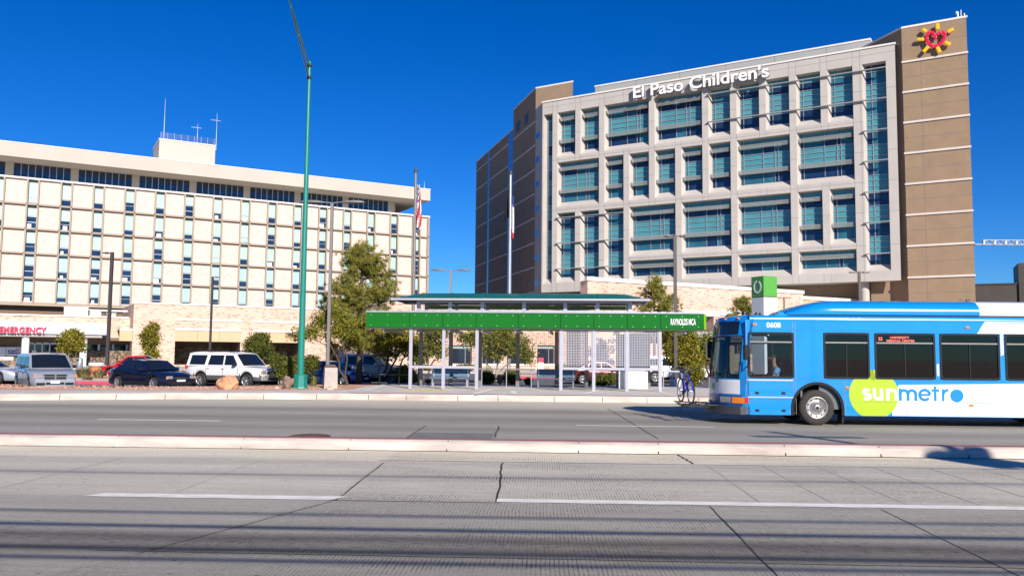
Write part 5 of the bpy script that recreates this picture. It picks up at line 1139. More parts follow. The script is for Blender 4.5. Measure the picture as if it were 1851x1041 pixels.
# interior
g = MB(); g.box(.1, .66, .36, L - .05, W - .66, .45, 0); g.box(.5, .05, 2.80, L - .05, W - .05, 2.84, 0); g.box(2.05, .1, .45, L - .1, .16, 1.2, 0); g.box(.02, .12, .45, .25, W - .12, 1.16, 0); g.box(L - .2, .06, .45, L - .06, W - .06, 2.8, 0); g.box(1.55, .15, .45, 1.6, 1.15, 2.1, 0)
for y in (.95, 1.75): g.tube([(1.7, y, 2.55), (L - .5, y, 2.55)], .02, 6, 0)
for x in (2.0, 4.2, 6.4): g.tube([(x, .98, .45), (x, .98, 2.8)], .02, 6, 0)
g.build('interior', M['busin'], bus)
for k in range(8):
    for y0 in (.18, 1.65): x = 2.7 + k * .85; g = MB(); g.box(x, y0, .85, x + .42, y0 + .8, .95); g.box(x + .42, y0, .85, x + .50, y0 + .8, 1.62); g.box(x + .1, y0 + .3, .45, x + .3, y0 + .5, .85); g.build('passenger_seat', M['seatblue'], bus, bevel=.03)
g = MB(); g.box(.72, .42, .86, 1.18, .92, .98); g.box(1.14, .42, .9, 1.25, .92, 1.78); g.box(.85, .55, .45, 1.05, .78, .86); g.build('driver_seat', M['seatblue'], bus, bevel=.03)
g = MB(); pts = [(.36 + .10 * math.cos(R(q)), .67 + .23 * math.sin(R(q)), 1.36 + .10 * -math.cos(R(q)) * 1.0 + .0) for q in range(0, 361, 20)]; g.tube(pts, .018, 6); g.tube([(.36, .67, 1.36), (.15, .67, 1.15)], .03, 6); g.build('steering_wheel', M['black'], bus)
# wheels, arches, underbody
g = MB(); g.box(.35, .25, .30, L - .3, W - .25, .36)
for xc in (1.97, RW): g.box(xc - .64, .40, .36, xc + .64, .62, 1.15); g.box(xc - .64, .06, 1.152, xc + .64, .62, 1.22); g.box(xc - .64, W - .62, .36, xc + .64, W - .40, 1.22)
g.build('underbody', M['dark'], bus)
for xc in (1.97, RW):
    for y, sg in ((0, 1), (W, -1)):
        g = MB(); a = archpts(xc, .73, 18, .48); b = archpts(xc, .655, 18, .48); a = [(xc - .73, Z0)] + a + [(xc + .73, Z0)]; b = [(xc - .655, Z0)] + b + [(xc + .655, Z0)]; n = len(a); y0, y1 = y - .025 * sg, y + .12 * sg
        vs = [(x, y0, z) for x, z in a] + [(x, y0, z) for x, z in b] + [(x, y1, z) for x, z in b] + [(x, y - .0 * sg, z) for x, z in a]
        g.add(vs, [(i, i + 1, n + i + 1, n + i) for i in range(n - 1)] + [(n + i, n + i + 1, 2 * n + i + 1, 2 * n + i) for i in range(n - 1)] + [(3 * n + i, 3 * n + i + 1, i + 1, i) for i in range(n - 1)], 0, False); g.build('wheel_arch', M['blackgloss'], bus)
        wc = bpy.data.objects.new('wheel', None)
        yy = y + .07 * sg; rt = .49
        g = MB(); g.lathe([(.30, 0 * sg), (.36, -.015 * sg), (.44, -.012 * sg), (.478, .015 * sg), (.492, .05 * sg), (.492, .22 * sg), (.47, .26 * sg), (.30, .27 * sg)], 40, axis='Y'); wh = g.build('wheel', mat('tyre_rubber', (.03, .028, .026), .85, var=.25, scale=8) if 'tyre_rubber' not in bpy.data.materials else bpy.data.materials['tyre_rubber'], bus, (xc, yy, rt))
        g = MB(); g.lathe([(.305, -.002 * sg), (.298, -.02 * sg), (.285, -.015 * sg), (.27, .03 * sg), (.225, .05 * sg), (.155, .03 * sg), (.15, .0 * sg), (.10, -.01 * sg), (.095, -.05 * sg), (.05, -.06 * sg), (0, -.06 * sg)], 36, axis='Y')
        o = g.build('rim', mat('polished_rim', (.55, .53, .50), .35, .75, var=.2, scale=10) if 'polished_rim' not in bpy.data.materials else bpy.data.materials['polished_rim'], wh)
        g = MB()
        for q in range(10): t = q * math.pi / 5; g.cyl((.125 * math.cos(t), .0 * sg, .125 * math.sin(t)), (.125 * math.cos(t), -.028 * sg, .125 * math.sin(t)), .017, n=8); t += .3; g.cyl((.248 * math.cos(t), .044 * sg, .248 * math.sin(t)), (.248 * math.cos(t), .032 * sg, .248 * math.sin(t)), .026, n=10, m=1)
        g.cyl((0, -.06 * sg, 0), (0, -.075 * sg, 0), .045, n=12, m=1); g.build('wheel_nuts', [M['chrome'], M['dark']], wh)
g = MB(); g.box(2.66, .05, .06, 2.69, .45, .5); g.build('mud_flap', M['black'], bus)
# mirrors and wipers
g = MB(); g.tube([(.02, -.02, 1.62), (.0, -.16, 1.60), (.03, -.22, 1.72), (.04, -.22, 1.9)], .018, 6); g.box(-.10, -.33, 1.80, -.02, -.10, 2.22); g.build('mirror', M['blackgloss'], bus, bevel=.02)
g = MB(); x = front(W - .05, 2.4); g.tube([(x, W - .05, 2.42), (x - .25, W + .12, 2.50), (x - .48, W + .22, 2.48), (x - .5, W + .22, 2.3)], .02, 6); g.box(x - .58, W + .08, 1.85, x - .42, W + .36, 2.36); g.build('mirror', M['blackgloss'], bus, bevel=.03)
g = MB(); x = front(1.95, 2.35); g.tube([(x, 2.05, 2.44), (x - .16, 2.0, 2.40), (x - .18, 1.9, 2.25)], .016, 6); g.box(x - .24, 1.78, 1.95, x - .13, 2.02, 2.28); g.build('convex_mirror', M['blackgloss'], bus, bevel=.03)
for y, ye, ze in ((.75, 1.20, 2.15), (1.85, 2.30, 1.85)):
    g = MB(); g.tube([(front(y, 1.22) - .03, y, 1.20), (front((y + ye) / 2, 1.6) - .06, (y + ye) / 2, 1.66), (front(ye, ze) - .03, ye, ze)], .014, 6); g.tube([(front(ye - .08, ze - .5) - .02, ye - .02, ze - .55), (front(ye, ze + .3) - .02, ye + .02, ze + .28)], .018, 6); g.box(front(y, 1.2) - .05, y - .06, 1.16, front(y, 1.2), y + .06, 1.23); g.build('wiper', M['blackgloss'], bus)
# bicycle rack
g = MB(); xf = front(W / 2, .5)
for y in (.45, 2.0): g.tube([(xf + .05, y, .50), (xf - .35, y, .50), (xf - .95, y, .52)], .022, 6)
for x in (xf - .28, xf - .5, xf - .94): g.tube([(x, .30, .52), (x, 2.15, .52)], .018, 6)
for k in range(9): y = .4 + k * .2; g.tube([(xf - .20, y, .46), (xf - .94, y, .46)], .010, 5)
g.tube([(xf - .94, .38, .52), (xf - 1.04, .38, .44), (xf - .99, .38, .36)], .018, 6); g.tube([(xf - .2, .55, .55), (xf - .18, .52, .42), (xf - .12, .5, .42), (xf - .1, .5, .52)], .012, 6); g.build('bicycle_rack', M['blackgloss'], bus)

# ---------------------------------------------------------------- bicycle standing on the rack
M['bikeblue'] = mat('cobalt_bicycle_paint', (.02, .03, .48), .25, var=.05, coat=.6)
BXW = BX + xf - .74; bk = thing('bicycle', 'cobalt blue bicycle standing on the rack in front of the bus', 'bicycle', (BXW, BY + .32, .545), R(96))
# local x runs from the front wheel (0) backwards to the rear wheel
wr = .345; wb = 1.05
def wheelb(x):
    g = MB(); g.lathe([(wr - .022, -.018), (wr + .0, -.022), (wr + .012, 0), (wr, .022), (wr - .022, .018)], 32, axis='Y'); w_ = g.build('wheel', M['black'], bk, (x, 0, wr))
    g = MB(); g.lathe([(wr - .025, -.012), (wr - .04, -.010), (wr - .04, .010), (wr - .025, .012)], 32, axis='Y'); g.cyl((0, -.04, 0), (0, .04, 0), .025)
    for q in range(18): t = q * math.pi / 9; g.tube([(.02 * math.cos(t), .02 * (-1) ** q, .02 * math.sin(t)), ((wr - .035) * math.cos(t), 0, (wr - .035) * math.sin(t))], .0022, 4)
    g.build('rim', M['alu'], w_)
wheelb(0); wheelb(wb)
hd = (.22, 0, .62 + wr * .4); bb = (.60, 0, .30); seat_ = (.80, 0, .78); rear_ = (wb, 0, wr)
g = MB(); g.tube([(.24, 0, .60), bb], .022, 8); g.tube([(.20, 0, .72), (.76, 0, .70)], .018, 8); g.tube([bb, (.79, 0, .80)], .019, 8); g.tube([(.18, 0, .80), (.25, 0, .57)], .025, 8)
for y in (-.06, .06): g.tube([bb, (wb, y, wr)], .012, 6); g.tube([(.76, 0, .70), (wb, y, wr)], .011, 6)
g.build('frame', M['bikeblue'], bk)
for y in (-.07, .07): MB().tube([(.24, y * .5, .60), (.20, y, .56), (.0, y, wr)], [.022, .028, .020], 8).build('fork_leg', M['bikeblue'], bk)
g = MB(); g.tube([(.17, 0, .80), (.13, 0, .95)], .015, 6); g.tube([(.24, -.32, 1.0), (.16, -.2, 1.0), (.12, 0, .95), (.16, .2, 1.0), (.24, .32, 1.0)], .013, 6)
for y in (-.28, .28): g.tube([(.20, y, 1.0), (.28, y * 1.25, 1.0)], .02, 6)
g.build('handlebar', M['blackgloss'], bk)
g = MB(); g.tube([(.79, 0, .80), (.81, 0, .87)], .014, 6); g.flat([(.64, -.015), (.64, .015), (.80, .06), (.93, .075), (.93, -.075), (.80, -.06)], .87, .915); g.build('saddle', M['black'], bk, bevel=.012)
g = MB(); g.lathe([(0, -.005), (.085, -.005), (.085, .005), (0, .005)], 20, axis='Y', c=(bb[0], .06, bb[2])); g.tube([(bb[0], .07, bb[2]), (bb[0] + .12, .09, bb[2] - .1)], .01, 5); g.tube([(bb[0], -.07, bb[2]), (bb[0] - .12, -.09, bb[2] + .1)], .01, 5); g.box(bb[0] + .08, .09, bb[2] - .12, bb[0] + .17, .18, bb[2] - .09); g.box(bb[0] - .17, -.18, bb[2] + .09, bb[0] - .08, -.09, bb[2] + .12); g.build('crankset', M['blackgloss'], bk)

# ---------------------------------------------------------------- bus driver
M['skin'] = mat('tanned_skin', (.42, .24, .16), .6, var=.06); M['shirt'] = mat('light_blue_shirt', (.16, .38, .66), .85, var=.1, scale=12); M['trouser'] = mat('navy_trousers', (.02, .025, .05), .9, var=.15, scale=12); M['hair'] = mat('dark_hair', (.02, .015, .012), .8, var=.2)
pr = thing('person', 'bus driver in a light blue short-sleeved shirt seated with hands on the wheel', 'person', (BX, BY + .66, 0), 0)
def skinned(name, verts, edges, radii, m, root=0, sub=2):
    me = bpy.data.meshes.new(name); me.from_pydata(verts, edges, []); me.materials.append(m); o = bpy.data.objects.new(name, me); C.objects.link(o); o.parent = pr
    sk = o.modifiers.new('skin', 'SKIN'); sk.use_smooth_shade = True
    for i, r in enumerate(radii):
        d = me.skin_vertices[0].data[i]; d.radius = (r, r) if isinstance(r, float) else r; d.use_root = (i == root)
    ss = o.modifiers.new('sub', 'SUBSURF'); ss.levels = sub; ss.render_levels = sub; return o
V = [(1.0, 0, 1.05), (1.02, 0, 1.22), (1.02, 0, 1.40), (1.0, 0, 1.55), (.97, 0, 1.66), (.95, 0, 1.74), (.93, 0, 1.84), (.93, 0, 1.93),
     (1.0, -.19, 1.54), (.86, -.24, 1.32), (.62, -.17, 1.30), (1.0, .19, 1.54), (.86, .24, 1.32), (.62, .17, 1.30),
     (.80, -.11, 1.02), (.52, -.12, .98), (.47, -.12, .62), (.36, -.12, .52), (.80, .11, 1.02), (.52, .12, .98), (.47, .12, .62), (.36, .12, .52)]
E_ = [(0, 1), (1, 2), (2, 3), (3, 4), (4, 5), (5, 6), (6, 7), (3, 8), (8, 9), (9, 10), (3, 11), (11, 12), (12, 13), (0, 14), (14, 15), (15, 16), (16, 17), (0, 18), (18, 19), (19, 20), (20, 21)]
rad = [(.15, .12), (.14, .11), (.155, .115), (.12, .09), .055, .065, (.085, .10), (.06, .075), .065, .045, .032, .065, .045, .032, .085, .06, .05, .04, .085, .06, .05, .04]
skinned('body', V, E_, rad, M['skin'])
SV = [(1.0, 0, 1.02), (1.02, 0, 1.22), (1.02, 0, 1.40), (1.0, 0, 1.56), (1.0, -.20, 1.54), (.91, -.235, 1.39), (1.0, .20, 1.54), (.91, .235, 1.39)]
skinned('shirt', SV, [(0, 1), (1, 2), (2, 3), (3, 4), (4, 5), (3, 6), (6, 7)], [(.17, .14), (.16, .13), (.175, .135), (.135, .105), .09, .075, .09, .075], M['shirt'])
skinned('trousers', [V[0], V[14], V[15], V[16], V[18], V[19], V[20]], [(0, 1), (1, 2), (2, 3), (0, 4), (4, 5), (5, 6)], [(.17, .14), .10, .08, .065, .10, .08, .065], M['trouser'])
g = MB(); g.ball((.95, 0, 1.92), .115, .09, .085, 14, 8); g.build('hair', M['hair'], pr)
g = MB(); g.cyl((.835, 0, 1.86), (.80, 0, 1.845), .02, .01, 8); g.ball((.845, -.035, 1.885), .012, .012, .008, 8, 5); g.ball((.845, .035, 1.885), .012, .012, .008, 8, 5); g.box(.842, -.025, 1.80, .85, .025, 1.808); g.ball((.95, -.088, 1.86), .02, .008, .03, 8, 6); g.ball((.95, .088, 1.86), .02, .008, .03, 8, 6); g.build('face', M['skin'], pr)
for sg in (-1, 1):
    hx_, hy_, hz_ = .62, sg * .17, 1.30; hv = [(hx_, hy_, hz_), (hx_ - .07, hy_, hz_ + .02)]; he = [(0, 1)]; hr = [.030, (.030, .016)]
    for q in range(4):
        o_ = (q - 1.5) * .02; b0 = len(hv); hv += [(hx_ - .10, hy_ + o_, hz_ + .02), (hx_ - .135, hy_ + o_, hz_ + .01), (hx_ - .14, hy_ + o_, hz_ - .025)]; he += [(1, b0), (b0, b0 + 1), (b0 + 1, b0 + 2)]; hr += [.009, .008, .007]
    b0 = len(hv); hv += [(hx_ - .05, hy_ - sg * .035, hz_ + .02), (hx_ - .09, hy_ - sg * .05, hz_ + .015)]; he += [(0, b0), (b0, b0 + 1)]; hr += [.011, .008]
    skinned('hand', hv, he, hr, M['skin'], 0, 1)
# ---------------------------------------------------------------- cars
def paint(name, col, metal=.3, rough=.28): return mat(name, col, rough, metal, var=.03, scale=1.5, coat=.9)
def lerp_pts(pts, x):
    if x <= pts[0][0]: return pts[0][1]
    for (a, b), (c, d) in zip(pts, pts[1:]):
        if x <= c: return b + (d - b) * (x - a) / (c - a)
    return pts[-1][1]
def vehicle(name, label, cat, loc, rotz, P, pm, lower=None, group='vehicles parked in front of the hospital'):
    """front points along +x; P holds length, width, profile of the bonnet/belt line, cabin outline and wheel positions"""
    t = thing(name, label, cat, loc, rotz, group); L_, W_ = P['L'], P['W']; hw = W_ / 2; f, r = L_ / 2, -L_ / 2
    zb = P.get('zb', .24); R_ = P['R']; xf_, xr_ = P['xf'], P['xr']; top = P['top']; ar = R_ + .075
    xs = set([r + L_ * i / 36 for i in range(37)])
    for xc in (xf_, xr_):
        for i in range(13): xs.add(xc - ar + 2 * ar * i / 12)
    xs = sorted(x for x in xs if r <= x <= f)
    def half(x):
        e = min(f - x, x - r); k = P.get('round', .35); q = max(0, 1 - e / k); return hw * (1 - P.get('taper', .10) * q ** 1.6)
    rows = []
    for x in xs:
        zt = lerp_pts(top, x); z0 = zb
        for xc in (xf_, xr_):
            if abs(x - xc) < ar: z0 = max(z0, R_ + math.sqrt(max(0, ar * ar - (x - xc) ** 2)))
        nq = max(0, 1 - (f - x) / .25); z0b = z0 + .0
        w_ = half(x); zz = lambda fr: z0 + (zt - z0) * fr
        rows.append([(w_ * .93, z0), (w_ * .985, z0 + min(.05, (zt - z0) * .1)), (w_, zz(.35)), (w_ * 1.0, zz(.62)), (w_ * .985, zz(.80)), (w_ * .955, zz(.93)), (w_ * .88, zt), (w_ * .5, zt + P.get('crown', .03)), (0, zt + P.get('crown', .03) * 1.25)])
    g = MB(); k = len(rows[0])
    for sg in (1, -1):
        vs = [(x, sg * y, z) for x, row in zip(xs, rows) for y, z in row]
        fs = [(i * k + j, (i + 1) * k + j, (i + 1) * k + j + 1, i * k + j + 1) if sg < 0 else (i * k + j, i * k + j + 1, (i + 1) * k + j + 1, (i + 1) * k + j) for i in range(len(xs) - 1) for j in range(k - 1)]
        o0 = len(g.v); g.add(vs, fs, 0, True)
        if lower:
            zl = P['zlow']
            for n_, f_ in enumerate(fs):
                if sum(vs[q][2] for q in f_) / 4 < zl and f_[0] % k < 3: g.m[len(g.f) - len(fs) + n_] = 1
    for i in (0, len(xs) - 1):
        pts = [(xs[i], y, z) for y, z in rows[i]] + [(xs[i], -y, z) for y, z in rows[i][::-1][1:]]
        g.poly(pts if i else pts[::-1], 0)
    g.build('body', [pm, lower or pm], t)
    # cabin
    c = P['cabin']; n = len(c); wb_, wt_ = hw * P.get('cwb', .93), hw * P.get('cwt', .74)
    zmin = min(z for x, z in c); zmax = max(z for x, z in c); wy = lambda z: wb_ + (wt_ - wb_) * (z - zmin) / (zmax - zmin)
    g = MB()
    L3 = [Vector((x, wy(z), z)) for x, z in c]; R3 = [Vector((x, -wy(z), z)) for x, z in c]
    for i in range(n - 1):
        m_ = 7; vs = []
        for q in range(m_ + 1):
            u = q / m_; bow = 4 * u * (1 - u)
            for p, q2 in ((L3[i], R3[i]), (L3[i + 1], R3[i + 1])):
                v = p.lerp(q2, u); v.z += .035 * bow * (v.z - zmin) / (zmax - zmin)
                v.x += .10 * bow * (1 if v.x > (c[0][0] + c[-1][0]) / 2 else -.7) * (1 if abs(c[i][0] - c[i + 1][0]) < .9 * 3 else 1) * P.get('bow', .6) * (0 if i not in (0, n - 2) else (1)); vs.append(v)
        g.add(vs, [(2 * q, 2 * q + 1, 2 * q + 3, 2 * q + 2) for q in range(m_)], 0, True)
    g.poly(L3, 0); g.poly(R3[::-1], 0); g.build('cabin', pm, t, bevel=.07, seg=3)
    def pane(nm, A, B, C_, D, off=.012, bow=0):
        nn = (B - A).cross(D - A).normalized(); m_ = 8 if bow else 1; vs = []
        for q in range(m_ + 1):
            u = q / m_
            for p, q2 in ((A, B), (D, C_)): v = p.lerp(q2, u); bb = 4 * u * (1 - u); vs.append(v + nn * off + Vector((bow * bb, 0, .03 * bb if bow else 0)))
        MB().add(vs, [(2 * q, 2 * q + 2, 2 * q + 3, 2 * q + 1) for q in range(m_)], 0, True).build(nm, P.get('glass', M['carglass']), t)
    F0, F1 = c[0], c[1]
    def on(p, q, fr): return (p[0] + (q[0] - p[0]) * fr, p[1] + (q[1] - p[1]) * fr)
    a, b = on(F0, F1, .06), on(F0, F1, .94); yv = lambda p, s: Vector((p[0], s * wy(p[1]) * .90, p[1]))
    pane('windscreen', yv(a, -1), yv(a, 1), yv(b, 1), yv(b, -1), .022, .105 * P.get('bow', .6))
    b0, b1 = c[-1], c[-2]; a, b = on(b0, b1, .2), on(b0, b1, .92); pane('rear_window', yv(a, 1), yv(a, -1), yv(b, -1), yv(b, 1), .022, -.074 * P.get('bow', .6))
    for lo, hi in P['side']:
        for sg in (1, -1):
            q = [(lo[0], lo[1]), (lo[2], lo[1]), (hi[2], hi[1]), (hi[0], hi[1])]; v = [Vector((x, sg * (wy(z) + .003), z)) for x, z in q]
            if sg < 0: pane('side_window', v[1], v[0], v[3], v[2], .010)
            else: pane('side_window', v[0], v[1], v[2], v[3], .010)
    # running gear
    g = MB(); g.box(r + .25, -hw + .28, .20, f - .25, hw - .28, .55)
    for xc in (xf_, xr_): g.box(xc - ar - .02, -hw + .10, .30, xc + ar + .02, hw - .10, R_ + ar + .01) if False else g.box(xc - .5, -hw + .30, .2, xc + .5, hw - .30, R_ + .3)
    g.build('underbody', M['dark'], t)
    for xc in (xf_, xr_):
        for sg in (1, -1):
            y = sg * (hw - .115); st = P.get('steer', 0) if xc == xf_ else 0
            g = MB(); g.lathe([(R_ * .60, sg * .105), (R_ * .68, sg * .125), (R_ * .93, sg * .115), (R_, sg * .07), (R_, -sg * .09), (R_ * .9, -sg * .12), (R_ * .6, -sg * .12)], 28, axis='Y'); w_ = g.build('wheel', M['black'], t, (xc, y, R_), (0, 0, st))
            g = MB(); g.lathe([(R_ * .63, sg * .108), (R_ * .60, sg * .115), (R_ * .55, sg * .07)], 28, axis='Y'); g.lathe([(R_ * .56, sg * .03), (0, sg * .03)], 20, m=1, axis='Y'); ns = P.get('spokes', 5)
            for q in range(ns):
                t_ = 2 * math.pi * q / ns + .2; d1, d2 = Vector((math.cos(t_), 0, math.sin(t_))), Vector((-math.sin(t_), 0, math.cos(t_))); a1, a2 = d2 * (.16 * R_), d2 * (.13 * R_); e = Vector((0, sg * .10, 0)); s_ = Vector((0, -sg * .035, 0))
                g.add([d1 * .08 * R_ - a1 * .8 + e, d1 * .58 * R_ - a2 + e, d1 * .58 * R_ + a2 + e, d1 * .08 * R_ + a1 * .8 + e, d1 * .08 * R_ - a1 + e + s_, d1 * .58 * R_ - a2 + e + s_, d1 * .58 * R_ + a2 + e + s_, d1 * .08 * R_ + a1 + e + s_], [(0, 1, 2, 3), (3, 2, 1, 0), (0, 1, 5, 4), (2, 3, 7, 6), (1, 2, 6, 5)])
            g.lathe([(.17 * R_, sg * .105), (.13 * R_, sg * .12), (0, sg * .12)], 14, axis='Y'); g.build('rim', [M['alloy'], M['dark']], w_)
    # nose and tail details sit on the end faces
    wn = half(f)
    def faceq(nm, m, y0, y1, z0, z1, off=.012, x=None, bev=.0, sym=True):
        for sg in ((1, -1) if sym else (1,)):
            x_ = f if x is None else x; d = off if x_ > 0 else -off
            MB().box(x_ - d * .3, sg * y0, z0, x_ + d, sg * y1, z1).build(nm, m, t, bevel=bev)
    for it in P.get('nose', []): faceq(*it[:6], **(it[6] if len(it) > 6 else {}))
    for it in P.get('tail', []): faceq(*it[:6], x=r, **(it[6] if len(it) > 6 else {}))
    for sg in (1, -1):
        mx, mz = P['mirror']; y = hw * .97; g = MB(); g.box(mx - .06, sg * (y - .06), mz - .03, mx + .02, sg * (y + .06), mz + .03); g.add(*(lambda vs: (vs, [(0, 1, 2, 3), (7, 6, 5, 4), (0, 4, 5, 1), (1, 5, 6, 2), (2, 6, 7, 3), (3, 7, 4, 0)]))([(mx - .10, sg * (y + .06), mz - .06), (mx - .10, sg * (y + .25), mz - .05), (mx - .10, sg * (y + .25), mz + .10), (mx - .10, sg * (y + .06), mz + .10), (mx + .06, sg * (y + .06), mz - .05), (mx + .03, sg * (y + .22), mz - .04), (mx + .03, sg * (y + .22), mz + .07), (mx + .06, sg * (y + .06), mz + .08)])); g.build('mirror', P.get('mirmat', pm), t, bevel=.02)
        g = MB()
        for hx in P.get('handles', []): g.box(hx - .09, sg * (hw * .985 - .01), P['hz'] - .018, hx + .09, sg * (hw * .985 + .03), P['hz'] + .018)
        if g.v: g.build('door_handles', P.get('handlemat', pm), t, bevel=.008)
        g = MB()
        for dx_ in P.get('seams', []): g.box(dx_ - .008, sg * (hw * .9), zb + .12, dx_ + .008, sg * (hw * 1.0 + .004), lerp_pts(top, dx_) - .10)
        if g.v: g.build('door_seam', M['dark'], t)
    return t
M['alloy'] = mat('alloy_wheel', (.55, .55, .57), .3, .7, var=.08)
M['chromed'] = M['chrome']
sil = paint('silver_car_paint', (.42, .45, .52), .45); navy_p = paint('navy_car_paint', (.006, .008, .024), .2); wht = paint('white_car_paint', (.70, .70, .70), 0); red_p = paint('red_car_paint', (.45, .01, .02), .2); blu_p = paint('blue_car_paint', (.02, .06, .25), .4); cladg = mat('grey_plastic_cladding', (.10, .10, .105), .6, var=.1)
def sedan(L_=4.75, W_=1.83, H_=1.46): 
    f, r = L_ / 2, -L_ / 2
    return dict(L=L_, W=W_, R=.325, xf=f - .95, xr=r + .98, zb=.22, top=[(r, .88), (r + .1, .98), (r + .85, 1.02), (.55, .95), (f - .55, .84), (f - .15, .72), (f, .60)], round=.7, taper=.20,
        cabin=[(1.12, .92), (.32, H_ - .06), (-.15, H_), (-.75, H_ - .03), (-1.75, 1.0)], side=[((.78, .98, -.08), (.24, H_ - .11, -.08)), ((-.16, .98, -1.05), (-.16, H_ - .11, -.82))], mirror=(.72, 1.0), handles=(-.02, -1.0), hz=.80, seams=(.95, -.12, -1.1), spokes=6, bow=.7,
        nose=[('headlight', M['lamp'], .48, .80, .56, .70, dict(off=.03, bev=.03)), ('grille', M['blackgloss'], -.42, .42, .54, .66, dict(sym=False)), ('grille_bar', M['chromed'], -.40, .40, .59, .605, dict(sym=False, off=.025)), ('bumper_intake', M['dark'], -.58, .58, .28, .40, dict(sym=False)), ('number_plate', M['white'], -.24, .24, .43, .52, dict(sym=False, off=.02)), ('indicator', M['amber'], .76, .83, .55, .68, dict(off=.02))],
        tail=[('tail_light', M['red'], .50, .80, .66, .84, dict(off=.03, bev=.02)), ('number_plate', M['white'], -.25, .25, .60, .72, dict(sym=False))])
def at_ground(px, py): v = gp(px, py, 0); return (v.x, v.y, 0)
# silver minivan facing the road
L_ = 5.0; f, r = L_ / 2, -L_ / 2
van = dict(L=L_, W=1.95, R=.345, xf=f - .92, xr=r + 1.0, zb=.24, top=[(r, 1.02), (r + .1, 1.05), (1.2, 1.06), (f - .7, .98), (f - .2, .88), (f, .70)], round=.55, taper=.16, cwb=.95, cwt=.80,
    cabin=[(1.62, 1.03), (.62, 1.70), (.2, 1.76), (-1.9, 1.74), (-2.32, 1.66), (-2.46, 1.04)], side=[((1.12, 1.10, .18), (.62, 1.60, .18)), ((.10, 1.10, -1.0), (.10, 1.60, -1.0)), ((-1.08, 1.10, -2.2), (-1.08, 1.60, -2.1))], mirror=(1.0, 1.12), handles=(.1, -.95), hz=.92, seams=(1.1, .14, -1.04), spokes=5, bow=1.0, mirmat=M['blackgloss'],
    nose=[('headlight', M['lamp'], .50, .84, .62, .80, dict(off=.03, bev=.03)), ('indicator', M['amber'], .80, .88, .63, .79, dict(off=.022)), ('grille', M['blackgloss'], -.46, .46, .58, .80, dict(sym=False)), ('grille_frame', M['chromed'], -.48, .48, .675, .71, dict(sym=False, off=.03)), ('grille_frame', M['chromed'], -.50, .50, .79, .82, dict(sym=False, off=.03)), ('grille_frame', M['chromed'], -.46, .46, .56, .585, dict(sym=False, off=.03)), ('grille_frame', M['chromed'], -.035, .035, .585, .79, dict(sym=False, off=.028)), ('bumper_intake', M['dark'], .42, .78, .30, .42, {}), ('bumper_intake', M['dark'], -.38, .38, .33, .43, dict(sym=False)), ('number_plate', M['white'], -.19, .19, .38, .50, dict(sym=False, off=.03))],
    tail=[('tail_light', M['red'], .70, .88, .95, 1.0, {})])
v = gp(84, 704, 0); vehicle('minivan', 'silver minivan facing the road with chrome grille, nearest the EMERGENCY canopy', 'minivan', (aty(80, 690, 40.3).x, 40.3, -.03), R(-49), van, sil)
vehicle('sedan_car', 'dark navy sedan parked between the silver minivan and the white SUV', 'car', (aty(272, 690, 41.6).x, 41.6, 0), R(-30), sedan(), navy_p)
L_ = 5.1; f, r = L_ / 2, -L_ / 2
suv = dict(L=L_, W=1.98, R=.39, xf=f - .95, xr=r + 1.05, zb=.40, zlow=.68, top=[(r, 1.05), (r + .1, 1.12), (.9, 1.15), (1.3, 1.13), (f - .5, 1.06), (f - .15, .98), (f, .82)], round=.5, taper=.12, cwb=.95, cwt=.80,
    cabin=[(1.35, 1.12), (.72, 1.78), (.3, 1.85), (-2.1, 1.85), (-2.38, 1.80), (-2.5, 1.12)], side=[((1.0, 1.20, .12), (.62, 1.70, .12)), ((.02, 1.20, -1.0), (.02, 1.70, -.9)), ((-1.22, 1.20, -2.28), (-1.12, 1.70, -2.2))], mirror=(.95, 1.22), handles=(.05, -.95), hz=1.0, seams=(1.05, .06, -1.1), spokes=5, bow=.6, mirmat=M['blackgloss'], handlemat=M['chromed'],
    nose=[('headlight', M['lamp'], .56, .86, .76, .94, dict(off=.03, bev=.03)), ('indicator', M['amber'], .80, .92, .77, .92, dict(off=.024)), ('grille', M['blackgloss'], -.46, .46, .74, .90, dict(sym=False)), ('grille_bar', M['chromed'], -.46, .46, .81, .835, dict(sym=False, off=.03)), ('bumper', mat('silver_bumper', (.42, .42, .40), .35, .3, var=.05), -.92, .92, .42, .66, dict(sym=False, off=.06, bev=.03)), ('bumper_intake', M['dark'], -.48, .48, .46, .56, dict(sym=False, off=.07))],
    tail=[('tail_light', M['red'], .72, .93, .92, 1.22, dict(off=.05, bev=.02)), ('bumper', cladg, -.94, .94, .45, .70, dict(sym=False, off=.10, bev=.03))])
sv_ = vehicle('suv', 'white SUV with grey lower cladding and roof rails parked beside the hedge', 'suv', (aty(424, 690, 44.5).x, 44.5, 0), R(-22), suv, wht, cladg)
g = MB()
for y in (-.68, .68): g.tube([(.3, y, 1.87), (.2, y, 1.93), (-2.0, y, 1.93), (-2.1, y, 1.87)], .025, 6)
for x in (-.1, -1.5): g.box(x - .03, -.68, 1.90, x + .03, .68, 1.93)
g.build('roof_rack', M['blackgloss'], sv_)
ped = aty(2, 660, 52); vehicle('sedan_car', 'silver car cut by the left edge of the photo behind the minivan', 'car', (aty(-32, 660, 45.5).x, 45.5, 0), R(0), sedan(), sil)
vehicle('sedan_car', 'bright red car mostly hidden behind the navy sedan', 'car', (aty(245, 660, 58).x, 58.0, 0), R(185), sedan(4.6, 1.8, 1.55), red_p)
vehicle('sedan_car', 'mid blue car half hidden behind the concrete pedestal', 'car', (aty(596, 660, 47.5).x, 47.5, 0), R(-12), sedan(4.5, 1.8, 1.42), blu_p)
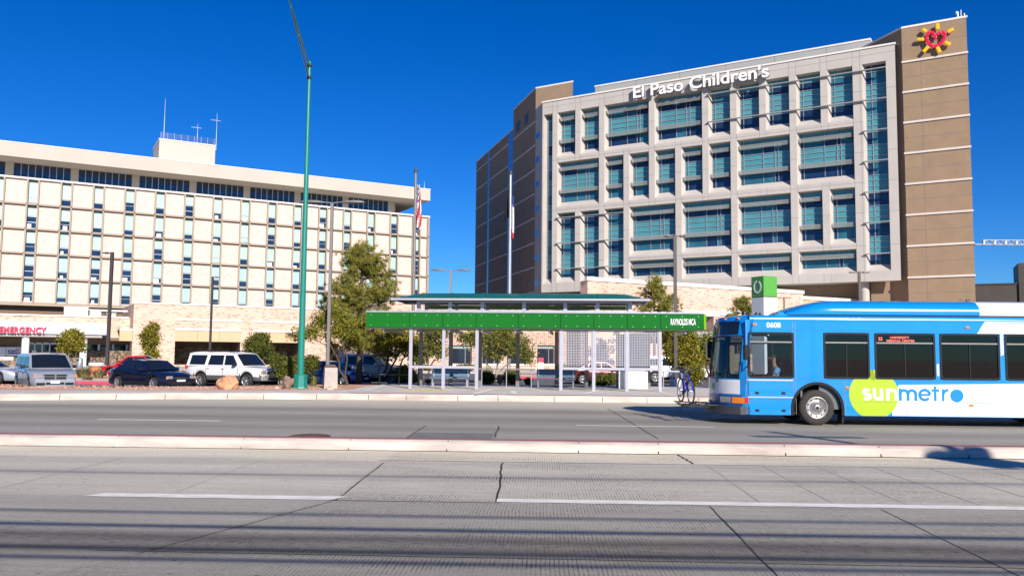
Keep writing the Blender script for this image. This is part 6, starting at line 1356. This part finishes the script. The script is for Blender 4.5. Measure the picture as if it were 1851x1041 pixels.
# pickup
L_ = 5.8; f, r = L_ / 2, -L_ / 2
pick = dict(L=L_, W=1.95, R=.40, xf=f - .98, xr=r + 1.2, zb=.45, zlow=.7, top=[(r, 1.12), (-1.1, 1.15), (.9, 1.15), (1.3, 1.13), (f - .3, 1.06), (f, .86)], round=.4, taper=.08, cwb=.94, cwt=.80, cabin=[(1.35, 1.13), (.72, 1.76), (.3, 1.84), (-1.0, 1.84), (-1.22, 1.76), (-1.32, 1.14)], side=[((1.0, 1.22, .10), (.60, 1.70, .10)), ((0, 1.22, -1.05), (0, 1.70, -1.0))], mirror=(.95, 1.25), handles=(.08, -.95), hz=1.02, seams=(1.05, .05, -1.15), bow=.5,
    nose=[('headlight', M['lamp'], .58, .88, .80, .98, {}), ('grille', M['chromed'], -.5, .5, .74, .98, dict(sym=False)), ('bumper', M['chromed'], -.92, .92, .48, .66, dict(sym=False, off=.08))], tail=[('tail_light', M['red'], .80, .94, .8, 1.08, {})])
vehicle('pickup_truck', 'dusty white crew cab pickup behind the big pine trunk', 'pickup', (aty(662, 660, 50).x, 50.0, 0), R(-6), pick, paint('dusty_white_paint', (.58, .56, .52), 0, .4))
vehicle('suv', 'white SUV far behind the mesh screen at the right of the shelter', 'suv', (aty(1215, 660, 60).x, 60.0, 0), R(8), suv, wht)
vehicle('sedan_car', 'dark maroon car low behind the mesh screen', 'car', (aty(1085, 670, 56).x, 56.0, 0), R(10), sedan(), paint('maroon_car_paint', (.09, .012, .015), .3))

# ---------------------------------------------------------------- trees and plants
M['leaf_olive'] = leafmat('olive_leaves', [(0.083, 0.100, 0.011), (0.198, 0.190, 0.021), (0.395, 0.307, 0.043), (0.125, 0.136, 0.018)])
M['leaf_gold'] = leafmat('autumn_green_gold_leaves', [(.07, .12, .012), (.14, .19, .02), (.26, .25, .03), (.42, .27, .035), (.10, .15, .018), (.18, .22, .025)])
M['leaf_pine'] = leafmat('pine_needles', [(0.052, 0.073, 0.014), (0.135, 0.154, 0.025), (0.270, 0.254, 0.043), (0.416, 0.326, 0.072)], trans=.15)
M['leaf_hedge'] = leafmat('hedge_leaves', [(0.042, 0.073, 0.014), (0.104, 0.128, 0.021), (0.208, 0.181, 0.036)])
M['leaf_dry'] = leafmat('dry_grass_blades', [(.30, .23, .11), (.45, .37, .20), (.18, .17, .07), (.10, .12, .04)])
M['leaf_yucca'] = leafmat('yucca_blades', [(.05, .08, .03), (.14, .17, .05), (.25, .25, .08)])
rn = random.Random(21)
def rdir(): 
    z = rn.uniform(-1, 1); a = rn.uniform(0, 2 * math.pi); s_ = math.sqrt(1 - z * z); return Vector((s_ * math.cos(a), s_ * math.sin(a), z))
def leaves(mb, c, spread, n, size, asp=1.6, out=None):
    size *= .74
    for _ in range(n):
        p = Vector(c) + Vector((rn.gauss(0, spread), rn.gauss(0, spread), rn.gauss(0, spread * .8))); a = rdir(); b = a.orthogonal().normalized(); b = Matrix.Rotation(rn.uniform(0, 6.28), 3, a) @ b; cdir = a.cross(b); s_ = size * rn.uniform(.6, 1.3)
        u = b * (s_ * asp / 2); v = cdir * (s_ / 2); mb.add([p - u, p + v * .8, p + u, p - v * .8], [(0, 1, 2, 3)])
def needles(mb, c, axis, n, ln, wd):
    for _ in range(n):
        d = (axis * .9 + rdir()).normalized(); p = Vector(c); s_ = d.orthogonal().normalized() * wd; l_ = ln * rn.uniform(.6, 1.2); mb.add([p - s_, p + s_, p + d * l_], [(0, 1, 2)])
def trunk(t, paths, m='bark', nm='trunk'):
    g = MB()
    for pts, r0, r1 in paths: n = len(pts); g.tube(pts, [r0 + (r1 - r0) * i / (n - 1) for i in range(n)], 7)
    return g.build(nm, M[m], t)
def bend(a, b, k=4, j=.08):
    a, b = Vector(a), Vector(b); L_ = (b - a).length; return [a.lerp(b, i / k) + (Vector((rn.uniform(-j, j), rn.uniform(-j, j), rn.uniform(-j, j) * .4)) * L_ if 0 < i < k else Vector()) for i in range(k + 1)]
def blob_tree(name, label, cat, loc, blobs, n, size, lm, stems, bark='bark', spread=.16, per=16, group=None, shell=.5):
    """blobs: ellipsoids (cx, cy, cz, rx, ry, rz, share) filled with clumps of leaves; stems: (start, end, r0, r1)"""
    t = thing(name, label, cat, loc, 0, group); g = MB(); tot = sum(b[6] for b in blobs)
    for cx, cy, cz, rx, ry, rz, sh_ in blobs:
        for _ in range(int(1.7 * n * sh_ / tot / per)):
            d = rdir(); q = rn.random() ** shell; leaves(g, (cx + d.x * rx * q, cy + d.y * ry * q, cz + d.z * rz * q), spread * rn.uniform(.6, 1.4), per, size)
    g.build('crown', M[lm], t)
    ps = [(bend(a, b), r0, r1) for a, b, r0, r1 in stems]
    if stems:
        for cx, cy, cz, rx, ry, rz, sh_ in blobs:
            st = min((p[-1] for p, _, _ in ps), key=lambda p: (p - Vector((cx, cy, cz))).length)
            for _ in range(4): d = rdir(); ps.append((bend(st, (cx + d.x * rx * .8, cy + d.y * ry * .8, cz + d.z * rz * .8), 3, .12), .03, .008))
        trunk(t, ps, bark)
    return t
def at(px, Y, z=0.0): return (aty(px, 640, Y).x, Y, z)
def zz_(py, px, Y): return aty(px, py, Y).z
def pine(label, px, Y, ytop, ybot, wpx, n=420, base=0.0, lean=0, rag=.25, group=None, tr=0):
    x, y, z = at(px, Y, base); t = thing('pine_tree', label, 'tree', (x, y, z), 0, group); h = zz_(ytop, px, Y) - z; hb = max(.2, zz_(ybot, px, Y) - z); Rm = wpx / F * Y / 2
    lp = lambda q: Vector((lean * q, 0, h * q)); g = MB(); ps = [([lp(i / 8) for i in range(9)], tr or .05 * Rm + .10, .02)]
    for k in range(n):
        q = rn.random() ** .9; zf = (hb + (h - hb) * q) / h; rr = Rm * min(1, 1.25 * (1 - q) ** .62) * rn.uniform(1 - rag * 1.3, 1 + rag * .55) + .15; a = rn.uniform(0, 6.28); d = Vector((math.cos(a), math.sin(a), rn.uniform(.15, .75))).normalized(); st = lp(zf); tip = st + d * rr
        ps.append((bend(st, tip, 3, .06), .035, .008))
        for i in range(max(5, int(rr / .085))): e = st.lerp(tip, rn.uniform(.35, 1.02)) + Vector((rn.gauss(0, .16), rn.gauss(0, .16), rn.gauss(0, .13))); needles(g, e, (d + Vector((0, 0, .5)) + rdir() * .5).normalized(), 26, .21 * (1 + Y / 120), .006 * (1 + Y / 45))
    g.build('crown', M['leaf_pine'], t); trunk(t, ps); return t
# large pine left of the shelter
pine('tall bushy pine with a thick dark trunk at the left end of the shelter', 650, 46, 446, 640, 146, 125, rag=.42, tr=.20)
pine('slim dark pine standing above the right end of the shelter roof', 1183, 62, 506, 600, 66, 60)
pine('small pine beside the tall lamp post over the green fascia', 1216, 62, 540, 600, 42, 34)
pine('young pine peeking over the bus front, left of the white pylon', 1343, 60, 541, 600, 44, 40)
def frompx(px, py, Y, cpx, base=0): p = aty(px, py, Y); c = at(cpx, Y, base); return (p.x - c[0], p.z - base)
def shrubtree(label, cpx, Y, blobs_px, n, size, lm, stems_px, name='small_tree', bark='bark', base=0.0, group=None, per=16, spread=.16):
    k = Y / F; bl = []
    for px, py, rx, ry, sh_ in blobs_px: x, z = frompx(px, py, Y, cpx, base); bl.append((x, rn.uniform(-.3, .3), z, rx * k, (rx + ry) / 2 * k, ry * k, sh_))
    st = []
    for (x0, y0, x1, y1, r0, r1) in stems_px: a = frompx(x0, y0, Y, cpx, base); b = frompx(x1, y1, Y, cpx, base); st.append(((a[0], 0, max(0, a[1])), (b[0], rn.uniform(-.3, .3), b[1]), r0, r1))
    return blob_tree(name, label, 'tree' if 'tree' in name else 'shrub', at(cpx, Y, base), bl, n, size, lm, st, bark, spread=spread, per=per, group=group)
shrubtree('open leafy tree with thin leaning stems between the green pole and the pine', 612, 43, [(580, 578, 24, 16, 2), (560, 602, 34, 12, 2), (535, 606, 18, 8, .6), (610, 570, 22, 16, 1.6), (600, 600, 34, 16, 1.6), (632, 590, 22, 22, 1.6), (598, 556, 10, 6, .4)], 3600, .10, 'leaf_gold', [(628, 700, 605, 640, .06, .05), (605, 640, 590, 610, .05, .03), (630, 700, 626, 600, .05, .03), (605, 640, 560, 604, .03, .012), (626, 620, 640, 590, .03, .01)])
shrubtree('dark multi-stemmed tree arching behind the left end of the green fascia', 706, 47.5, [(690, 620, 28, 22, 2), (720, 612, 26, 18, 2), (742, 625, 22, 26, 1.6), (705, 640, 26, 10, .6), (665, 610, 22, 14, 1)], 5200, .13, 'leaf_olive', [(690, 690, 702, 640, .09, .07), (702, 640, 690, 612, .06, .03), (696, 690, 718, 640, .07, .05), (718, 640, 738, 618, .05, .03), (712, 690, 726, 650, .06, .04), (726, 650, 750, 625, .04, .02)])
shrubtree('golden green tree with crossing stems behind the left shelter bays', 770, 52, [(775, 622, 24, 24, 2), (790, 600, 26, 14, 1.4), (758, 645, 14, 14, .7), (796, 634, 10, 14, .6)], 3600, .13, 'leaf_gold', [(748, 690, 762, 655, .09, .06), (762, 655, 778, 625, .06, .03), (765, 690, 786, 650, .06, .04)])
shrubtree('round golden green tree behind the middle bays with several pale stems', 900, 54, [(885, 614, 34, 22, 2.4), (915, 614, 30, 22, 2.2), (850, 612, 22, 14, 1), (940, 630, 22, 20, 1.2), (952, 645, 14, 12, .5), (900, 640, 28, 10, .6)], 6600, .14, 'leaf_gold', [(892, 690, 878, 645, .07, .05), (894, 690, 905, 640, .08, .05), (896, 690, 925, 645, .06, .04), (878, 645, 868, 620, .05, .02), (905, 640, 900, 610, .05, .02)], bark='barkpale')
shrubtree('large dark green tree right of the mesh screens, behind the bicycle', 1225, 52, [(1225, 632, 26, 34, 3), (1212, 610, 18, 16, 1.4), (1245, 620, 18, 18, 1.4), (1250, 645, 14, 18, 1.2), (1230, 605, 22, 10, .8)], 6400, .15, 'leaf_olive', [(1222, 700, 1222, 650, .12, .09), (1222, 650, 1240, 620, .06, .03), (1222, 650, 1208, 620, .06, .03)])
shrubtree('golden shrub tree directly in front of the bus windscreen', 1275, 56, [(1278, 628, 16, 24, 2), (1296, 640, 16, 20, 1.4), (1268, 650, 8, 10, .4)], 3200, .15, 'leaf_gold', [(1278, 690, 1278, 640, .08, .05), (1280, 690, 1292, 645, .05, .03)])
# round ornamental trees by the emergency entrance
shrubtree('round clipped olive tree in front of the EMERGENCY canopy', 128, 66, [(129, 618, 23, 19, 3), (128, 606, 16, 10, 1), (118, 628, 16, 10, 1), (143, 626, 12, 10, .8)], 5200, .17, 'leaf_olive', [(128, 672, 128, 625, .11, .08), (128, 640, 116, 620, .05, .02), (128, 640, 140, 618, .05, .02)], bark='barkpale')
shrubtree('narrow ragged olive tree against the tall brick wall', 272, 70, [(274, 598, 12, 14, 2), (268, 622, 13, 12, 1.6), (276, 640, 12, 10, 1.2), (280, 590, 6, 9, .5), (262, 608, 8, 8, .6), (282, 615, 8, 12, .8)], 3800, .15, 'leaf_olive', [(273, 675, 273, 630, .10, .07), (273, 640, 276, 600, .06, .02)])
shrubtree('round dense olive tree beside the brick pier behind the white SUV', 464, 72, [(465, 626, 23, 20, 3), (460, 640, 20, 12, 1), (472, 612, 14, 10, .8), (482, 630, 9, 14, .6)], 5600, .16, 'leaf_hedge', [(465, 678, 465, 640, .11, .08)])
# hedges
def hedge(label, cpx, Y, parts, n, size, lm='leaf_hedge', base=.1): return shrubtree(label, cpx, Y, parts, n, size, lm, [(cpx - 6, 695, cpx - 10, 672, .04, .02), (cpx + 5, 695, cpx + 8, 670, .04, .02)], name='hedge_bush', base=base, per=14, spread=.12)
hedge('dark clipped bush between the white SUV and the green pole', 512, 42.5, [(505, 656, 14, 13, 2), (516, 664, 12, 16, 2), (498, 650, 8, 8, .8), (512, 676, 10, 8, .8)], 3400, .09)
hedge('clipped bush directly behind the green pole', 543, 43.5, [(534, 656, 14, 13, 1.6), (556, 658, 16, 14, 2), (545, 670, 18, 12, 1.6), (564, 650, 8, 7, .6)], 3600, .09)
hedge('low green bush behind the black hand rail', 732, 48, [(728, 676, 16, 14, 2), (744, 682, 12, 12, 1)], 2400, .11, 'leaf_olive')
hedge('dense dark bush under the leaning rail, left of its middle leg', 880, 50, [(880, 682, 12, 14, 2)], 1800, .11)
hedge('dense dark bush under the leaning rail, right of its middle leg', 924, 50, [(924, 682, 14, 13, 2)], 1800, .11)
hedge('dark low bush behind the lower rail of the screens', 1098, 50, [(1088, 688, 20, 9, 2), (1104, 684, 8, 8, 1)], 1800, .11)
hedge('small bush behind the bicycle', 1262, 50, [(1258, 672, 12, 14, 2), (1248, 690, 10, 10, 1)], 2000, .11, 'leaf_olive')
for px, Y, w_, h_, lb in ((772, 88, 16, 8, 'rounded'), (846, 88, 22, 13, 'largest rounded'), (832, 88, 10, 6, 'tiny'), (1015, 84, 18, 13, 'square')): hedge(lb + ' clipped bush at the foot of the clinic wall', px, Y, [(px, 664, w_ / 2, h_ / 2, 1)], 900, .16, 'leaf_olive')
# ornamental grasses
def grass(label, px, Y, hpx, wpx, n=260, lm='leaf_dry', base=.1, name='grass_clump'):
    t = thing(name, label, 'plant', at(px, Y, base), 0, 'ornamental grasses and yuccas in the planting beds'); g = MB(); hh = hpx / F * Y; ww = wpx / F * Y / 2
    for _ in range(n):
        a = rn.uniform(0, 6.28); q = rn.random() ** .6; d = Vector((math.cos(a) * q, math.sin(a) * q, 0)); p0 = d * (ww * .25); p2 = d * ww + Vector((0, 0, hh * rn.uniform(.55, 1.0) * (1 - .25 * q))); p1 = (p0 + p2) / 2 + Vector((0, 0, hh * .18)); s_ = Vector((-math.sin(a), math.cos(a), 0)) * .014 * (1 + Y / 80) * (2.2 if name == 'yucca' else 1); g.add([p0 - s_, p0 + s_, p1 + s_ * .7, p2, p1 - s_ * .7], [(0, 1, 2, 4), (4, 2, 3)])
    g.build('blades', M[lm], t); return t
grass('wide pale dry grass clump left of the orange planter', 152, 52, 26, 44, 420); grass('brown dry grass clump at the foot of the white lamp base', 180, 51, 24, 36, 320); grass('low green brown clump in front of the planter', 160, 48.5, 12, 34, 240)
grass('yellow green grass clump behind the navy sedan', 330, 54, 20, 34, 360, 'leaf_yucca'); grass('dark grass tuft beside the white canopy column', 163, 56, 26, 16, 160); grass('pale green grass clump right of the leaning rail', 955, 48, 20, 26, 320, 'leaf_yucca'); grass('yucca with bright lower blades in front of the blue car', 568, 41.5, 24, 26, 120, 'leaf_yucca', .2, 'yucca'); grass('reddish dry grass tuft behind the left bench', 775, 50, 12, 22, 200); grass('tan dry grass behind the right bench', 1062, 47.5, 18, 26, 240)
# rocks
def rock(label, px, py, wpx, hpx, m, seed, Y=None, base=.2):
    r_ = random.Random(seed); Y = Y or gp(px, py, base).y; k = Y / F; bm = bmesh.new(); bmesh.ops.create_icosphere(bm, subdivisions=4, radius=1.0)
    pl_ = [(Vector((r_.gauss(0, 1), r_.gauss(0, 1), r_.gauss(0, .8))).normalized(), r_.uniform(.62, .92)) for _ in range(16)]
    from mathutils import noise
    for v in bm.verts:
        for n_, d_ in pl_:
            e = v.co.dot(n_) - d_
            if e > 0: v.co -= n_ * e * .92
        v.co += v.co.normalized() * (noise.noise(v.co * 2.2 + Vector((seed, 0, 0))) * .10 + noise.noise(v.co * 6 + Vector((seed, 5, 0))) * .05)
        v.co.x *= wpx * k / 2; v.co.y *= (wpx * .8) * k / 2; v.co.z = v.co.z * hpx * k * .62 + hpx * k * .42
    me = bpy.data.meshes.new('boulder'); bm.to_mesh(me); bm.free(); me.materials.append(m); o = bpy.data.objects.new('boulder', me); C.objects.link(o); o.location = (aty(px, 690, Y).x, Y, base)
    return tag(o, label, 'boulder', 'boulders in the gravel bed')
M['rockred'] = mat('red_sandstone', (.50, .27, .15), .9, var=.35, scale=2.5, bump=.6, bscale=9); M['rockdark'] = mat('brown_pitted_rock', (.22, .15, .12), .9, var=.5, scale=3, bump=.8, bscale=8); M['rockpale'] = mat('pale_rock', (.50, .42, .34), .9, var=.2, scale=3, bump=.5, bscale=9)
rock('large orange sandstone boulder in front of the white SUV', 413, 703, 46, 26, M['rockred'], 3, 37.0); rock('dark brown pitted boulder left of the green pole base', 519, 703, 22, 28, M['rockdark'], 8, 38.0); rock('small orange rock behind the dark boulder', 531, 690, 10, 18, M['rockred'], 11, 39.4); rock('small pale rock beside the dark boulder', 501, 700, 10, 6, M['rockpale'], 5, 38.2); rock('pale half-round rock at the foot of the concrete pedestal', 596, 698, 17, 9, M['rockpale'], 6, 37.6)
rock('reddish rocks heap under the golden tree', 904, 690, 14, 18, M['rockred'], 14, 50)
# gravel stones
g = MB(); r_ = random.Random(4)
for _ in range(3200):
    x = r_.uniform(-34, -9.2); y = r_.uniform(35.6, 39.5)
    if x > -15 and y > 36 + (-8.5 - x) * .6 + 3: continue
    if y < 34.3 + max(0, (x + 21) * .35): continue
    s_ = r_.uniform(.012, .03); z = .24; g.add([(x - s_, y - s_, z), (x + s_, y - s_ * .6, z), (x + s_ * .7, y + s_, z), (x - s_ * .6, y + s_ * .8, z), (x, y, z + s_)], [(0, 1, 4), (1, 2, 4), (2, 3, 4), (3, 0, 4)])
tag(g.build('gravel', M['gravel']), 'orange gravel stones scattered over the planting bed', kind='stuff')
# concrete pedestal and planter
p = gp(597, 695, .22); t = thing('concrete_pedestal', 'tall concrete pedestal with a slanted brown plaque beside the hand rail', 'pedestal', (aty(597, 690, 39.0).x, 39.0, .22), R(20)); g = MB(); g.frust(0, 0, 0, .98, .31, .31, .29, .29); g.build('shaft', M['concrete'], t, bevel=.02)
g = MB(); g.add([(-.27, -.27, .983), (.27, -.27, .983), (.27, .27, .983), (-.27, .27, .983), (-.22, -.05, 1.04), (.22, -.05, 1.04), (.22, .25, 1.12), (-.22, .25, 1.12)], [(0, 1, 5, 4), (1, 2, 6, 5), (2, 3, 7, 6), (3, 0, 4, 7), (4, 5, 6, 7)]); g.build('plaque', M['brownwall'], t)
t = thing('planter_pot', 'orange terracotta planter with a white rim near the lamp base', 'planter', at(175, 55, .1)); g = MB(); g.lathe([(.30, 0), (.36, .5), (.38, .75)], 20); g.build('pot', mat('terracotta', (.48, .17, .07), .8, var=.1), t); g = MB(); g.lathe([(.34, .752), (.47, .76), (.48, .95), (.36, .98), (0, .94)], 20); g.build('rim', M['white'], t)
# litter bin by the canopy column, red vending box and white sign post behind the shelter
t = thing('litter_bin', 'small grey litter bin beside the white canopy column', 'bin', at(145, 78, .1)); g = MB(); g.lathe([(.25, 0), (.28, .05), (.28, .95), (.22, 1.05), (.1, 1.1), (0, 1.1)], 16); g.build('drum', M['steel'], t); MB().box(-.12, -.29, .8, .12, -.27, .95).build('flap', M['dark'], t)
t = thing('notice_board', 'red and white notice board in front of the clinic window', 'sign', at(978, 70, 0)); MB().box(-.22, 0, 1.25, .22, .04, 1.65).build('red_panel', M['redkerb'], t); MB().box(-.22, 0, .7, .22, .04, 1.245).build('white_panel', M['white'], t); MB().box(-.03, .045, 0, .03, .1, 1.6).build('post', M['steel'], t)
t = thing('traffic_sign', 'small white round sign on a thin post left of the bus windscreen', 'sign', at(1269, 58, 0)); o = MB().lathe([(0, 0), (.20, 0), (.20, .02), (0, .02)], 18, axis='Y', c=(0, -.05, 1.75)).build('sign_face', M['white'], t); MB().cyl((0, 0, 0), (0, 0, 1.85), .03).build('post', M['steel'], t)
